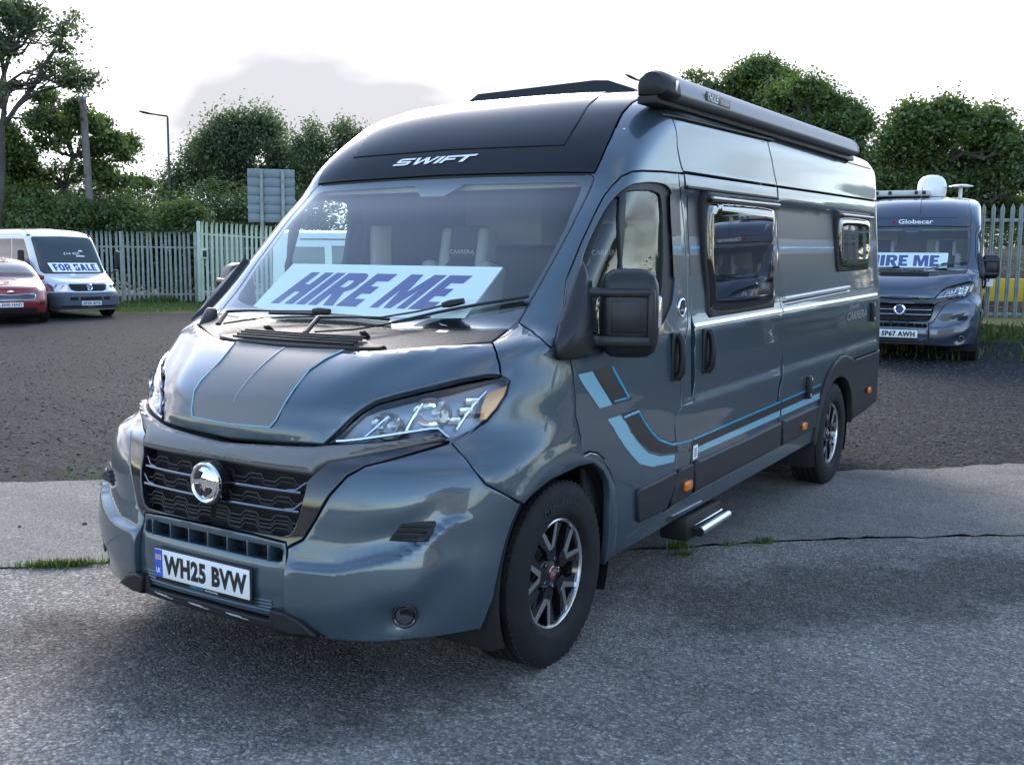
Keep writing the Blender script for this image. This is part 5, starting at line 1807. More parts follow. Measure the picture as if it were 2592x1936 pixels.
    P('side_moulding', uz((2.272, .607), (3.0, .615), (3.668, .628), (3.672, .476), (2.9, .462), (2.278, .448)), M_GREYP, off=.018, bev=.010, depth=.024, gap=.001, gw=.06, gz=.03)
    P('side_moulding', uz((3.706, .628), (4.10, .634), (4.515, .640), (4.45, .488), (4.0, .478), (3.712, .472)), M_GREYP, off=.018, bev=.010, depth=.024, gap=.001, gw=.06, gz=.03)

    # ---- bumper
    P('bumper_corner', cat(C['bsA'], C['bsB'], C['bsC'], C['bsD'], C['bsE']), PT, gw=.03, gz=.009, depth=.03, relief=None, extra=bumper_extra)
    intake = vz((.372, .566), (.378, .53), (.372, .512))
    ih = sym(cat(c0(.575), [[sv(.36, .571), .571], [sv(.378, .562), .562], [sv(.378, .528), .528], [sv(.36, .522), .522]], c0(.526)))
    P('bumper', sym(cat(c0(.6055), C['gslow'][1:], rev(C['bsA'])[1:], c0(.318) * 0 + [[sv(.345, .318), .312]], c0(.318))), PT, mirror=False, holes=[ih], gw=.035, gz=.02, hole_depth=.05, extra=bump_mid_extra)
    bk = MB()
    bk.box((0, .16, .548), (.80, .01, .09))
    bk.build('intake_back', M_DARK, root)
    for x in (-.318, -.212, -.106, 0, .106, .212, .318):
        MB().box((x, .105, .548), (.007, .070, .060), None, .002).build('intake_bar', PT, root)
    P('front_skid', sym(cat(c0(.316), vz((.33, .309), (.335, .352), (.40, .352), (.46, .335), (.56, .275), (.50, .262), (.40, .262), (.36, .272)), c0(.272))), M_BLACK, mirror=False, off=.014, bev=.010, depth=.05, gap=0, gw=.04, gz=.02)
    if st['livery']:
        for v0 in (-.235, -.03, .175):
            a = vz((v0 - .055, .299), (v0 + .015, .298), (v0 + .030, .293), (v0 + .060, .292), (v0 + .055, .290), (v0 - .035, .293))
            P('skid_accent', a, M_SILV, mirror=False, off=.0165, bev=.001, gap=0, depth=.003)
    for o in P('skid_block', vz((.352, .352), (.405, .355), (.47, .335), (.545, .282), (.43, .270), (.36, .278)), M_BLACK, off=.030, bev=.012, depth=.03, gap=0, gw=.03, gz=.02):
        sg = 1 if o.data.vertices[0].co.x > 0 else -1
        pr = panel(DUC, 'skid_recess', vz((.374, .336), (.41, .338), (.455, .325), (.50, .288), (.43, .283), (.376, .290)), M_DARK, o, off=.031, bev=.001, gap=0, depth=.004)
        bpy.data.objects.remove(pr[1 if sg > 0 else 0])
    for zz in (.374, .362, .350, .338):
        MB().tube([on_skin(s_, zz, .003) for s_ in np.linspace(-sv(.34, zz), sv(.34, zz), 17)], .0042, 6).build('bumper_rib', PT, root)
    # ---- grille
    gs = cat(c0(.6060), C['gslow'][1:], C['bsB'], C['gsup'], rev(C['gsin']), c0(.6160))
    P('grille_surround', sym(gs), M_GLOSSK, mirror=False, off=.004, bev=.006, gap=.001, depth=.06, gw=.03, gz=.02)
    stp = cat(c0(.9055), C['striptop'][1:], rev(C['striplow']), c0(.8460))
    P('grille_top_strip', sym(stp), M_SATIN if st['livery'] else M_GLOSSK, mirror=False, off=.012, bev=.008, gap=0, depth=.05, dome=.016, dome_r=.035, gw=.03, gz=.010)
    ln = cat(c0(.612), C['gsin'][1:], [[.285, .86], [.30, .90], [.55, .975], [.55, .99]], c0(.92))
    P('grille_back', sym(ln), M_DARK, mirror=False, off=-.055, bev=0, depth=0, gap=0, gw=.05, gz=.03)
    def gtube(v0, v1, z, off, r, name, mat, rise=None, n=24, flat=1.0):
        pts = []
        for k in range(n + 1):
            v = v0 + (v1 - v0) * k / n
            zz = z if rise is None else z + rise(v)
            pts.append(on_skin(sv(v, zz), zz, off))
        MB().tube(pts, r, 6, flat=flat).build(name, mat, root)
    endup = lambda v: .030 * max(0, (abs(v) - .345) / .085)
    for z in (.775, .705):
        gtube(-.425, .425, z, -.010, .0065, 'grille_bar', M_DCHROME if st['livery'] else M_CHROME, None)
        for sgn in (1, -1):
            pts = [on_skin(sv(sgn * v, z + d), z + d, -.012) for v, d in ((.36, .004), (.40, .008), (.432, .034), (.452, .040))]
            MB().tube(pts, .0045, 6).build('grille_bar', M_DCHROME, root)
    # honeycomb edging in each row and the fine mesh behind
    hx = MB()
    for row, (zc, ph) in enumerate(((.812, 0), (.740, .5), (.668, 0), (.640, .4))):
        for sgn in (1, -1):
            pts = []
            v = .015
            k = 0
            while v < .41:
                hi = (k % 2 == 0)
                for dv, dz in ((0, .012 if hi else -.008), (.055, .012 if hi else -.008)):
                    z = zc + dz
                    pts.append(on_skin(sv(sgn * (v + dv), z), z, -.022))
                v += .075
                k += 1
            hx.tube(pts, .0038, 5)
            hx.tube([np.array(p) + np.array([0, 0, -.017]) for p in pts], .0030, 5)
    hx.build('grille_mesh', M_GREYP, root)
    fm = MB()
    for k in range(26):
        z = .625 + k * .0085
        fm.tube([on_skin(s_, z, -.040) for s_ in np.linspace(-sv(.40, z), sv(.40, z), 9)], .0016, 4, cap=False)
    fm.build('grille_screen', M_BLACK, root)
    bd = link('badge', None, root)
    bc = Vector((0, .073, .768))
    b = MB().lathe([(.0, .018), (.083, .018), (.083, .03), (.08, .06)], 40, 'y', (0, .055, .768)).build('badge_base', M_GLOSSK, bd)
    if st['livery']:
        MB().lathe([(.060, .014), (.066, .006), (.072, .004), (.078, .008), (.080, .018)], 48, 'y', (0, .055, .768)).build('badge_ring', M_CHROME, bd)
        # domed chrome disc with three lens-shaped dark cut-outs that leave a stylised bird
        MB().lathe([(.0, -.002), (.025, .0), (.045, .005), (.060, .013)], 40, 'y', (0, .055, .768)).build('badge_bird', M_CHROME, bd)
        for pts in ([(-.66, .52), (-.40, .78), (-.16, .74), (-.22, .46), (-.40, .24), (-.74, .20)], [(-.78, -.06), (-.42, -.04), (-.20, -.20), (-.08, -.52), (-.10, -.80), (-.42, -.70), (-.68, -.42)], [(.16, -.82), (.20, -.42), (.34, -.18), (.62, -.16), (.74, -.30), (.62, -.56), (.42, -.74)]):
            pp_ = [(x * .060, z * .060) for x, z in pts]
            MB().prism(pp_, (0, .058, .768), (1, 0, 0), (0, 0, 1), (0, -.0075, 0)).build('badge_cut_out', M_GLOSSK, bd, 30)
    else:
        MB().lathe([(.050, .012), (.062, .004), (.080, .006), (.083, .018)], 40, 'y', (0, .055, .768)).build('badge_ring', M_CHROME, bd)
        MB().lathe([(.0, .012), (.052, .012)], 32, 'y', (0, .055, .768)).build('badge_face', principled('badge_blue', (.05, .06, .22), .3, 0, 1), bd)
        V, F = text_geo('FIAT', 1, 0, .01)
        link('badge_lettering', new_mesh('badge_lettering', on_plane(fit_geo(V, .075, .06), (0, .064, .768), (1, 0, 0), (0, 0, 1)), F, M_CHROME, False), bd)

    # ---- headlights
    lens = cat(C['hlTop'], C['hlRear'], C['hlLow'])
    hs = P('headlight', lens, principled('headlight_shell', (.22, .23, .25), .28, .85), off=-.060, bev=0, depth=0, gap=.004, gw=.05, gz=.03)
    rim = np.array(lens)
    for o in hs:
        sg = 1 if o.data.vertices[0].co.x > 0 else -1
        drop = 1 if sg > 0 else 0
        pr = panel(DUC, 'headlight_lens', lens, M_CLEAR, o, off=.004, bev=.008, gap=.004, depth=.035, gw=.04, gz=.03)
        bpy.data.objects.remove(pr[drop])
        pr = panel(DUC, 'side_reflector', C['amber'], principled('reflector_amber', (.55, .22, .02), .2, .3, 1), o, off=-.010, bev=.002, gap=0, depth=.01)
        bpy.data.objects.remove(pr[drop])
        for (v, z, r, dn) in ((.645, 1.010, .060, .050), (.775, 1.058, .068, .050)):
            s_ = sv(v, z)
            c = Vector(on_skin(s_, z, -.012)); n = (Vector(DUC.nrm(np.array(s_), np.array(z))) + Vector((0, -1.2, -.25))).normalized()
            x = n.cross(Vector((0, 0, 1))).normalized(); y = x.cross(n)
            m = MB()
            prof = [(r, .0), (r * .93, -.014), (r * .72, -.034), (r * .42, -.050), (r * .16, -.056)]
            k_ = 24
            V, F = [], []
            for rr, pz in prof:
                for i in range(k_):
                    a = 2 * math.pi * i / k_
                    V.append(c + x * (math.cos(a) * rr * 1.12) + y * (math.sin(a) * rr * .82) + n * pz)
            for i in range(len(prof) - 1):
                for j in range(k_):
                    F.append((i * k_ + j, i * k_ + (j + 1) % k_, (i + 1) * k_ + (j + 1) % k_, (i + 1) * k_ + j))
            m.add(V, F)
            if sg < 0:
                m.V = [(-p[0], p[1], p[2]) for p in m.V]
            m.build('reflector_bowl', M_CHROME, o)
            bl = MB().tube([c + n * -.056, c + n * -.020, c + n * -.008], [.012, .014, .008], 12)
            if sg < 0:
                bl.V = [(-p[0], p[1], p[2]) for p in bl.V]
            bl.build('bulb', principled('bulb_glass', (.8, .82, .85), .1, .2, 1), o)
        # chrome fins between the bowls and the light bar along the lower edge
        fn = MB()
        for (va, za, vb, zb) in ((.565, .965, .640, 1.045), (.700, .985, .735, 1.095), (.852, 1.00, .905, 1.135)):
            pa = [Vector(on_skin(sv(va + (vb - va) * t, za + (zb - za) * t), za + (zb - za) * t, -.024)) for t in np.linspace(0, 1, 8)]
            fn.tube(pa, .0065, 6)
        dr = [Vector(on_skin(s_, z_, -.018)) for s_, z_ in zip(*[np.interp(np.linspace(0, 1, 14), np.linspace(0, 1, len(C['hlLow'])), np.array(C['hlLow'])[:, k]) for k in (0, 1)])]
        dr = [p + Vector((0, 0, .016)) for p in dr[2:-1]]
        fn.tube(dr, .007, 6)
        if sg < 0:
            fn.V = [(-p[0], p[1], p[2]) for p in fn.V]
        fn.build('light_bar', M_CHROME, o)
        il = MB()
        for (va, z) in ((.868, 1.065), (.878, 1.100), (.84, 1.03)):
            il.box(on_skin(sv(va, z), z, -.03), (.05, .02, .028), (0, 0, rad(40)), .006)
        if sg < 0:
            il.V = [(-p[0], p[1], p[2]) for p in il.V]
        il.build('indicator_reflector', M_ALU, o)

    # ---- vents and fog lights
    for o in P('bumper_vent', chaikin(C['vent'], 1), M_BLACK, off=.006, bev=.004, gap=0, depth=.03, gw=.03, gz=.02, extra=bumper_extra):
        sg = 1 if o.data.vertices[0].co.x > 0 else -1
        for k, z in enumerate((.650, .668, .685)):
            v0, v1 = .775 + .012 * k, .868 + .010 * k
            m = MB().tube([Vector(on_skin(sv(v, z + .01 * (v - v0)), z + .01 * (v - v0), .009 + float(bumper_extra(np.array([[v, 0, 0]]), 0, np.array([z]))[0]))) for v in np.linspace(v0, v1, 8)], .0055, 6)
            if sg < 0:
                m.V = [(-p[0], p[1], p[2]) for p in m.V]
            m.build('vent_slot', M_DARK, o)
    for o in P('fog_lamp', chaikin(C['fog'], 1), M_BLACK, off=.012, bev=.006, gap=0, depth=.02, gw=.015, gz=.012, extra=bumper_extra):
        sg = 1 if o.data.vertices[0].co.x > 0 else -1
        s_ = sv(.828, .374)
        n_ = Vector(DUC.nrm(np.array(s_), np.array(.374)))
        c_ = Vector(on_skin(s_, .374, .0)) + n_ * (.016 + float(bumper_extra(np.array([[.828, 0, 0]]), 0, np.array([.374]))[0]))
        x_ = n_.cross(Vector((0, 0, 1))).normalized(); y_ = x_.cross(n_)
        for rr_, nm_, mt_ in ((.040, 'fog_ring', M_GLOSSK), (.030, 'fog_glass', M_DCHROME)):
            rg = MB()
            if nm_ == 'fog_ring':
                rg.tube([c_ + x_ * (math.cos(a_) * rr_) + y_ * (math.sin(a_) * rr_) for a_ in np.linspace(0, 2 * math.pi, 25)], .006, 6, cap=False)
            else:
                ring_disc(rg, c_ - n_ * .003, n_, rr_, 0)
            if sg < 0:
                rg.V = [(-q_[0], q_[1], q_[2]) for q_ in rg.V]
            rg.build(nm_, mt_, o)

    # ---- windscreen, cowl, wipers
    ws = cat(c0(1.322), [[.20, 1.322], [.36, 1.332]], C['wsr1'], C['wsr2'], C['wstop'], c0(1.9982))
    clear = np.array(C['clear'])
    k1 = clear[clear[:, 0] > .03]
    cl = cat(c0(1.9110), [[.045, 1.9105], [.095, 1.968]], k1[2:], c0(1.3665))
    w = P('windscreen', sym(ws), M_GLASS, mirror=False, off=.002, bev=.002, gap=.003, depth=.006, gw=.05, gz=.04)
    panel(DUC, 'black_border', sym(ws), M_GLOSSK, w, holes=[sym(cl)], off=-.004, bev=0, depth=0, gap=.003, gw=.04, gz=.025, mirror=False)
    P('windscreen_seal', sym(cat(c0(1.999), rev(C['wstop'])[1:], [[.4445, 1.9933]], C['capright'][:1], rev(C['caplow'])[1:-1], c0(2.012))), M_RUBBER, mirror=False, off=-.004, bev=0, depth=.01, gap=0, gw=.05, gz=.01)
    cowl = cat(c0(1.2343), rev(C['br'])[1:], C['cowlside'], [[.36, 1.329], [.20, 1.319]], c0(1.319))
    cw = P('scuttle', sym(cowl), M_BLACK, mirror=False, off=.002, bev=.006, depth=.03, gap=.002, gw=.035, gz=.010)
    tray = cat(c0(1.2365), [[.20, 1.2415], [.262, 1.2475], [.270, 1.2560], [.19, 1.2720]], c0(1.2770))
    tr = panel(DUC, 'scuttle_tray', sym(tray), M_BLACK, cw, off=.022, bev=.010, gap=0, depth=.025, gw=.04, gz=.008, mirror=False)
    for z in (1.2445, 1.2520, 1.2590, 1.2655):
        MB().tube([on_skin(s_, z + .006 * abs(s_), .034) for s_ in np.linspace(-.20, .20, 17)], .0045, 6, flat=1.4).build('scuttle_rib', M_BLACK, cw)
    for v in (-.276, .266):
        c = Vector(on_skin(sv(v, 1.284), 1.284, .012))
        MB().tube([c + Vector((.0, .03, -.004)), c + Vector((0, 0, .014)), c + Vector((0, -.018, .016))], [.010, .013, .007], 8).build('washer_jet', M_BLACK, cw)
    for v in (-.813,):
        c = Vector(on_skin(sv(v, 1.312), 1.312, .0))
        MB().box(c, (.06, .16, .05), (rad(35), 0, rad(30)), .02, 3).build('wing_cap', M_BLACK, cw)
    if st['wipers']:
        def skp(v, z, off):
            return Vector(on_skin(sv(v, z), z, off))
        for arm, bl, lk in (
            ([(-.585, 1.282, .030), (-.640, 1.312, .052), (-.520, 1.322, .050), (-.415, 1.331, .042), (-.28, 1.337, .040), (-.144, 1.346, .036)], [(-.455, 1.339), (-.20, 1.345), (.05, 1.344), (.245, 1.338)], [(-.56, 1.285, .03), (-.42, 1.312, .03), (-.16, 1.330, .026)]),
            ([(-.007, 1.272, .030), (-.045, 1.306, .055), (.08, 1.316, .050), (.235, 1.324, .044), (.38, 1.362, .040), (.519, 1.405, .034)], [(.288, 1.326), (.46, 1.377), (.64, 1.415), (.835, 1.4505)], [(.03, 1.277, .03), (.20, 1.292, .03), (.45, 1.352, .026)])):
            e = link('wiper', None, root)
            MB().tube([skp(*p) for p in arm], [.014, .014, .010, .007, .007, .008], 8, flat=.55).build('wiper_arm', M_BLACK, e)
            bp_ = [skp(v, z, .020) for v, z in bl]
            dense = []
            for a, b_ in zip(bp_[:-1], bp_[1:]):
                dense += [a.lerp(b_, t) for t in (0, .33, .66)]
            dense.append(bp_[-1])
            MB().tube(dense, .0105, 6, flat=.7).build('wiper_blade', M_RUBBER, e)
            MB().tube([skp(*p) for p in lk], .0045, 6).build('wiper_link', M_BLACK, e)
            cpt = skp(*arm[-1])
            dd = (bp_[-1] - bp_[0]).normalized()
            MB().tube([cpt - dd * .045, cpt - dd * .01, cpt + dd * .05], [.011, .017, .013], 8).build('wiper_clip', M_BLACK, e)
    P('inspection_sticker', vz((.528, 1.3245), (.580, 1.3245), (.580, 1.317), (.528, 1.317)), M_SILV, mirror=False, off=.003, bev=0, depth=0, gap=0) if st['livery'] else None

    # ---- roof cap, inset panel, roof skin
    cap = cat(c0(2.0120), C['caplow'][1:-1], cr, [[top_s, 2.5045]], c0(2.5045))
    rc = P('roof_cap', sym(cap), ROOF, mirror=False, off=.004, bev=.006, gap=.002, depth=.02, gw=.04, gz=.020)
    rp = np.array(C['rpanel'])
    rin = cat(c0(2.137), rp[2:], [[.345, 2.497]], c0(2.5025))
    panel(DUC, 'roof_panel_seam', sym(rin), M_DARK, rc, off=.0052, bev=0, depth=0, gap=-.004, gw=.04, gz=.02, mirror=False)
    panel(DUC, 'roof_panel', sym(rin), ROOF, rc, off=.0095, bev=.006, gap=.001, depth=.006, gw=.04, gz=.02, mirror=False)
    ss = np.concatenate([np.linspace(-2.999, -1, 60), np.linspace(-.98, .98, 80), np.linspace(1, 2.999, 60)])
    ring0 = DUC.S(ss, np.full(len(ss), 2.4995))
    V, F = [], []
    nr = 8
    for k in range(nr + 1):
        t = k / nr
        f = 1 - t
        cyc = np.clip(ring0[:, 1], 3.1, 5.9)
        vx = ring0[:, 0] * f
        uy = ring0[:, 1] * f + cyc * t
        zz = 2.4995 + .030 * (1 - f**2.0) + .004 * (ring0[:, 1] - 2.5) * t * .5
        V.extend(np.stack([vx, uy, zz], 1))
    m = len(ss)
    for k in range(nr):
        for i in range(m):
            j = (i + 1) % m
            F.append((k * m + i, k * m + j, (k + 1) * m + j, (k + 1) * m + i))
    ro = MB().add(V, F).build('roof', ROOF, root)

    # ---- floor pan, wheel wells, inside
    fl = MB().box((0, 3.3, .37), (1.56, 5.9, .18)).box((0, .55, .42), (1.50, .6, .25)).box((0, 1.9, .40), (1.98, .9, .12)).box((0, 3.3, .42), (1.98, 2.0, .1))
    fl.build('floor_pan', M_DARK, root)
    for u in (.945, 4.975):
        for sg in (1, -1):
            wl = MB().lathe([(.44, sg * 1.035), (.47, sg * .99), (.47, sg * .70), (.0, sg * .70)], 24, 'x', (0, u, .38), 0, rad(-25), rad(205))
            wl.build('wheel_well', M_DARK, root)
    make_interior(root, st)
    for u in (.938, 4.978):
        for sg in (1, -1):
            make_wheel(root, sg, u, st)
    for sg in (1, -1):
        make_mirror(root, sg, st)
    # ---- number plate
    npz, npu = .4285, .046
    pl = MB().box((0, npu - .004, npz - .006), (.534, .008, .136), None, .003).build('plate_holder', M_BLACK, root)
    nb = MB().box((0, npu - .012, npz), (.520, .006, .111), None, .002).build('number_plate', M_PLATE, root)
    x0 = -.26
    if st['livery']:
        q = MB().box((-.2365, npu - .0156, npz), (.044, .002, .108)).build('plate_band', M_BLUEPR, nb)
        V, F = text_geo('UK', 1, 0, .02)
        link('band_lettering', new_mesh('band_lettering', on_plane(fit_geo(V, .026, .020, -.2365, -.028), (0, npu - .0170, npz), (1, 0, 0), (0, 0, 1)), F, M_WPRINT, False), nb)
        fg = MB()
        o_ = (-.2365, npu - .0168, npz + .024)
        for a in (0, 90, 35, -35):
            c, s_ = math.cos(rad(a)), math.sin(rad(a))
            L = .034 if a == 0 else (.020 if a == 90 else .036)
            for wdt, mi, dy in ((.0062, 0, 0), (.0030, 1, -.0003)):
                fg.add([(o_[0] + c * L / 2 * i - s_ * wdt / 2 * j, o_[1] + dy - .0001 * (a % 7), o_[2] + s_ * L / 2 * i + c * wdt / 2 * j) for i, j in ((-1, -1), (1, -1), (1, 1), (-1, 1))], [(0, 1, 2, 3)], mi)
        fg.build('band_flag', [M_WPRINT, M_RED_PR], nb, None, False)
        tx0, tx1 = -.205, .250
        V, F = text_geo('CHELSTON', 1, 0, .01)
        link('dealer_lettering', new_mesh('dealer_lettering', on_plane(fit_geo(V, .075, .010, -.03, -.0655), (0, npu - .0085, npz), (1, 0, 0), (0, 0, 1)), F, M_MBLUE, False), pl)
        V, F = text_geo('MOTORHOMES', 1, 0, .01)
        link('dealer_lettering', new_mesh('dealer_lettering', on_plane(fit_geo(V, .070, .006, .052, -.0660), (0, npu - .0085, npz), (1, 0, 0), (0, 0, 1)), F, M_WPRINT, False), pl)
    else:
        tx0, tx1 = -.225, .225
    V, F = text_geo(st['plate'], 1, 0, .052, spacing=1.09)
    link('plate_lettering', new_mesh('plate_lettering', on_plane(fit_geo(V, tx1 - tx0, .079, (tx0 + tx1) / 2, 0), (0, npu - .0158, npz), (1, 0, 0), (0, 0, 1)), F, M_KPRINT, False), nb)
    # ---- side repeaters
    for u, z in ((2.155, .512), (4.129, .545), (5.914, .600)):
        if u > 5 or u < 5:
            c = Vector(flank_pt(u, z, .028))
            for sg in (1, -1):
                MB().box((sg * c.x, c.y, c.z), (.022, .082, .048), None, .008, 2).build('side_marker', M_AMBER, root)


def bumper_extra(PP, s, z):
    """the stepped ledge across the bumper corner and the scoop below the vent"""
    v = np.abs(PP[:, 0])
    ledge = np.interp(v, [.36, .60, .80, .88, .94], [.505, .515, .575, .640, .700])
    x = z - ledge
    k = np.where(x < 0, 1.0, np.clip(1 - x / .024, 0, 1))
    k = k * np.clip((x + .26) / .14, 0, 1)
    fade = np.clip((.99 - v) / .10, 0, 1)
    o = .026 * (k * k * (3 - 2 * k)) * fade
    # scoop
    sc = np.exp(-((v - .78) / .14)**2 - ((z - ledge - .085) / .055)**2)
    o = o - .012 * sc
    # hollow for the fog lamp
    o = o - .020 * np.exp(-((v - .80) / .07)**2 - ((z - .372) / .055)**2)
    return o


def bump_mid_extra(PP, s, z):
    x = z - .505
    k = np.where(x < 0, 1.0, np.clip(1 - x / .03, 0, 1)) * np.clip((z - .39) / .03, 0, 1)
    v = np.abs(PP[:, 0])
    return .006 * k * np.clip((.42 - v) / .05, 0, 1) + .008 * np.clip((z - .575) / .03, 0, 1)


def make_interior(root, st):
    d = MB()
    # dashboard following the scuttle
    d.box((0, 1.22, 1.12), (1.86, .55, .36), (rad(-6), 0, 0), .08, 4)
    d.box((0, 1.02, 1.22), (1.70, .45, .12), (rad(8), 0, 0), .04, 3)
    d.box((0, 1.0, .72), (1.5, .04, .9))
    d.build('dashboard', M_DASH, root)
    f = MB().box((0, 3.0, .56), (1.9, 4.4, .04))
    f.build('cab_floor', M_DASH, root)
    h = MB().box((0, 2.55, 2.20), (1.72, 1.5, .03), None, .01)
    h.box((0, 1.82, 2.06), (1.66, .52, .05), (rad(24), 0, 0), .02)
    h.build('headliner', M_LINING, root)
    # wall of cupboards and curtain behind the cab
    c = MB().box((.0, 3.45, 1.4), (1.90, .03, 1.9))
    c.build('rear_partition', M_CURT, root)
    c2 = MB().box((.55, 3.2, 1.2), (.8, .5, 1.3), None, .02).box((-.62, 3.3, 1.95), (.6, .5, .5), None, .02)
    c2.build('cupboard', M_LINING, root)
    for sg in (1, -1):
        t = MB().box((sg * .965, 1.75, .85), (.03, 1.0, .75), None, .01)
        t.box((sg * .945, 3.0, 1.0), (.02, 1.5, 1.0))
        t.box((sg * .905, 2.9, 2.05), (.02, 1.7, .5))
        t.build('door_trim', M_DASH, root)
        cu = MB().box((sg * .93, 2.22, 1.62), (.05, .16, .75), None, .02)
        cu.build('curtain', M_LINING, root)
    for x in (-.47, .47):
        s = link('seat', None, root)
        MB().box((x, 2.05, .93), (.50, .52, .18), (rad(6), 0, 0), .06, 3).build('cushion', M_SEAT, s)
        MB().box((x, 2.38, 1.28), (.48, .16, .66), (rad(-14), 0, 0), .07, 3).build('backrest', M_SEATD, s)
        for k in (-1, 1):
            MB().box((x + k * .195, 2.345, 1.30), (.10, .20, .60), (rad(-14), 0, k * rad(-8)), .04, 3).build('bolster', M_SEAT, s)
        MB().box((x, 2.475, 1.70), (.27, .12, .22), (rad(-12), 0, 0), .05, 3).build('headrest', M_SEATD, s)
        for k in (-1, 1):
            MB().box((x + k * .13, 2.46, 1.66), (.07, .14, .26), (rad(-12), 0, 0), .03, 3).build('headrest_wing', M_SEAT, s)
        if st['livery']:
            V, F = text_geo('CARRERA', 1, .1, 0)
            link('seat_lettering', new_mesh('seat_lettering', on_plane(fit_geo(V, .17, .026), (x, 2.398, 1.655), (1, 0, 0), (0, -.21, .98)), F, M_WPRINT, False), s)
    w = link('steering_wheel', None, root)
    V = []
    cc = Vector((-.47, 1.62, 1.17)); nrm = Vector((0, .75, .66)); xx = Vector((1, 0, 0)); yy = nrm.cross(xx)
    ring = [cc + xx * (.19 * math.cos(2 * math.pi * k / 28)) + yy * (.19 * math.sin(2 * math.pi * k / 28)) for k in range(29)]
    MB().tube(ring, .016, 8, cap=False).build('wheel_rim', M_DASH, w)
    m = MB()
    for a in (0, 180, 270):
        m.tube([cc, cc + xx * (.18 * math.cos(rad(a))) + yy * (.18 * math.sin(rad(a)))], .016, 6)
    m.tube([cc - nrm * .04, cc + nrm * .02], .05, 14)
    m.build('wheel_boss', M_DASH, w)

# ================================================================== the grey camper in front
van = thing('campervan', 'slate blue camper van with black roof front, nearest and largest vehicle in the yard', 'camper van', (0, 0, 0))
build_van(van, dict(paint=M_PAINT, roof=M_CAP, livery=True, wipers=True, plate='WH25 BVW'))


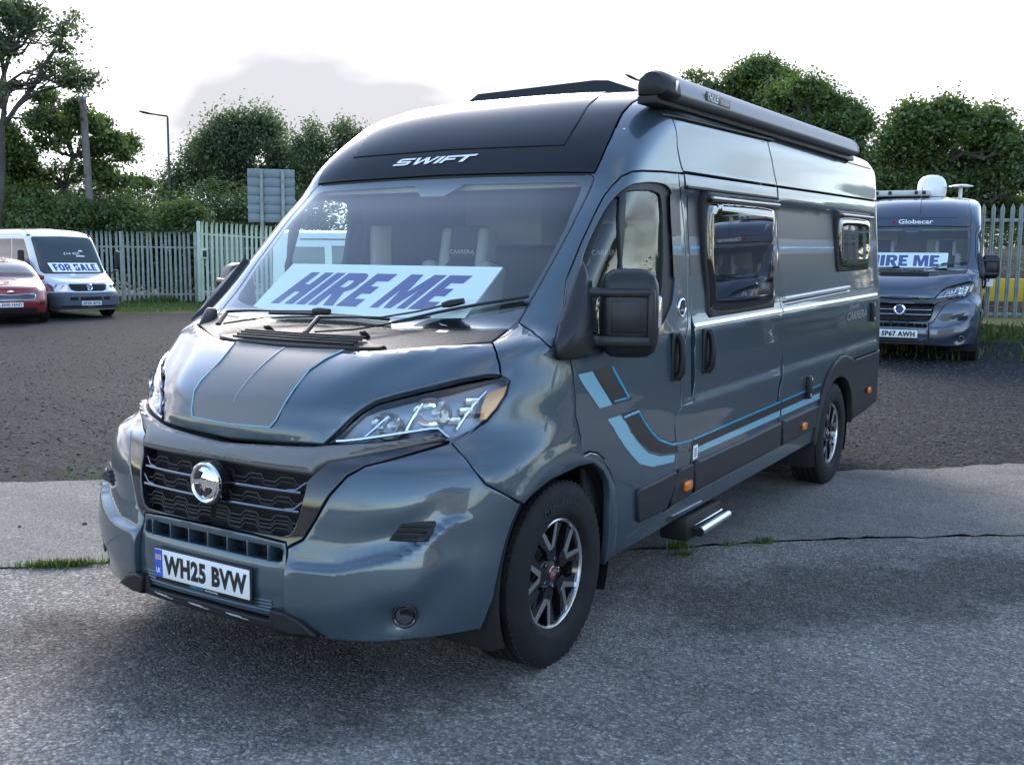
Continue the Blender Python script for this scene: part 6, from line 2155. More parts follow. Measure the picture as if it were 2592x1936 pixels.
def fit_campervan_extras(root):
    C = CV

    def D(name, outline, mat, off=.0018, mirror=True, gw=.06, gz=.025, par=root):
        return panel(DUC, name, outline, mat, par, off=off, bev=0, depth=0, gap=0, gw=gw, gz=gz, mirror=mirror)
    # bonnet stripe: grey field, pale blue outline
    bs = np.array(C['bstr'])
    off = .0185
    field = cat([[0, .9705]], C['bstrlo'][1:], bs[1:], [[sv(.302, 1.2395), 1.2395]], [[0, 1.2335]])
    def ex(PP, s, z):
        rs = np.interp(z, [.93, .968, 1.06, 1.12, 1.17, 1.21, 1.25, 1.30], [.24, .256, .268, .285, .31, .34, .38, .46])
        k = np.clip((rs + .05 - np.abs(s)) / .10, 0, 1)
        k = k * k * (3 - 2 * k)
        fade = np.clip((z - .925) / .05, 0, 1) * np.clip((1.32 - z) / .06, 0, 1)
        return .016 * k * fade + .0016
    panel(DUC, 'bonnet_stripe', sym(field), M_SATIN, root, off=0, bev=0, depth=0, gap=0, gw=.035, gz=.014, mirror=False, extra=ex)
    edge = cat(C['bstrlo'], bs[1:])
    w = .0085
    E = np.stack([w_of(DUC, edge[:, 0]), edge[:, 1]], 1)
    pts = [DUC.S(s_, z_) + DUC.nrm(np.array(s_), np.array(z_)) * (.0028 + float(ex(np.array([[0, 0, 0]]), np.array([s_]), np.array([z_]))[0])) for s_, z_ in edge]
    pts = [Vector(p) for p in pts]
    den = []
    for a, b in zip(pts[:-1], pts[1:]):
        for k in range(4):
            den.append(a.lerp(b, k / 4))
    den.append(pts[-1])
    for sg in (1, -1):
        MB().tube([Vector((sg * p.x, p.y, p.z)) for p in den], .0030, 6).build('stripe_outline', M_LBLUE, root)
    cl = [Vector(on_skin(0.0, z, .0192)) for z in np.linspace(1.05, 1.232, 12)]
    MB().tube(cl, [.0006 + .0018 * k / 11 for k in range(12)], 6).build('stripe_centre_line', M_SILV, root)
    # flank graphics
    D('flank_stripe', C['stripeA'], M_LBLUE)
    D('flank_stripe', C['stripeAd'], M_STDARK)
    D('flank_stripe', C['stripeAl'], M_MBLUE, off=.0030)
    lo, upc = np.array(C['stripeBlo']), np.array(C['stripeBup'])
    D('flank_stripe', cat(lo, rev(upc)), M_LBLUE)
    dl, du = np.array(C['darklo']), np.array(C['darkup'])
    D('flank_stripe', cat(dl, rev(du)), M_STDARK)
    bu = np.array(C['blueup'])
    Wb = np.stack([w_of(DUC, bu[:, 0]), bu[:, 1]], 1)
    pp = [Vector(on_skin(s_, z_, .002)) for s_, z_ in bu]
    dn = []
    for a, b in zip(pp[:-1], pp[1:]):
        for k in range(5):
            dn.append(a.lerp(b, k / 5))
    dn.append(pp[-1])
    for sg in (1, -1):
        MB().tube([Vector((sg * p.x, p.y, p.z)) for p in dn], .0058, 6, flat=.35, upv=(1, 0, 0)).build('flank_line', M_MBLUE, root)
    for (u0, u1) in ((2.27, 3.672), (3.70, 4.56)):
        def band(a, b, mat, o=.0018):
            n = 8
            us = np.linspace(u0, u1, n)
            D('flank_stripe', cat(uz(*[(u, a(u)) for u in us]), uz(*[(u, b(u)) for u in us[::-1]])), mat, off=o, gw=.08)
        c2 = lambda u: .707 + (u - 2.25) * .0225
        c3 = lambda u: .671 + (u - 2.25) * .0200
        c4 = lambda u: .638 + (u - 2.25) * .0150
        band(lambda u: c2(u) + .010, lambda u: c2(u) + .022, M_MBLUE)
        band(lambda u: c2(u) + .008, lambda u: c3(u) + .006, M_STDARK)
        band(lambda u: c3(u) + .003, lambda u: c4(u) + .003, M_LBLUE)
    # upper bands behind the cab window
    for (u0, u1) in ((2.055, 2.185), (2.285, 2.42), (3.57, 3.672), (3.70, 4.98), (5.99, 6.2)):
        n = 6
        us = np.linspace(u0, u1, n)
        def hb(z0, z1, mat, o):
            f = lambda u, z: z + .0155 * (u - 2.2)
            if u0 < 2.2:
                P0 = [(u, f(u, z0)) for u in us]; P1 = [(u, f(u, z1)) for u in us[::-1]]
            else:
                P0 = [(u, f(u, z0)) for u in us]; P1 = [(u, f(u, z1)) for u in us[::-1]]
            panel(DUC, 'upper_band', cat(uz(*P0), uz(*P1)), mat, root, off=o, bev=0, depth=0, gap=0, gw=.07, gz=.022)
        hb(1.735, 1.930, M_BAND, .0018)
        hb(1.640, 1.733, M_STMID, .0018)
        hb(1.672, 1.685, M_MBLUE, .0032)
        hb(1.535, 1.638, M_BAND, .0018)
    # hinged side windows
    def window(u0, u1, z0, z1):
        f = lambda u, z: z + .0165 * (u - u0)
        e = link('side_window', None, root)
        fr = [(u0, f(u0, z1)), (u1, f(u1, z1)), (u1 + .01, f(u1, z0)), (u0 + .035, f(u0, z0))]
        fr = cat(uz(*[(u0 + .01, f(u0, z1)), (u1 - .01, f(u1, z1)), (u1, f(u1, z1) - .012), (u1 + .012, f(u1, z0) + .03), (u1 - .012, f(u1, z0)), (u0 + .065, f(u0, z0)), (u0 + .035, f(u0, z0) + .03), (u0, f(u0, z1) - .012)]))
        p = panel(DUC, 'window_surround', fr, M_BLACK, e, off=.034, bev=.010, gap=0, depth=.040, mirror=False, gw=.07, gz=.06, extra=lambda PP, s, z: -.010 + .055 * (z - (z0 + z1) / 2))
        i0, i1, j0, j1 = u0 + .026, u1 - .012, z0 + .020, z1 - .050
        gl = cat(uz(*[(i0 + .03, f(i0, j1)), (i1 - .04, f(i1, j1)), (i1, f(i1, j1) - .05), (i1 + .008, f(i1, j0) + .05), (i1 - .04, f(i1, j0)), (i0 + .06, f(i0, j0)), (i0 + .028, f(i0, j0) + .05), (i0, f(i0, j1) - .05)]))
        panel(DUC, 'window_pane', chaikin(gl, 2), M_ACRYL, e, off=.040, bev=.006, gap=0, depth=.02, dome=.010, dome_r=.035, mirror=False, gw=.035, gz=.03, extra=lambda PP, s, z: -.012 + .055 * (z - (z0 + z1) / 2))
        for dz in (.016, .034):
            MB().tube([flank_pt(u, f(u, z1 - dz), .062) for u in np.linspace(u0 + .03, u1 - .012, 9)], .007, 8).build('window_rail', M_ALU if dz < .03 else M_BLACK, e)
        return e
    window(2.430, 3.556, 1.322, 1.968)
    window(4.990, 5.965, 1.548, 1.992)
    # black drip strip over the sliding door and rail at the gutter
    MB().tube([flank_pt(u, 1.972 + .0175 * (u - 2.22), .006) for u in np.linspace(2.235, 3.66, 12)], .0085, 8).build('drip_strip', M_BLACK, root)
    MB().tube([flank_pt(u, 2.297 + .0275 * (u - 2.046), .006) for u in np.linspace(2.05, 3.61, 12)], .014, 8, flat=.8).build('gutter_rail', M_BLACK, root)
    MB().tube([flank_pt(u, 2.340 + .0150 * (u - 3.6), .000) for u in np.linspace(3.62, 6.2, 14)], .004, 6).build('gutter_line', M_RUBBER, root)
    # sliding door track and bright waist trims
    MB().tube([flank_pt(u, 1.385 + .030 * (u - 3.742), .012) for u in np.linspace(3.742, 5.33, 10)], .017, 8, flat=.8).build('door_track', M_ALU, root)
    MB().tube([flank_pt(u, 1.352 + .030 * (u - 3.742), .006) for u in np.linspace(3.742, 5.33, 10)], .011, 8).build('door_track', M_ALU, root)
    panel(DUC, 'track_recess', uz((3.745, 1.392), (5.32, 1.440), (5.325, 1.402), (3.745, 1.346)), M_DARK, root, off=.002, bev=0, depth=0, gap=0, gw=.08, gz=.02, mirror=False)
    for (u0, u1) in ((2.262, 3.676), (3.698, 6.22)):
        n = 10
        us = np.linspace(u0, u1, n)
        z = lambda u: 1.306 + .0168 * (u - 2.25)
        panel(DUC, 'waist_trim', cat(uz(*[(u, z(u)) for u in us]), uz(*[(u, z(u) - .023) for u in us[::-1]])), M_ALU, root, off=.007, bev=.004, gap=0, depth=.008, gw=.07, gz=.02)
    # round emblem behind the door window
    c = Vector(flank_pt(2.135, 1.388, .004))
    em = link('side_emblem', None, root)
    MB().lathe([(.0, .0), (.044, .0), (.047, -.002)], 32, 'x', c).build('emblem_base', M_GLOSSK, em)
    MB().lathe([(.037, .004), (.041, .007), (.046, .005), (.048, .0)], 32, 'x', c).build('emblem_ring', M_CHROME, em)
    MB().prism([(-.034, -.018), (-.016, .002), (-.036, .012), (-.014, .018), (.006, .038), (.026, .030), (.038, .006), (.030, -.024), (.010, -.038), (.012, -.010), (-.008, -.006)], c + Vector((.001, 0, 0)), (0, 1, 0), (0, 0, 1), (.004, 0, 0)).build('emblem_bird', M_CHROME, em)
    # rear lettering, locks
    letters_on_flank('CARRERA', 5.235, 5.83, 1.190, 1.250, .003, M_SILV, root, 'side_lettering', shear=.25)
    letters_on_flank('Swift', 5.30, 5.60, 1.275, 1.305, .003, M_SILV, root, 'side_lettering', shear=.3)
    letters_on_flank('184', 5.72, 5.865, 1.268, 1.296, .003, M_MBLUE, root, 'side_lettering', shear=.2)
    for (u, z0, z1) in ((4.235, .715, .865), (5.985, 1.150, 1.300)):
        p = Vector(flank_pt(u, (z0 + z1) / 2, .014))
        lk = MB().box(p, (.034, .060, z1 - z0), None, .006).build('lock_housing', M_BLACK, root)
        for dz in (-.055, .055):
            q = Vector(flank_pt(u, (z0 + z1) / 2 + dz, .033))
            MB().box(q, (.004, .018, .022), None, .001).build('lock_screw', M_ALU, lk)
    panel(DUC, 'fuel_flap', C['fuel'], M_PAINT, root, off=.003, bev=.003, gap=.003, depth=.004, gw=.05, gz=.03)
    st_ = panel(DUC, 'warning_sticker', uz((2.262, .690), (2.325, .692), (2.325, .620), (2.262, .618)), M_WPRINT, root, off=.0045, bev=0, depth=0, gap=0, mirror=False)
    q = MB()
    for k, (zz, w_, mi) in enumerate(((.672, .034, 0), (.660, .028, 1), (.648, .036, 1), (.636, .030, 1))):
        p = Vector(flank_pt(2.293, zz, .0056))
        q.box(p, (.0006, w_, .0055), None, 0, 2, mi)
    q.build('sticker_print', [M_RED_PR, M_KPRINT], root)
    # entry step, folded half out
    e = link('entry_step', None, root)
    MB().box((.985, 2.44, .268), (.15, .48, .12), None, .01).build('step_box', M_BLACK, e)
    MB().box((1.065, 2.47, .262), (.06, .40, .024), None, .006).build('step_plate', M_BLACK, e)
    MB().tube([(1.095, 2.285, .250), (1.095, 2.69, .257)], .022, 14).build('step_edge', M_ALU, e)
    for y in (2.28, 2.695):
        zz = .250 if y < 2.5 else .257
        MB().tube([(1.095, y - .006, zz), (1.095, y + .006, zz)], .0245, 14).build('step_cap', M_BLACK, e)
    MB().tube([(1.055, 2.28, .267), (1.055, 2.69, .274)], .009, 8).build('step_rail', M_ALU, e)
    # awning case
    aw = link('awning', None, root)
    A0, A1 = Vector((.965, 2.02, 2.368)), Vector((.965, 5.40, 2.418))
    prof = [(-.115, .010), (-.118, .045), (-.108, .085)] + [(-.045 + .105 * math.cos(rad(a)) * (1.0 if a < 90 else .62), .022 + .100 * math.sin(rad(a))) for a in range(126, -1, -14)] + [(.060, .010), (.050, -.002), (.030, -.008), (-.02, -.008), (-.085, -.004)]
    V, F = [], []
    n = len(prof)
    ST = 8
    for k in range(ST + 1):
        p = A0.lerp(A1, k / ST)
        V.extend([p + Vector((a, 0, b)) for a, b in prof])
    for k in range(ST):
        for i in range(n):
            j = (i + 1) % n
            F.append((k * n + i, k * n + j, (k + 1) * n + j, (k + 1) * n + i))
    MB().add(V, F).build('awning_case', M_AWN, aw, 40)
    for p, sgn in ((A0, -1), (A1, 1)):
        V, F = [], []
        for k, (sc, dy) in enumerate(((1.03, -.02), (1.03, .03), (.98, .075), (.80, .105), (.45, .115))):
            cxx, czz = -.028, .058
            V.extend([p + Vector((cxx + (a - cxx) * sc, sgn * dy * (1.0 if sgn < 0 else .3), czz + (b - czz) * sc)) for a, b in prof])
        for k in range(4):
            for i in range(n):
                j = (i + 1) % n
                F.append((k * n + i, k * n + j, (k + 1) * n + j, (k + 1) * n + i))
        F.append(tuple(range(4 * n, 5 * n)))
        MB().add(V, F).build('awning_end_cap', M_BLACK if sgn < 0 else M_AWN, aw, 40)
    MB().tube([A0 + Vector((.048, -.03, .015)), A0 + Vector((.06, -.03, .03)), A0 + Vector((.062, -.03, .07))], .008, 6).build('awning_crank_eye', M_ALU, aw)
    sl = (A1 - A0).normalized()
    V, F = text_geo('THULE', 1, 0, .02)
    o_ = A0 + Vector((.0625, .46, .054))
    fy = Vector((.12, 0, .99)).normalized()
    MB().box(A0 + Vector((.060, .50, .052)), (.006, .34, .044), (0, rad(6), 0), .001).build('awning_badge', principled('badge_dark', (.03, .03, .035), .4), aw)
    link('awning_lettering', new_mesh('awning_lettering', on_plane(fit_geo(V, .15, .036, -.05, 0), A0 + Vector((.0642, .47, .052)), sl, fy), F, M_WPRINT, False), aw)
    V, F = text_geo('Omnistor', 1, .1, 0)
    link('awning_lettering', new_mesh('awning_lettering', on_plane(fit_geo(V, .12, .020, .10, -.006), A0 + Vector((.0642, .49, .052)), sl, fy), F, M_WPRINT, False), aw)
    MB().box(A0.lerp(A1, .5) + Vector((-.05, 0, -.018)), (.10, 3.6, .035), (rad(.73), 0, 0), .004).build('awning_bracket', M_BLACK, aw)
    # roof light fairing
    sk = link('roof_light', None, root)
    pr = [(-.55, 2.60), (-.50, 2.58), (.30, 2.58), (.52, 2.62)]
    V = [(-.56, 2.60, 2.545), (-.50, 2.60, 2.580), (.268, 2.60, 2.596), (.36, 2.60, 2.588), (.52, 2.60, 2.530),
         (-.56, 3.5, 2.545), (-.50, 3.45, 2.590), (.268, 3.45, 2.600), (.36, 3.45, 2.590), (.52, 3.5, 2.540), (-.57, 2.58, 2.45), (.54, 2.58, 2.45), (-.57, 3.5, 2.45), (.54, 3.5, 2.45)]
    F = [(0, 1, 6, 5), (1, 2, 7, 6), (2, 3, 8, 7), (3, 4, 9, 8), (10, 11, 4, 3, 2, 1, 0), (12, 5, 6, 7, 8, 9, 13), (10, 0, 5, 12), (11, 13, 9, 4)]
    MB().add(V, F).build('roof_light_fairing', M_CAP, sk, 30)
    # roof lettering SWIFT: wide slanted capitals
    def poly_word():
        Vv, Ff = [], []
        def put(polys, x, w):
            for pl in polys:
                n0 = len(Vv)
                Vv.extend([(x + a * w, b, 0) for a, b in pl]); Ff.append(tuple(range(n0, n0 + len(pl))))
        t = .26
        put([[(0, 0), (.82, 0), (.95, .10), (.95, .50), (.84, .60), (.20, .60), (.20, .76), (1, .76), (1, 1), (.12, 1), (0, .90), (0, .48), (.10, .38), (.75, .38), (.75, .24), (0, .24)]], 0, 1.25)
        put([[(0, 1), (.16, 1), (.26, .34), (.42, 1), (.56, 1), (.74, .34), (.84, 1), (1, 1), (.80, 0), (.66, 0), (.49, .62), (.32, 0), (.18, 0)]], 1.36, 1.75)
        put([[(0, 0), (1, 0), (1, 1), (0, 1)]], 3.22, .30)
        put([[(0, 0), (.26, 0), (.26, .38), (.9, .38), (.9, .60), (.26, .60), (.26, .76), (1, .76), (1, 1), (0, 1)]], 3.66, 1.05)
        put([[(.36, 0), (.62, 0), (.62, .76), (1, .76), (1, 1), (0, 1), (0, .76), (.36, .76)]], 4.72, 1.25)
        bm = bmesh.new()
        vs_ = [bm.verts.new((a + b * .55, b, c)) for a, b, c in Vv]
        for f in Ff:
            bm.faces.new([vs_[i] for i in f])
        bm.normal_update()
        bmesh.ops.triangulate(bm, faces=bm.faces[:], ngon_method='EAR_CLIP')
        bm.verts.index_update()
        r = [tuple(v.co) for v in bm.verts], [tuple(v.index for v in f.verts) for f in bm.faces]
        bm.free()
        return r
    V, F = poly_word()
    letters_on_front(V, F, .51, .034, 2.0885, .009, M_WPRINT, root, 'roof_lettering', vc=-.075, rise=.010)


fit_campervan_extras(van)


def hire_board(name, label, TL, TR, BL, BR, word='HIRE ME', slant=.42, par=None, tx=(.10, .90), ty=(.22, .80), cat_='sign board', back=.012, thick=.006):
    """flat printed board between four corners"""
    TL, TR, BL, BR = map(Vector, (TL, TR, BL, BR))
    n = (BR - BL).cross(TL - BL).normalized()
    V = [BL, BR, TR, TL, BL - n * thick, BR - n * thick, TR - n * thick, TL - n * thick]
    F = [(0, 1, 2, 3), (7, 6, 5, 4), (0, 4, 5, 1), (1, 5, 6, 2), (2, 6, 7, 3), (3, 7, 4, 0)]
    o = link(name, new_mesh(name, V, F, M_SIGNW, False))
    tag(o, label, cat_)
    LV_, LF = block_letters(word)
    A = np.array(LV_)
    A[:, 0] += A[:, 1] * slant
    A[:, 0] = (A[:, 0] - A[:, 0].min()) / (A[:, 0].max() - A[:, 0].min())
    x = tx[0] + A[:, 0] * (tx[1] - tx[0]); y = ty[0] + A[:, 1] * (ty[1] - ty[0])
    P = []
    for a, b in zip(x, y):
        p = BL.lerp(BR, a).lerp(TL.lerp(TR, a), b)
        P.append(p + n * .0012)
    link('board_lettering', new_mesh('board_lettering', P, LF, M_SIGNBLUE, False), o)
    return o


inn = -.009
bp = lambda v, z: on_skin(sv(v, z), z, inn)
hire_board('hire_board', 'HIRE ME board leaning behind the windscreen of the slate blue camper with black roof', bp(-.589, 1.588), bp(.624, 1.586), bp(-.655, 1.351), bp(.577, 1.352), slant=.40, tx=(.075, .905), ty=(.225, .835))

# ================================================================== other vehicles
van2 = thing('campervan', 'dark blue high roof camper with white roof dome, front-on at the right', 'camper van', (-.10, 12.75, .19), rad(7), 'parked camper vans')
van['group'] = 'parked camper vans'
build_van(van2, dict(paint=M_NAVY, roof=M_NAVY, livery=False, wipers=True, plate='SP67 AWH'))
V, F = text_geo('Globecar', 1, 0, .012)
letters_on_front(V, F, .50, .070, 2.075, .010, M_WPRINT, van2, 'roof_lettering', vc=.05)
em = MB()
for k in range(4):
    z = 2.050 + k * .016
    w = .05 if k in (1, 2) else .036
    em.tube([on_skin(sv(v, z), z, .012) for v in np.linspace(-.285 - w / 2 + .02, -.285 + w / 2 + .02, 4)], .0045, 5)
em.build('roof_emblem', M_RED_PR, van2)
# roof gear of the second camper
rg_ = link('roof_light', None, van2)
MB().box((-.30, 2.75, 2.565), (.98, .75, .10), None, .035, 3).build('roof_light_frame', principled('grey_white_plastic', (.50, .50, .48), .5), rg_)
for x in (-.62, -.42, -.02, .10):
    MB().box((x, 2.365, 2.575), (.05, .02, .055), None, .006).build('roof_light_clip', M_BLACK, rg_)
dm = MB().lathe([(.0, .36), (.08, .352), (.15, .325), (.20, .27), (.222, .20), (.225, .10), (.215, .0), (.0, .0)], 32, 'z', (.18, 2.95, 2.535))
dm.build('satellite_dome', principled('white_dome', (.78, .78, .78), .35, 0, .4), van2)
an_ = link('aerial', None, van2)
MB().tube([(.62, 3.0, 2.52), (.62, 3.0, 2.72)], .03, 10).build('aerial_mast', M_WPRINT, an_)
MB().lathe([(.0, .035), (.10, .030), (.18, .010), (.19, .0), (.0, -.01)], 24, 'z', (.62, 3.0, 2.70)).build('aerial_disc', M_ALU, an_)
MB().tube([(.10, 1.66, 2.15), (.10, 1.90, 2.62)], .005, 6).build('radio_aerial', M_BLACK, van2)
M2 = Matrix.Translation(van2.location) @ Matrix.Rotation(rad(7), 4, 'Z')
b2 = lambda v, z: M2 @ Vector(on_skin(sv(v, z), z, -.035))
hb2 = hire_board('hire_board', 'HIRE ME board behind the windscreen of the dark blue camper at the right', b2(-.66, 1.62), b2(.56, 1.62), b2(-.66, 1.385), b2(.56, 1.385), slant=.0, tx=(.08, .90), ty=(.14, .84))


# ---- white minibus
VW_LV = [(.22, .06, .70, 2.8, .90), (.35, .0, .65, 2.7, .945), (.55, .0, .65, 2.7, .95), (.66, .05, .70, 2.6, .95), (.74, .09, .75, 2.5, .95), (.85, .14, .82, 2.4, .95), (.92, .22, .90, 2.4, .95),
         (1.00, .42, 1.0, 2.6, .95), (1.06, .64, 1.1, 3.0, .948), (1.12, .86, 1.25, 4.5, .945), (1.16, .92, 1.30, 5.5, .94), (1.5, 1.27, 1.65, 6.0, .91), (1.80, 1.58, 1.98, 6.0, .885),
         (1.87, 1.70, 2.1, 4.5, .87), (1.93, 1.92, 2.35, 3.4, .83), (1.97, 2.2, 2.65, 2.8, .76), (1.99, 2.5, 2.95, 2.6, .66)]
KIA_LV = [(.20, .12, .75, 2.6, .84), (.32, .03, .70, 2.5, .90), (.55, .0, .70, 2.4, .925), (.70, .03, .78, 2.3, .93), (.82, .09, .85, 2.25, .93), (.90, .18, .95, 2.2, .93), (.97, .40, 1.1, 2.3, .925),
          (1.03, .72, 1.25, 2.8, .918), (1.08, 1.0, 1.45, 4.0, .91), (1.25, 1.30, 1.75, 5.0, .86), (1.45, 1.70, 2.15, 4.6, .77), (1.53, 1.95, 2.45, 3.6, .71), (1.59, 2.3, 2.8, 2.8, .62), (1.62, 2.6, 3.0, 2.6, .50)]


def stretch(lv, k):
    return [(z if z < 1.16 else 1.16 + (z - 1.16) * k,) + tuple(r) for z, *r in lv]


def shell_body(sk, mat, parent, name='body', zlo=None, zhi=None, ns=150, nz=44, off=0.0):
    z = np.linspace(zlo or sk.zmin, zhi or sk.zmax, nz)
    s = np.concatenate([np.linspace(-3, -2, 12)[:-1], np.linspace(-2, -1, 24)[:-1], np.linspace(-1, 1, ns - 70), np.linspace(1, 2, 24)[1:], np.linspace(2, 3, 12)[1:-1]])
    P = sk.S(s[:, None], z[None]) + sk.nrm(*np.broadcast_arrays(s[:, None], z[None])) * off
    m, n = P.shape[:2]
    V = list(P.reshape(-1, 3))
    F = []
    for i in range(m):
        j = (i + 1) % m
        for k in range(n - 1):
            F.append((i * n + k, j * n + k, j * n + k + 1, i * n + k + 1))
    if zhi is None:
        c = len(V)
        top = P[:, -1].mean(0)
        ids = []
        for t in (.5, .95):
            ids.append(len(V))
            V.extend(np.column_stack([P[:, -1, 0] * (1 - t), P[:, -1, 1] * (1 - t) + np.clip(P[:, -1, 1], 2.6, sk.UR - .5) * t, P[:, -1, 2] + .018 * t]))
        prev = [i * n + n - 1 for i in range(m)]
        for b in ids:
            cur = [b + i for i in range(m)]
            F += [(prev[i], prev[(i + 1) % m], cur[(i + 1) % m], cur[i]) for i in range(m)]
            prev = cur
    return MB().add(V, F).build(name, mat, parent, 50)


def simple_wheel(root, x, y, R, w, side):
    e = link('wheel', None, root)
    X = lambda p: x + side * p
    MB().lathe([(R * .60, X(-w / 2)), (R * .92, X(-w / 2)), (R, X(-w * .38)), (R, X(w * .38)), (R * .93, X(w * .5)), (R * .66, X(w * .47)), (R * .62, X(w * .38))], 40, 'x', (0, y, R)).build('tyre', M_TYRE, e)
    MB().lathe([(R * .64, X(w * .36)), (R * .60, X(w * .40)), (R * .58, X(w * .20)), (0, X(w * .16))], 40, 'x', (0, y, R)).build('rim', M_GLOSSK, e)
    for k in range(5):
        a = 2 * math.pi * k / 5 + .3
        MB().tube([(X(w * .32), y + math.cos(a) * R * .1, R + math.sin(a) * R * .1), (X(w * .38), y + math.cos(a) * R * .6, R + math.sin(a) * R * .6)], [R * .10, R * .13], 6).build('spoke', M_ALU, e)
    MB().lathe([(0, X(w * .40)), (R * .14, X(w * .38)), (R * .16, X(w * .2))], 20, 'x', (0, y, R)).build('hub', M_ALU, e)
    return e


def plate_on(root, txt, y, z, w=.52, h=.111):
    nb = MB().box((0, y, z), (w, .012, h), None, .003).build('number_plate', M_PLATE, root)
    V, F = text_geo(txt, 1, 0, .03)
    link('plate_lettering', new_mesh('plate_lettering', on_plane(fit_geo(V, w * .88, h * .68), (0, y - .0075, z), (1, 0, 0), (0, 0, 1)), F, M_KPRINT, False), nb)


def build_minibus(root, st):
    tall = st['tall']
    sk = Skin(stretch(VW_LV, tall), st['len'] - .12, st['len'], None)
    Z = lambda z: z if z < 1.16 else 1.16 + (z - 1.16) * tall
    P = lambda name, o, mat, **k: panel(sk, name, o, mat, k.pop('parent', root), **k)
    vz_ = lambda *p: np.array([(sk.sv(v, Z(z)), Z(z)) for v, z in p])
    uz_ = lambda *p: np.array([(sk.su(u, Z(z)), Z(z)) for u, z in p])
    shell_body(sk, M_WHITE, root)
    q = dict(gw=.06, gz=.03, depth=.008, bev=.003, gap=0)
    # bumper of grey plastic
    P('bumper', sym(cat([[0, .24]], vz_((.60, .24), (.85, .24)), uz_((.46, .30), (.50, .52), (.44, .66)), vz_((.72, .67), (.55, .675)), [[0, .665]])), st['bumper'], mirror=False, off=.012, **q)
    P('bonnet_seam', sym(cat([[0, .905]], vz_((.70, .905), (.74, .94), (.80, 1.07), (.80, 1.085)), [[0, 1.09]])), M_WHITE, mirror=False, off=.010, **q)
    g = P('grille', sym(cat([[0, .70]], vz_((.36, .70), (.46, .74), (.50, .86), (.45, .885)), [[0, .885]])), M_BLACK, mirror=False, off=.008, **q)
    for z in (.735, .78, .825):
        MB().tube([sk.S(sk.sv(v, z), z) + np.array([0, -.018, 0]) for v in np.linspace(-.42, .42, 9)], .006, 5).build('grille_bar', M_GREYP, g)
    b = link('badge', None, root)
    MB().lathe([(.062, -.008), (.078, -.014), (.085, .0)], 28, 'y', (0, .07, .80)).build('badge_ring', M_CHROME, b)
    MB().lathe([(.0, -.002), (.07, -.002)], 28, 'y', (0, .07, .80)).build('badge_face', principled('badge_blue', (.05, .06, .22), .3, 0, 1), b)
    lt = MB()
    for pts in ([(-.048, .035), (-.018, -.005), (0, .030), (.018, -.005), (.048, .035)], [(-.060, .010), (-.028, -.055), (0, .002), (.028, -.055), (.060, .010)]):
        lt.tube([(x, .060, .80 + z) for x, z in pts], .007, 5)
    lt.build('badge_mark', M_CHROME, b)
    for o in P('headlight', cat(vz_((.52, .70), (.52, .89), (.68, .90)), uz_((.52, .905), (.60, .86), (.56, .72)), vz_((.80, .69))), M_CHROME, off=.006, **q):
        sg = 1 if o.data.vertices[0].co.x > 0 else -1
        for v, r in ((.62, .055), (.76, .060)):
            c_ = sk.S(sk.sv(v, .80), .80) + np.array([0, -.012, 0])
            MB().lathe([(r, 0), (r * .8, .012), (r * .3, .02)], 18, 'y', (sg * c_[0], c_[1], c_[2])).build('reflector_bowl', M_DCHROME, o)
    ik = P('lower_intake', sym(cat([[0, .47]], vz_((.28, .47), (.28, .56)), [[0, .56]])), M_DARK, mirror=False, off=.014, **q)
    P('side_intake', vz_((.33, .47), (.52, .47), (.52, .56), (.33, .56)), M_DARK, off=.014, **q)
    P('lower_lip', vz_((.10, .30), (.70, .30), (.70, .34), (.10, .34)), M_BLACK, off=.014, **q)
    plate_on(root, st['plate'], -.02, .395)
    ws = sym(cat([[0, 1.135]], vz_((.55, 1.135), (.80, 1.15), (.845, 1.20), (.80, 1.80), (.74, 1.83)), [[0, Z(1.845)]]))
    P('windscreen', ws, st['glass'], mirror=False, off=.006, **q)
    for v0 in (-.05, .75):
        pts = [sk.S(sk.sv(v0 - .75 + k * .14, 1.14 + .004 * k), 1.14 + .004 * k) + np.array([0, -.03, .015]) for k in range(6)]
        MB().tube(pts, .012, 5).build('wiper', M_BLACK, root)
    if st['kind'] == 'bus':
        # deep glazed cab door and side glass
        P('cab_door_glass', uz_((1.28, .92), (1.05, .98), (1.16, 1.10), (1.62, 1.55), (1.86, 1.79), (2.6, 1.80), (2.6, .78), (1.55, .78)), st['glass2'], off=.006, **q)
        P('side_glass', uz_((2.66, 1.80), (4.6, 1.80), (4.6, 1.05), (2.66, 1.05)), st['glass2'], off=.006, **q)
        P('bonnet_print', vz_((-.30, 1.045), (.24, 1.045), (.24, 1.05), (-.30, 1.05)), principled('rust_print', (.35, .14, .05), .5), mirror=False, off=.014, gw=.1, gz=.03, depth=0, bev=0, gap=0)
        q2 = MB()
        for k in range(9):
            z = 1.028
            p = sk.S(sk.sv(-.26 + k * .058, z), z) + sk.nrm(np.array(sk.sv(-.26 + k * .058, z)), np.array(z)) * .0135
            q2.box(p, (.036, .03, .004))
        q2.build('bonnet_lettering', principled('rust_print2', (.40, .22, .12), .5), root)
        # price written on the glass, small white stickers
        V, F = text_geo('£14 450', 1, 0, .0)
        A = fit_geo(V, .42, .085, .10, 0)
        link('price_lettering', new_mesh('price_lettering', [sk.S(sk.sv(a[0], 1.66 + a[1] * .72), 1.66 + a[1] * .72) + sk.nrm(np.array(sk.sv(a[0], 1.66)), np.array(1.66)) * .012 for a in A], F, M_WPRINT, False), root)
        for (v0, v1, z0, z1) in ((.20, .44, 1.46, 1.48), (.30, .42, 1.555, 1.580)):
            P('price_sticker', vz_((v0, z0), (v1, z0), (v1 - .02, z1), (v0 + .02, z1)), M_WPRINT, mirror=False, off=.012, gw=.1, gz=.03, depth=0, bev=0, gap=0)
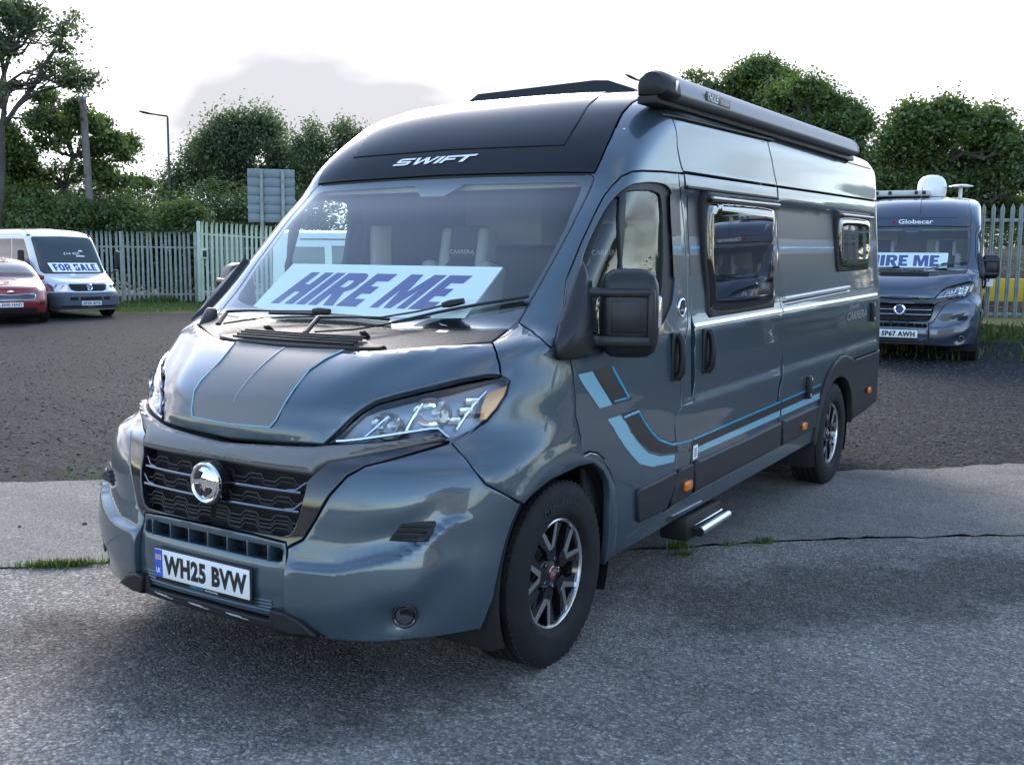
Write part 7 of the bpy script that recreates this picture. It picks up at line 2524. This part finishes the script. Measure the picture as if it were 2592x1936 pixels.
        for o in P('side_marker', uz_((.86, .80), (.97, .80), (.97, .86), (.86, .86)), M_AMBER, off=.012, **q):
            pass
        for sg in (1, -1):
            e = link('door_mirror', None, root)
            MB().tube([(sg * .90, 1.30, 1.18), (sg * 1.12, 1.12, 1.16), (sg * 1.26, 1.08, 1.22)], .022, 8).build('mirror_arm', M_BLACK, e)
            MB().box((sg * 1.28, 1.10, 1.50), (.16, .10, .50), (0, 0, rad(20) * sg), .05, 3).build('mirror_head', M_BLACK, e)
        for v in (-.80, .80):
            MB().box(sk.S(sk.sv(v, Z(1.86)), Z(1.86)), (.09, .06, .05), None, .015).build('marker_lamp', M_BLACK, root)
        it = MB().box((0, 2.9, .72), (1.7, 2.8, .5)).box((0, 4.3, 1.4), (1.7, .1, 1.2))
        it.build('cab_inside', M_DASH, root)
        for x in (-.45, .45):
            MB().box((x, 2.2, 1.45), (.45, .14, .55), None, .05).build('seat_back', principled('blue_seat', (.04, .06, .16), .9), root)
    else:
        P('door_glass', uz_((1.30, 1.14), (1.62, 1.50), (1.88, 1.76), (2.35, 1.76), (2.35, 1.12)), st['glass2'], off=.006, **q)
        P('side_glass', uz_((3.98, 1.74), (4.62, 1.74), (4.62, 1.16), (3.98, 1.16)), st['glass2'], off=.006, **q)
        P('side_glass', uz_((3.42, 1.76), (3.86, 1.76), (3.86, 1.14), (3.42, 1.14)), st['glass2'], off=.006, **q)
        P('side_glass', uz_((2.50, 1.76), (3.28, 1.76), (3.28, 1.14), (2.50, 1.14)), st['glass2'], off=.006, **q)
        P('side_seam', uz_((2.42, 1.86), (2.45, 1.86), (2.45, .4), (2.42, .4)), M_DARK, off=.002, gw=.1, gz=.05, depth=0, bev=0, gap=0)
        for o in P('roof_gutter', uz_((1.95, 1.865), (4.4, 1.865), (4.4, 1.845), (1.95, 1.845)), M_GREYP, off=.004, gw=.1, gz=.05, depth=0, bev=0, gap=0):
            pass
        c = sk.S(sk.su(2.9, 1.56), 1.56)
        for sg in (1, -1):
            MB().lathe([(.17, sg * .0), (.18, sg * .004), (.20, sg * .004), (.21, 0)], 32, 'x', (sg * (c[0] + .010), 2.9, 1.50)).tube([(sg * (c[0] + .012), 2.76, 1.46), (sg * (c[0] + .012), 2.90, 1.52), (sg * (c[0] + .012), 3.04, 1.46)], .012, 5).tube([(sg * (c[0] + .012), 2.90, 1.40), (sg * (c[0] + .012), 2.90, 1.64)], .010, 5).build('window_logo', M_WPRINT, root)
            e = link('door_mirror', None, root)
            MB().box((sg * 1.06, 1.35, 1.30), (.18, .10, .26), None, .05, 3).build('mirror_head', M_WHITE, e)
            MB().tube([(sg * .90, 1.38, 1.22), (sg * 1.02, 1.36, 1.25)], .03, 8).build('mirror_arm', M_BLACK, e)
    for y in (.92, st['wb'] + .92):
        for sg in (1, -1):
            MB().lathe([(.42, sg * .957), (.0, sg * .957)], 28, 'x', (0, y, .36), 0, rad(-20), rad(200)).build('wheel_arch', M_DARK, root)
            simple_wheel(root, sg * .85, y, .335, .22, sg)


def rotz(p, a):
    return Vector((p[0] * math.cos(a) - p[1] * math.sin(a), p[0] * math.sin(a) + p[1] * math.cos(a), p[2] if len(p) > 2 else 0))


bus = thing('minibus', 'white minibus with grey bumper and FOR SALE board parked by the left palisade', 'minibus', (-20.3, 13.9, 0), rad(80))
build_minibus(bus, dict(kind='bus', bumper=M_VWGREY, plate='SF59 BTE', glass=M_VGLASS, glass2=M_VGLASS, len=5.3, wb=3.2, tall=1.40))
SKB = Skin(stretch(VW_LV, 1.40), 5.18, 5.3)
Mb = Matrix.Translation(bus.location) @ Matrix.Rotation(rad(80), 4, 'Z')
fb = lambda v, z: Mb @ (Vector(SKB.S(SKB.sv(v, z), z)) + Vector((0, .03 - .05, .02)))
hire_board('sale_board', 'FOR SALE board behind the windscreen of the white minibus', fb(-.62, 1.40), fb(.70, 1.40), fb(-.56, 1.165), fb(.72, 1.165), word='FOR SALE', slant=0, tx=(.07, .94), ty=(.12, .88))

wv = at(835, 640, 17.5)
white = thing('white_van', 'white van with round window logo seen through the cab glass of the slate blue camper', 'van', (-5.75, 12.95, 0), rad(118))
build_minibus(white, dict(kind='van', bumper=M_WHITE, plate='SN14 LKO', glass=M_VGLASS, glass2=M_VGLASS, len=4.9, wb=3.0, tall=1.10))


def build_crossover(root):
    sk = Skin(KIA_LV, 4.2, 4.4, None, 3.0)
    P = lambda name, o, mat, **k: panel(sk, name, o, mat, k.pop('parent', root), **k)
    vz_ = lambda *p: np.array([(sk.sv(v, z), z) for v, z in p])
    uz_ = lambda *p: np.array([(sk.su(u, z), z) for u, z in p])
    shell_body(sk, M_RED, root)
    q = dict(gw=.06, gz=.03, depth=.008, bev=.003, gap=0)
    P('bonnet', sym(cat([[0, .845]], vz_((.45, .85), (.66, .90), (.78, 1.0), (.80, 1.055)), [[0, 1.065]])), M_RED, mirror=False, off=.010, **q)
    P('grille', sym(cat([[0, .60]], vz_((.30, .585), (.52, .60), (.57, .68), (.55, .745), (.34, .735)), [[0, .705]])), M_GLOSSK, mirror=False, off=.006, **q)
    gp = [(0, .60), (.30, .585), (.52, .60), (.57, .68), (.55, .745), (.34, .735), (0, .705)]
    loop = gp + [(-v, z) for v, z in gp[::-1][1:-1]] + [gp[0]]
    MB().tube([Vector(sk.S(sk.sv(v, z), z)) + Vector((0, -.018, 0)) for v, z in loop], .013, 6).build('grille_trim', M_CHROME, root)
    bd = MB()
    bd.lathe([(.0, -.012), (.8, -.010), (1.0, .0)], 24, 'y')
    bd.V = [(x * .075, .045 + y, .79 + z * .036) for x, y, z in bd.V]
    o = bd.build('badge', M_CHROME, root)
    V, F = text_geo('KIA', 1, 0, .02)
    link('badge_lettering', new_mesh('badge_lettering', on_plane(fit_geo(V, .09, .03), (0, .030, .79), (1, 0, 0), (0, 0, 1)), F, M_KPRINT, False), o)
    P('headlight', cat(vz_((.66, .80), (.66, .86)), uz_((.52, .93), (.78, .955), (.72, .87), (.48, .81))), principled('lamp_pale', (.55, .58, .62), .12, .4, 1), off=.008, **q)
    P('lower_intake', sym(cat([[0, .30]], vz_((.55, .30), (.62, .36), (.55, .41)), [[0, .41]])), M_BLACK, mirror=False, off=.008, **q)
    P('front_skirt', sym(cat([[0, .205]], vz_((.70, .205)), uz_((.55, .23), (.55, .31)), vz_((.70, .29)), [[0, .285]])), M_BLACK, mirror=False, off=.010, **q)
    P('fog_lamp', vz_((.66, .46), (.80, .47), (.80, .54), (.68, .53)), M_DARK, off=.008, **q)
    plate_on(root, 'J500 HAD', -.02, .475)
    P('windscreen', sym(cat([[0, 1.10]], vz_((.55, 1.105), (.76, 1.13), (.64, 1.47), (.58, 1.49)), [[0, 1.50]])), M_DGLASS, mirror=False, off=.004, **q)
    P('side_glass', uz_((1.75, 1.08), (2.15, 1.36), (2.5, 1.49), (3.4, 1.49), (3.7, 1.30), (3.7, 1.08)), M_VGLASS, off=.004, **q)
    MB().box((0, 2.6, .8), (1.5, 2.6, .7)).build('cabin_inside', M_DASH, root)
    for sg in (1, -1):
        MB().box((sg * .99, 1.62, 1.12), (.17, .10, .13), None, .04, 3).build('door_mirror', M_RED, root)
        for y in (.88, 3.55):
            MB().lathe([(.40, sg * .940), (.0, sg * .940)], 28, 'x', (0, y, .37), 0, rad(-20), rad(200)).build('wheel_arch', M_BLACK, root)
            simple_wheel(root, sg * .84, y, .345, .22, sg)


car = thing('parked_car', 'red crossover car cut off by the left edge in front of the white minibus', 'car', (-19.45, 11.2, 0), rad(68))
car.scale = (.96, .96, .96)
build_crossover(car)

# ---- what the paint and glass mirror from beside and behind the camera
def copy_tree(o, parent=None):
    c_ = o.copy()
    COL.objects.link(c_)
    if parent is not None:
        c_.parent = parent
    for ch in list(o.children):
        copy_tree(ch, c_)
    return c_


def dup(src, name, label, loc, rz, scale=1.0):
    c_ = copy_tree(src)
    c_.name = name
    c_['label'] = label
    c_.location = loc
    c_.rotation_euler = (0, 0, rz)
    c_.scale = (scale,) * 3
    return c_


srcs = [o for o in COL.objects if o.name.startswith('broad_tree') and o.parent is None]
for i, (x, y, s_, k_, lb) in enumerate(((9.6, 40, .80, 2, 'round tree mirrored in the rear side window of the slate blue camper'), (14.6, 38.5, .75, 2, 'round tree mirrored in the larger side window of the slate blue camper'),
                                   (19.5, 36, .72, 1, 'round tree mirrored in the front door window of the slate blue camper'), (25, 32, .8, 2, 'round tree mirrored low in the front door of the slate blue camper'), (33, 24, .8, 1, 'round tree mirrored in the wing of the slate blue camper'))):
    dup(srcs[k_], 'broad_tree', lb, (x, y, .3), .35 * (i % 2), s_)
B = []
for t_ in np.linspace(0, 1, 15):
    B.append(((6 + 32 * t_, 39 - 17 * t_, 1.8), (1.9, 1.6, 2.2), 1.0))
mass('hedge_undergrowth', B, 16000, .20, M_LEAFD, 71, .5)
dup(van2, 'campervan', 'dark blue camper mirrored in the larger side window of the slate blue camper', (6.2, 15.0, .24), rad(4))
bw_ = thing('building', 'sand coloured rendered building mirrored in the front wing of the slate blue camper', 'building', (27, -17, 0), rad(58))
M_SAND = add_noise_bump(principled('sand_render', (.42, .29, .15), .9), 3, .1, .01, colvar=.1)
MB().box((0, 0, 3.2), (16, 7, 6.4)).build('wall', M_SAND, bw_)
MB().prism([(-8.3, 6.4), (8.3, 6.4), (8.0, 7.0), (0, 9.0), (-8.0, 7.0)], (0, -3.7, 0), (1, 0, 0), (0, 0, 1), (0, 7.4, 0)).build('roof', principled('slate_roof', (.08, .08, .09), .7), bw_)
for xx in (-6, -3.6, -1.2, 1.2, 3.6, 6):
    for zz in (1.9, 4.7):
        for yy in (-3.52, 3.52):
            w_ = MB().box((xx, yy, zz), (1.0, .10, 1.3)).build('window', M_WPRINT, bw_)
            MB().box((xx, yy * 1.012, zz), (.84, .06, 1.12)).build('pane', M_ACRYL, w_)

for o in COL.objects:
    if o.parent is None and o.get('kind') == 'stuff' and 'label' not in o:
        base = o.name.split('.')[0]
        lab = {'hedge_undergrowth': 'dark leafy undergrowth filling the foot of the trees', 'verge_grass': 'rough grass growing along the palisade fences', 'loose_gravel': 'loose gravel strewn over the yard', 'gravel_moss': 'patch of moss in the gravel beside the slab'}
        if base in lab:
            tag(o, lab[base], {'hedge_undergrowth': 'undergrowth', 'verge_grass': 'grass', 'loose_gravel': 'gravel', 'gravel_moss': 'moss'}[base], base.replace('_', ' ') + ' in the yard')
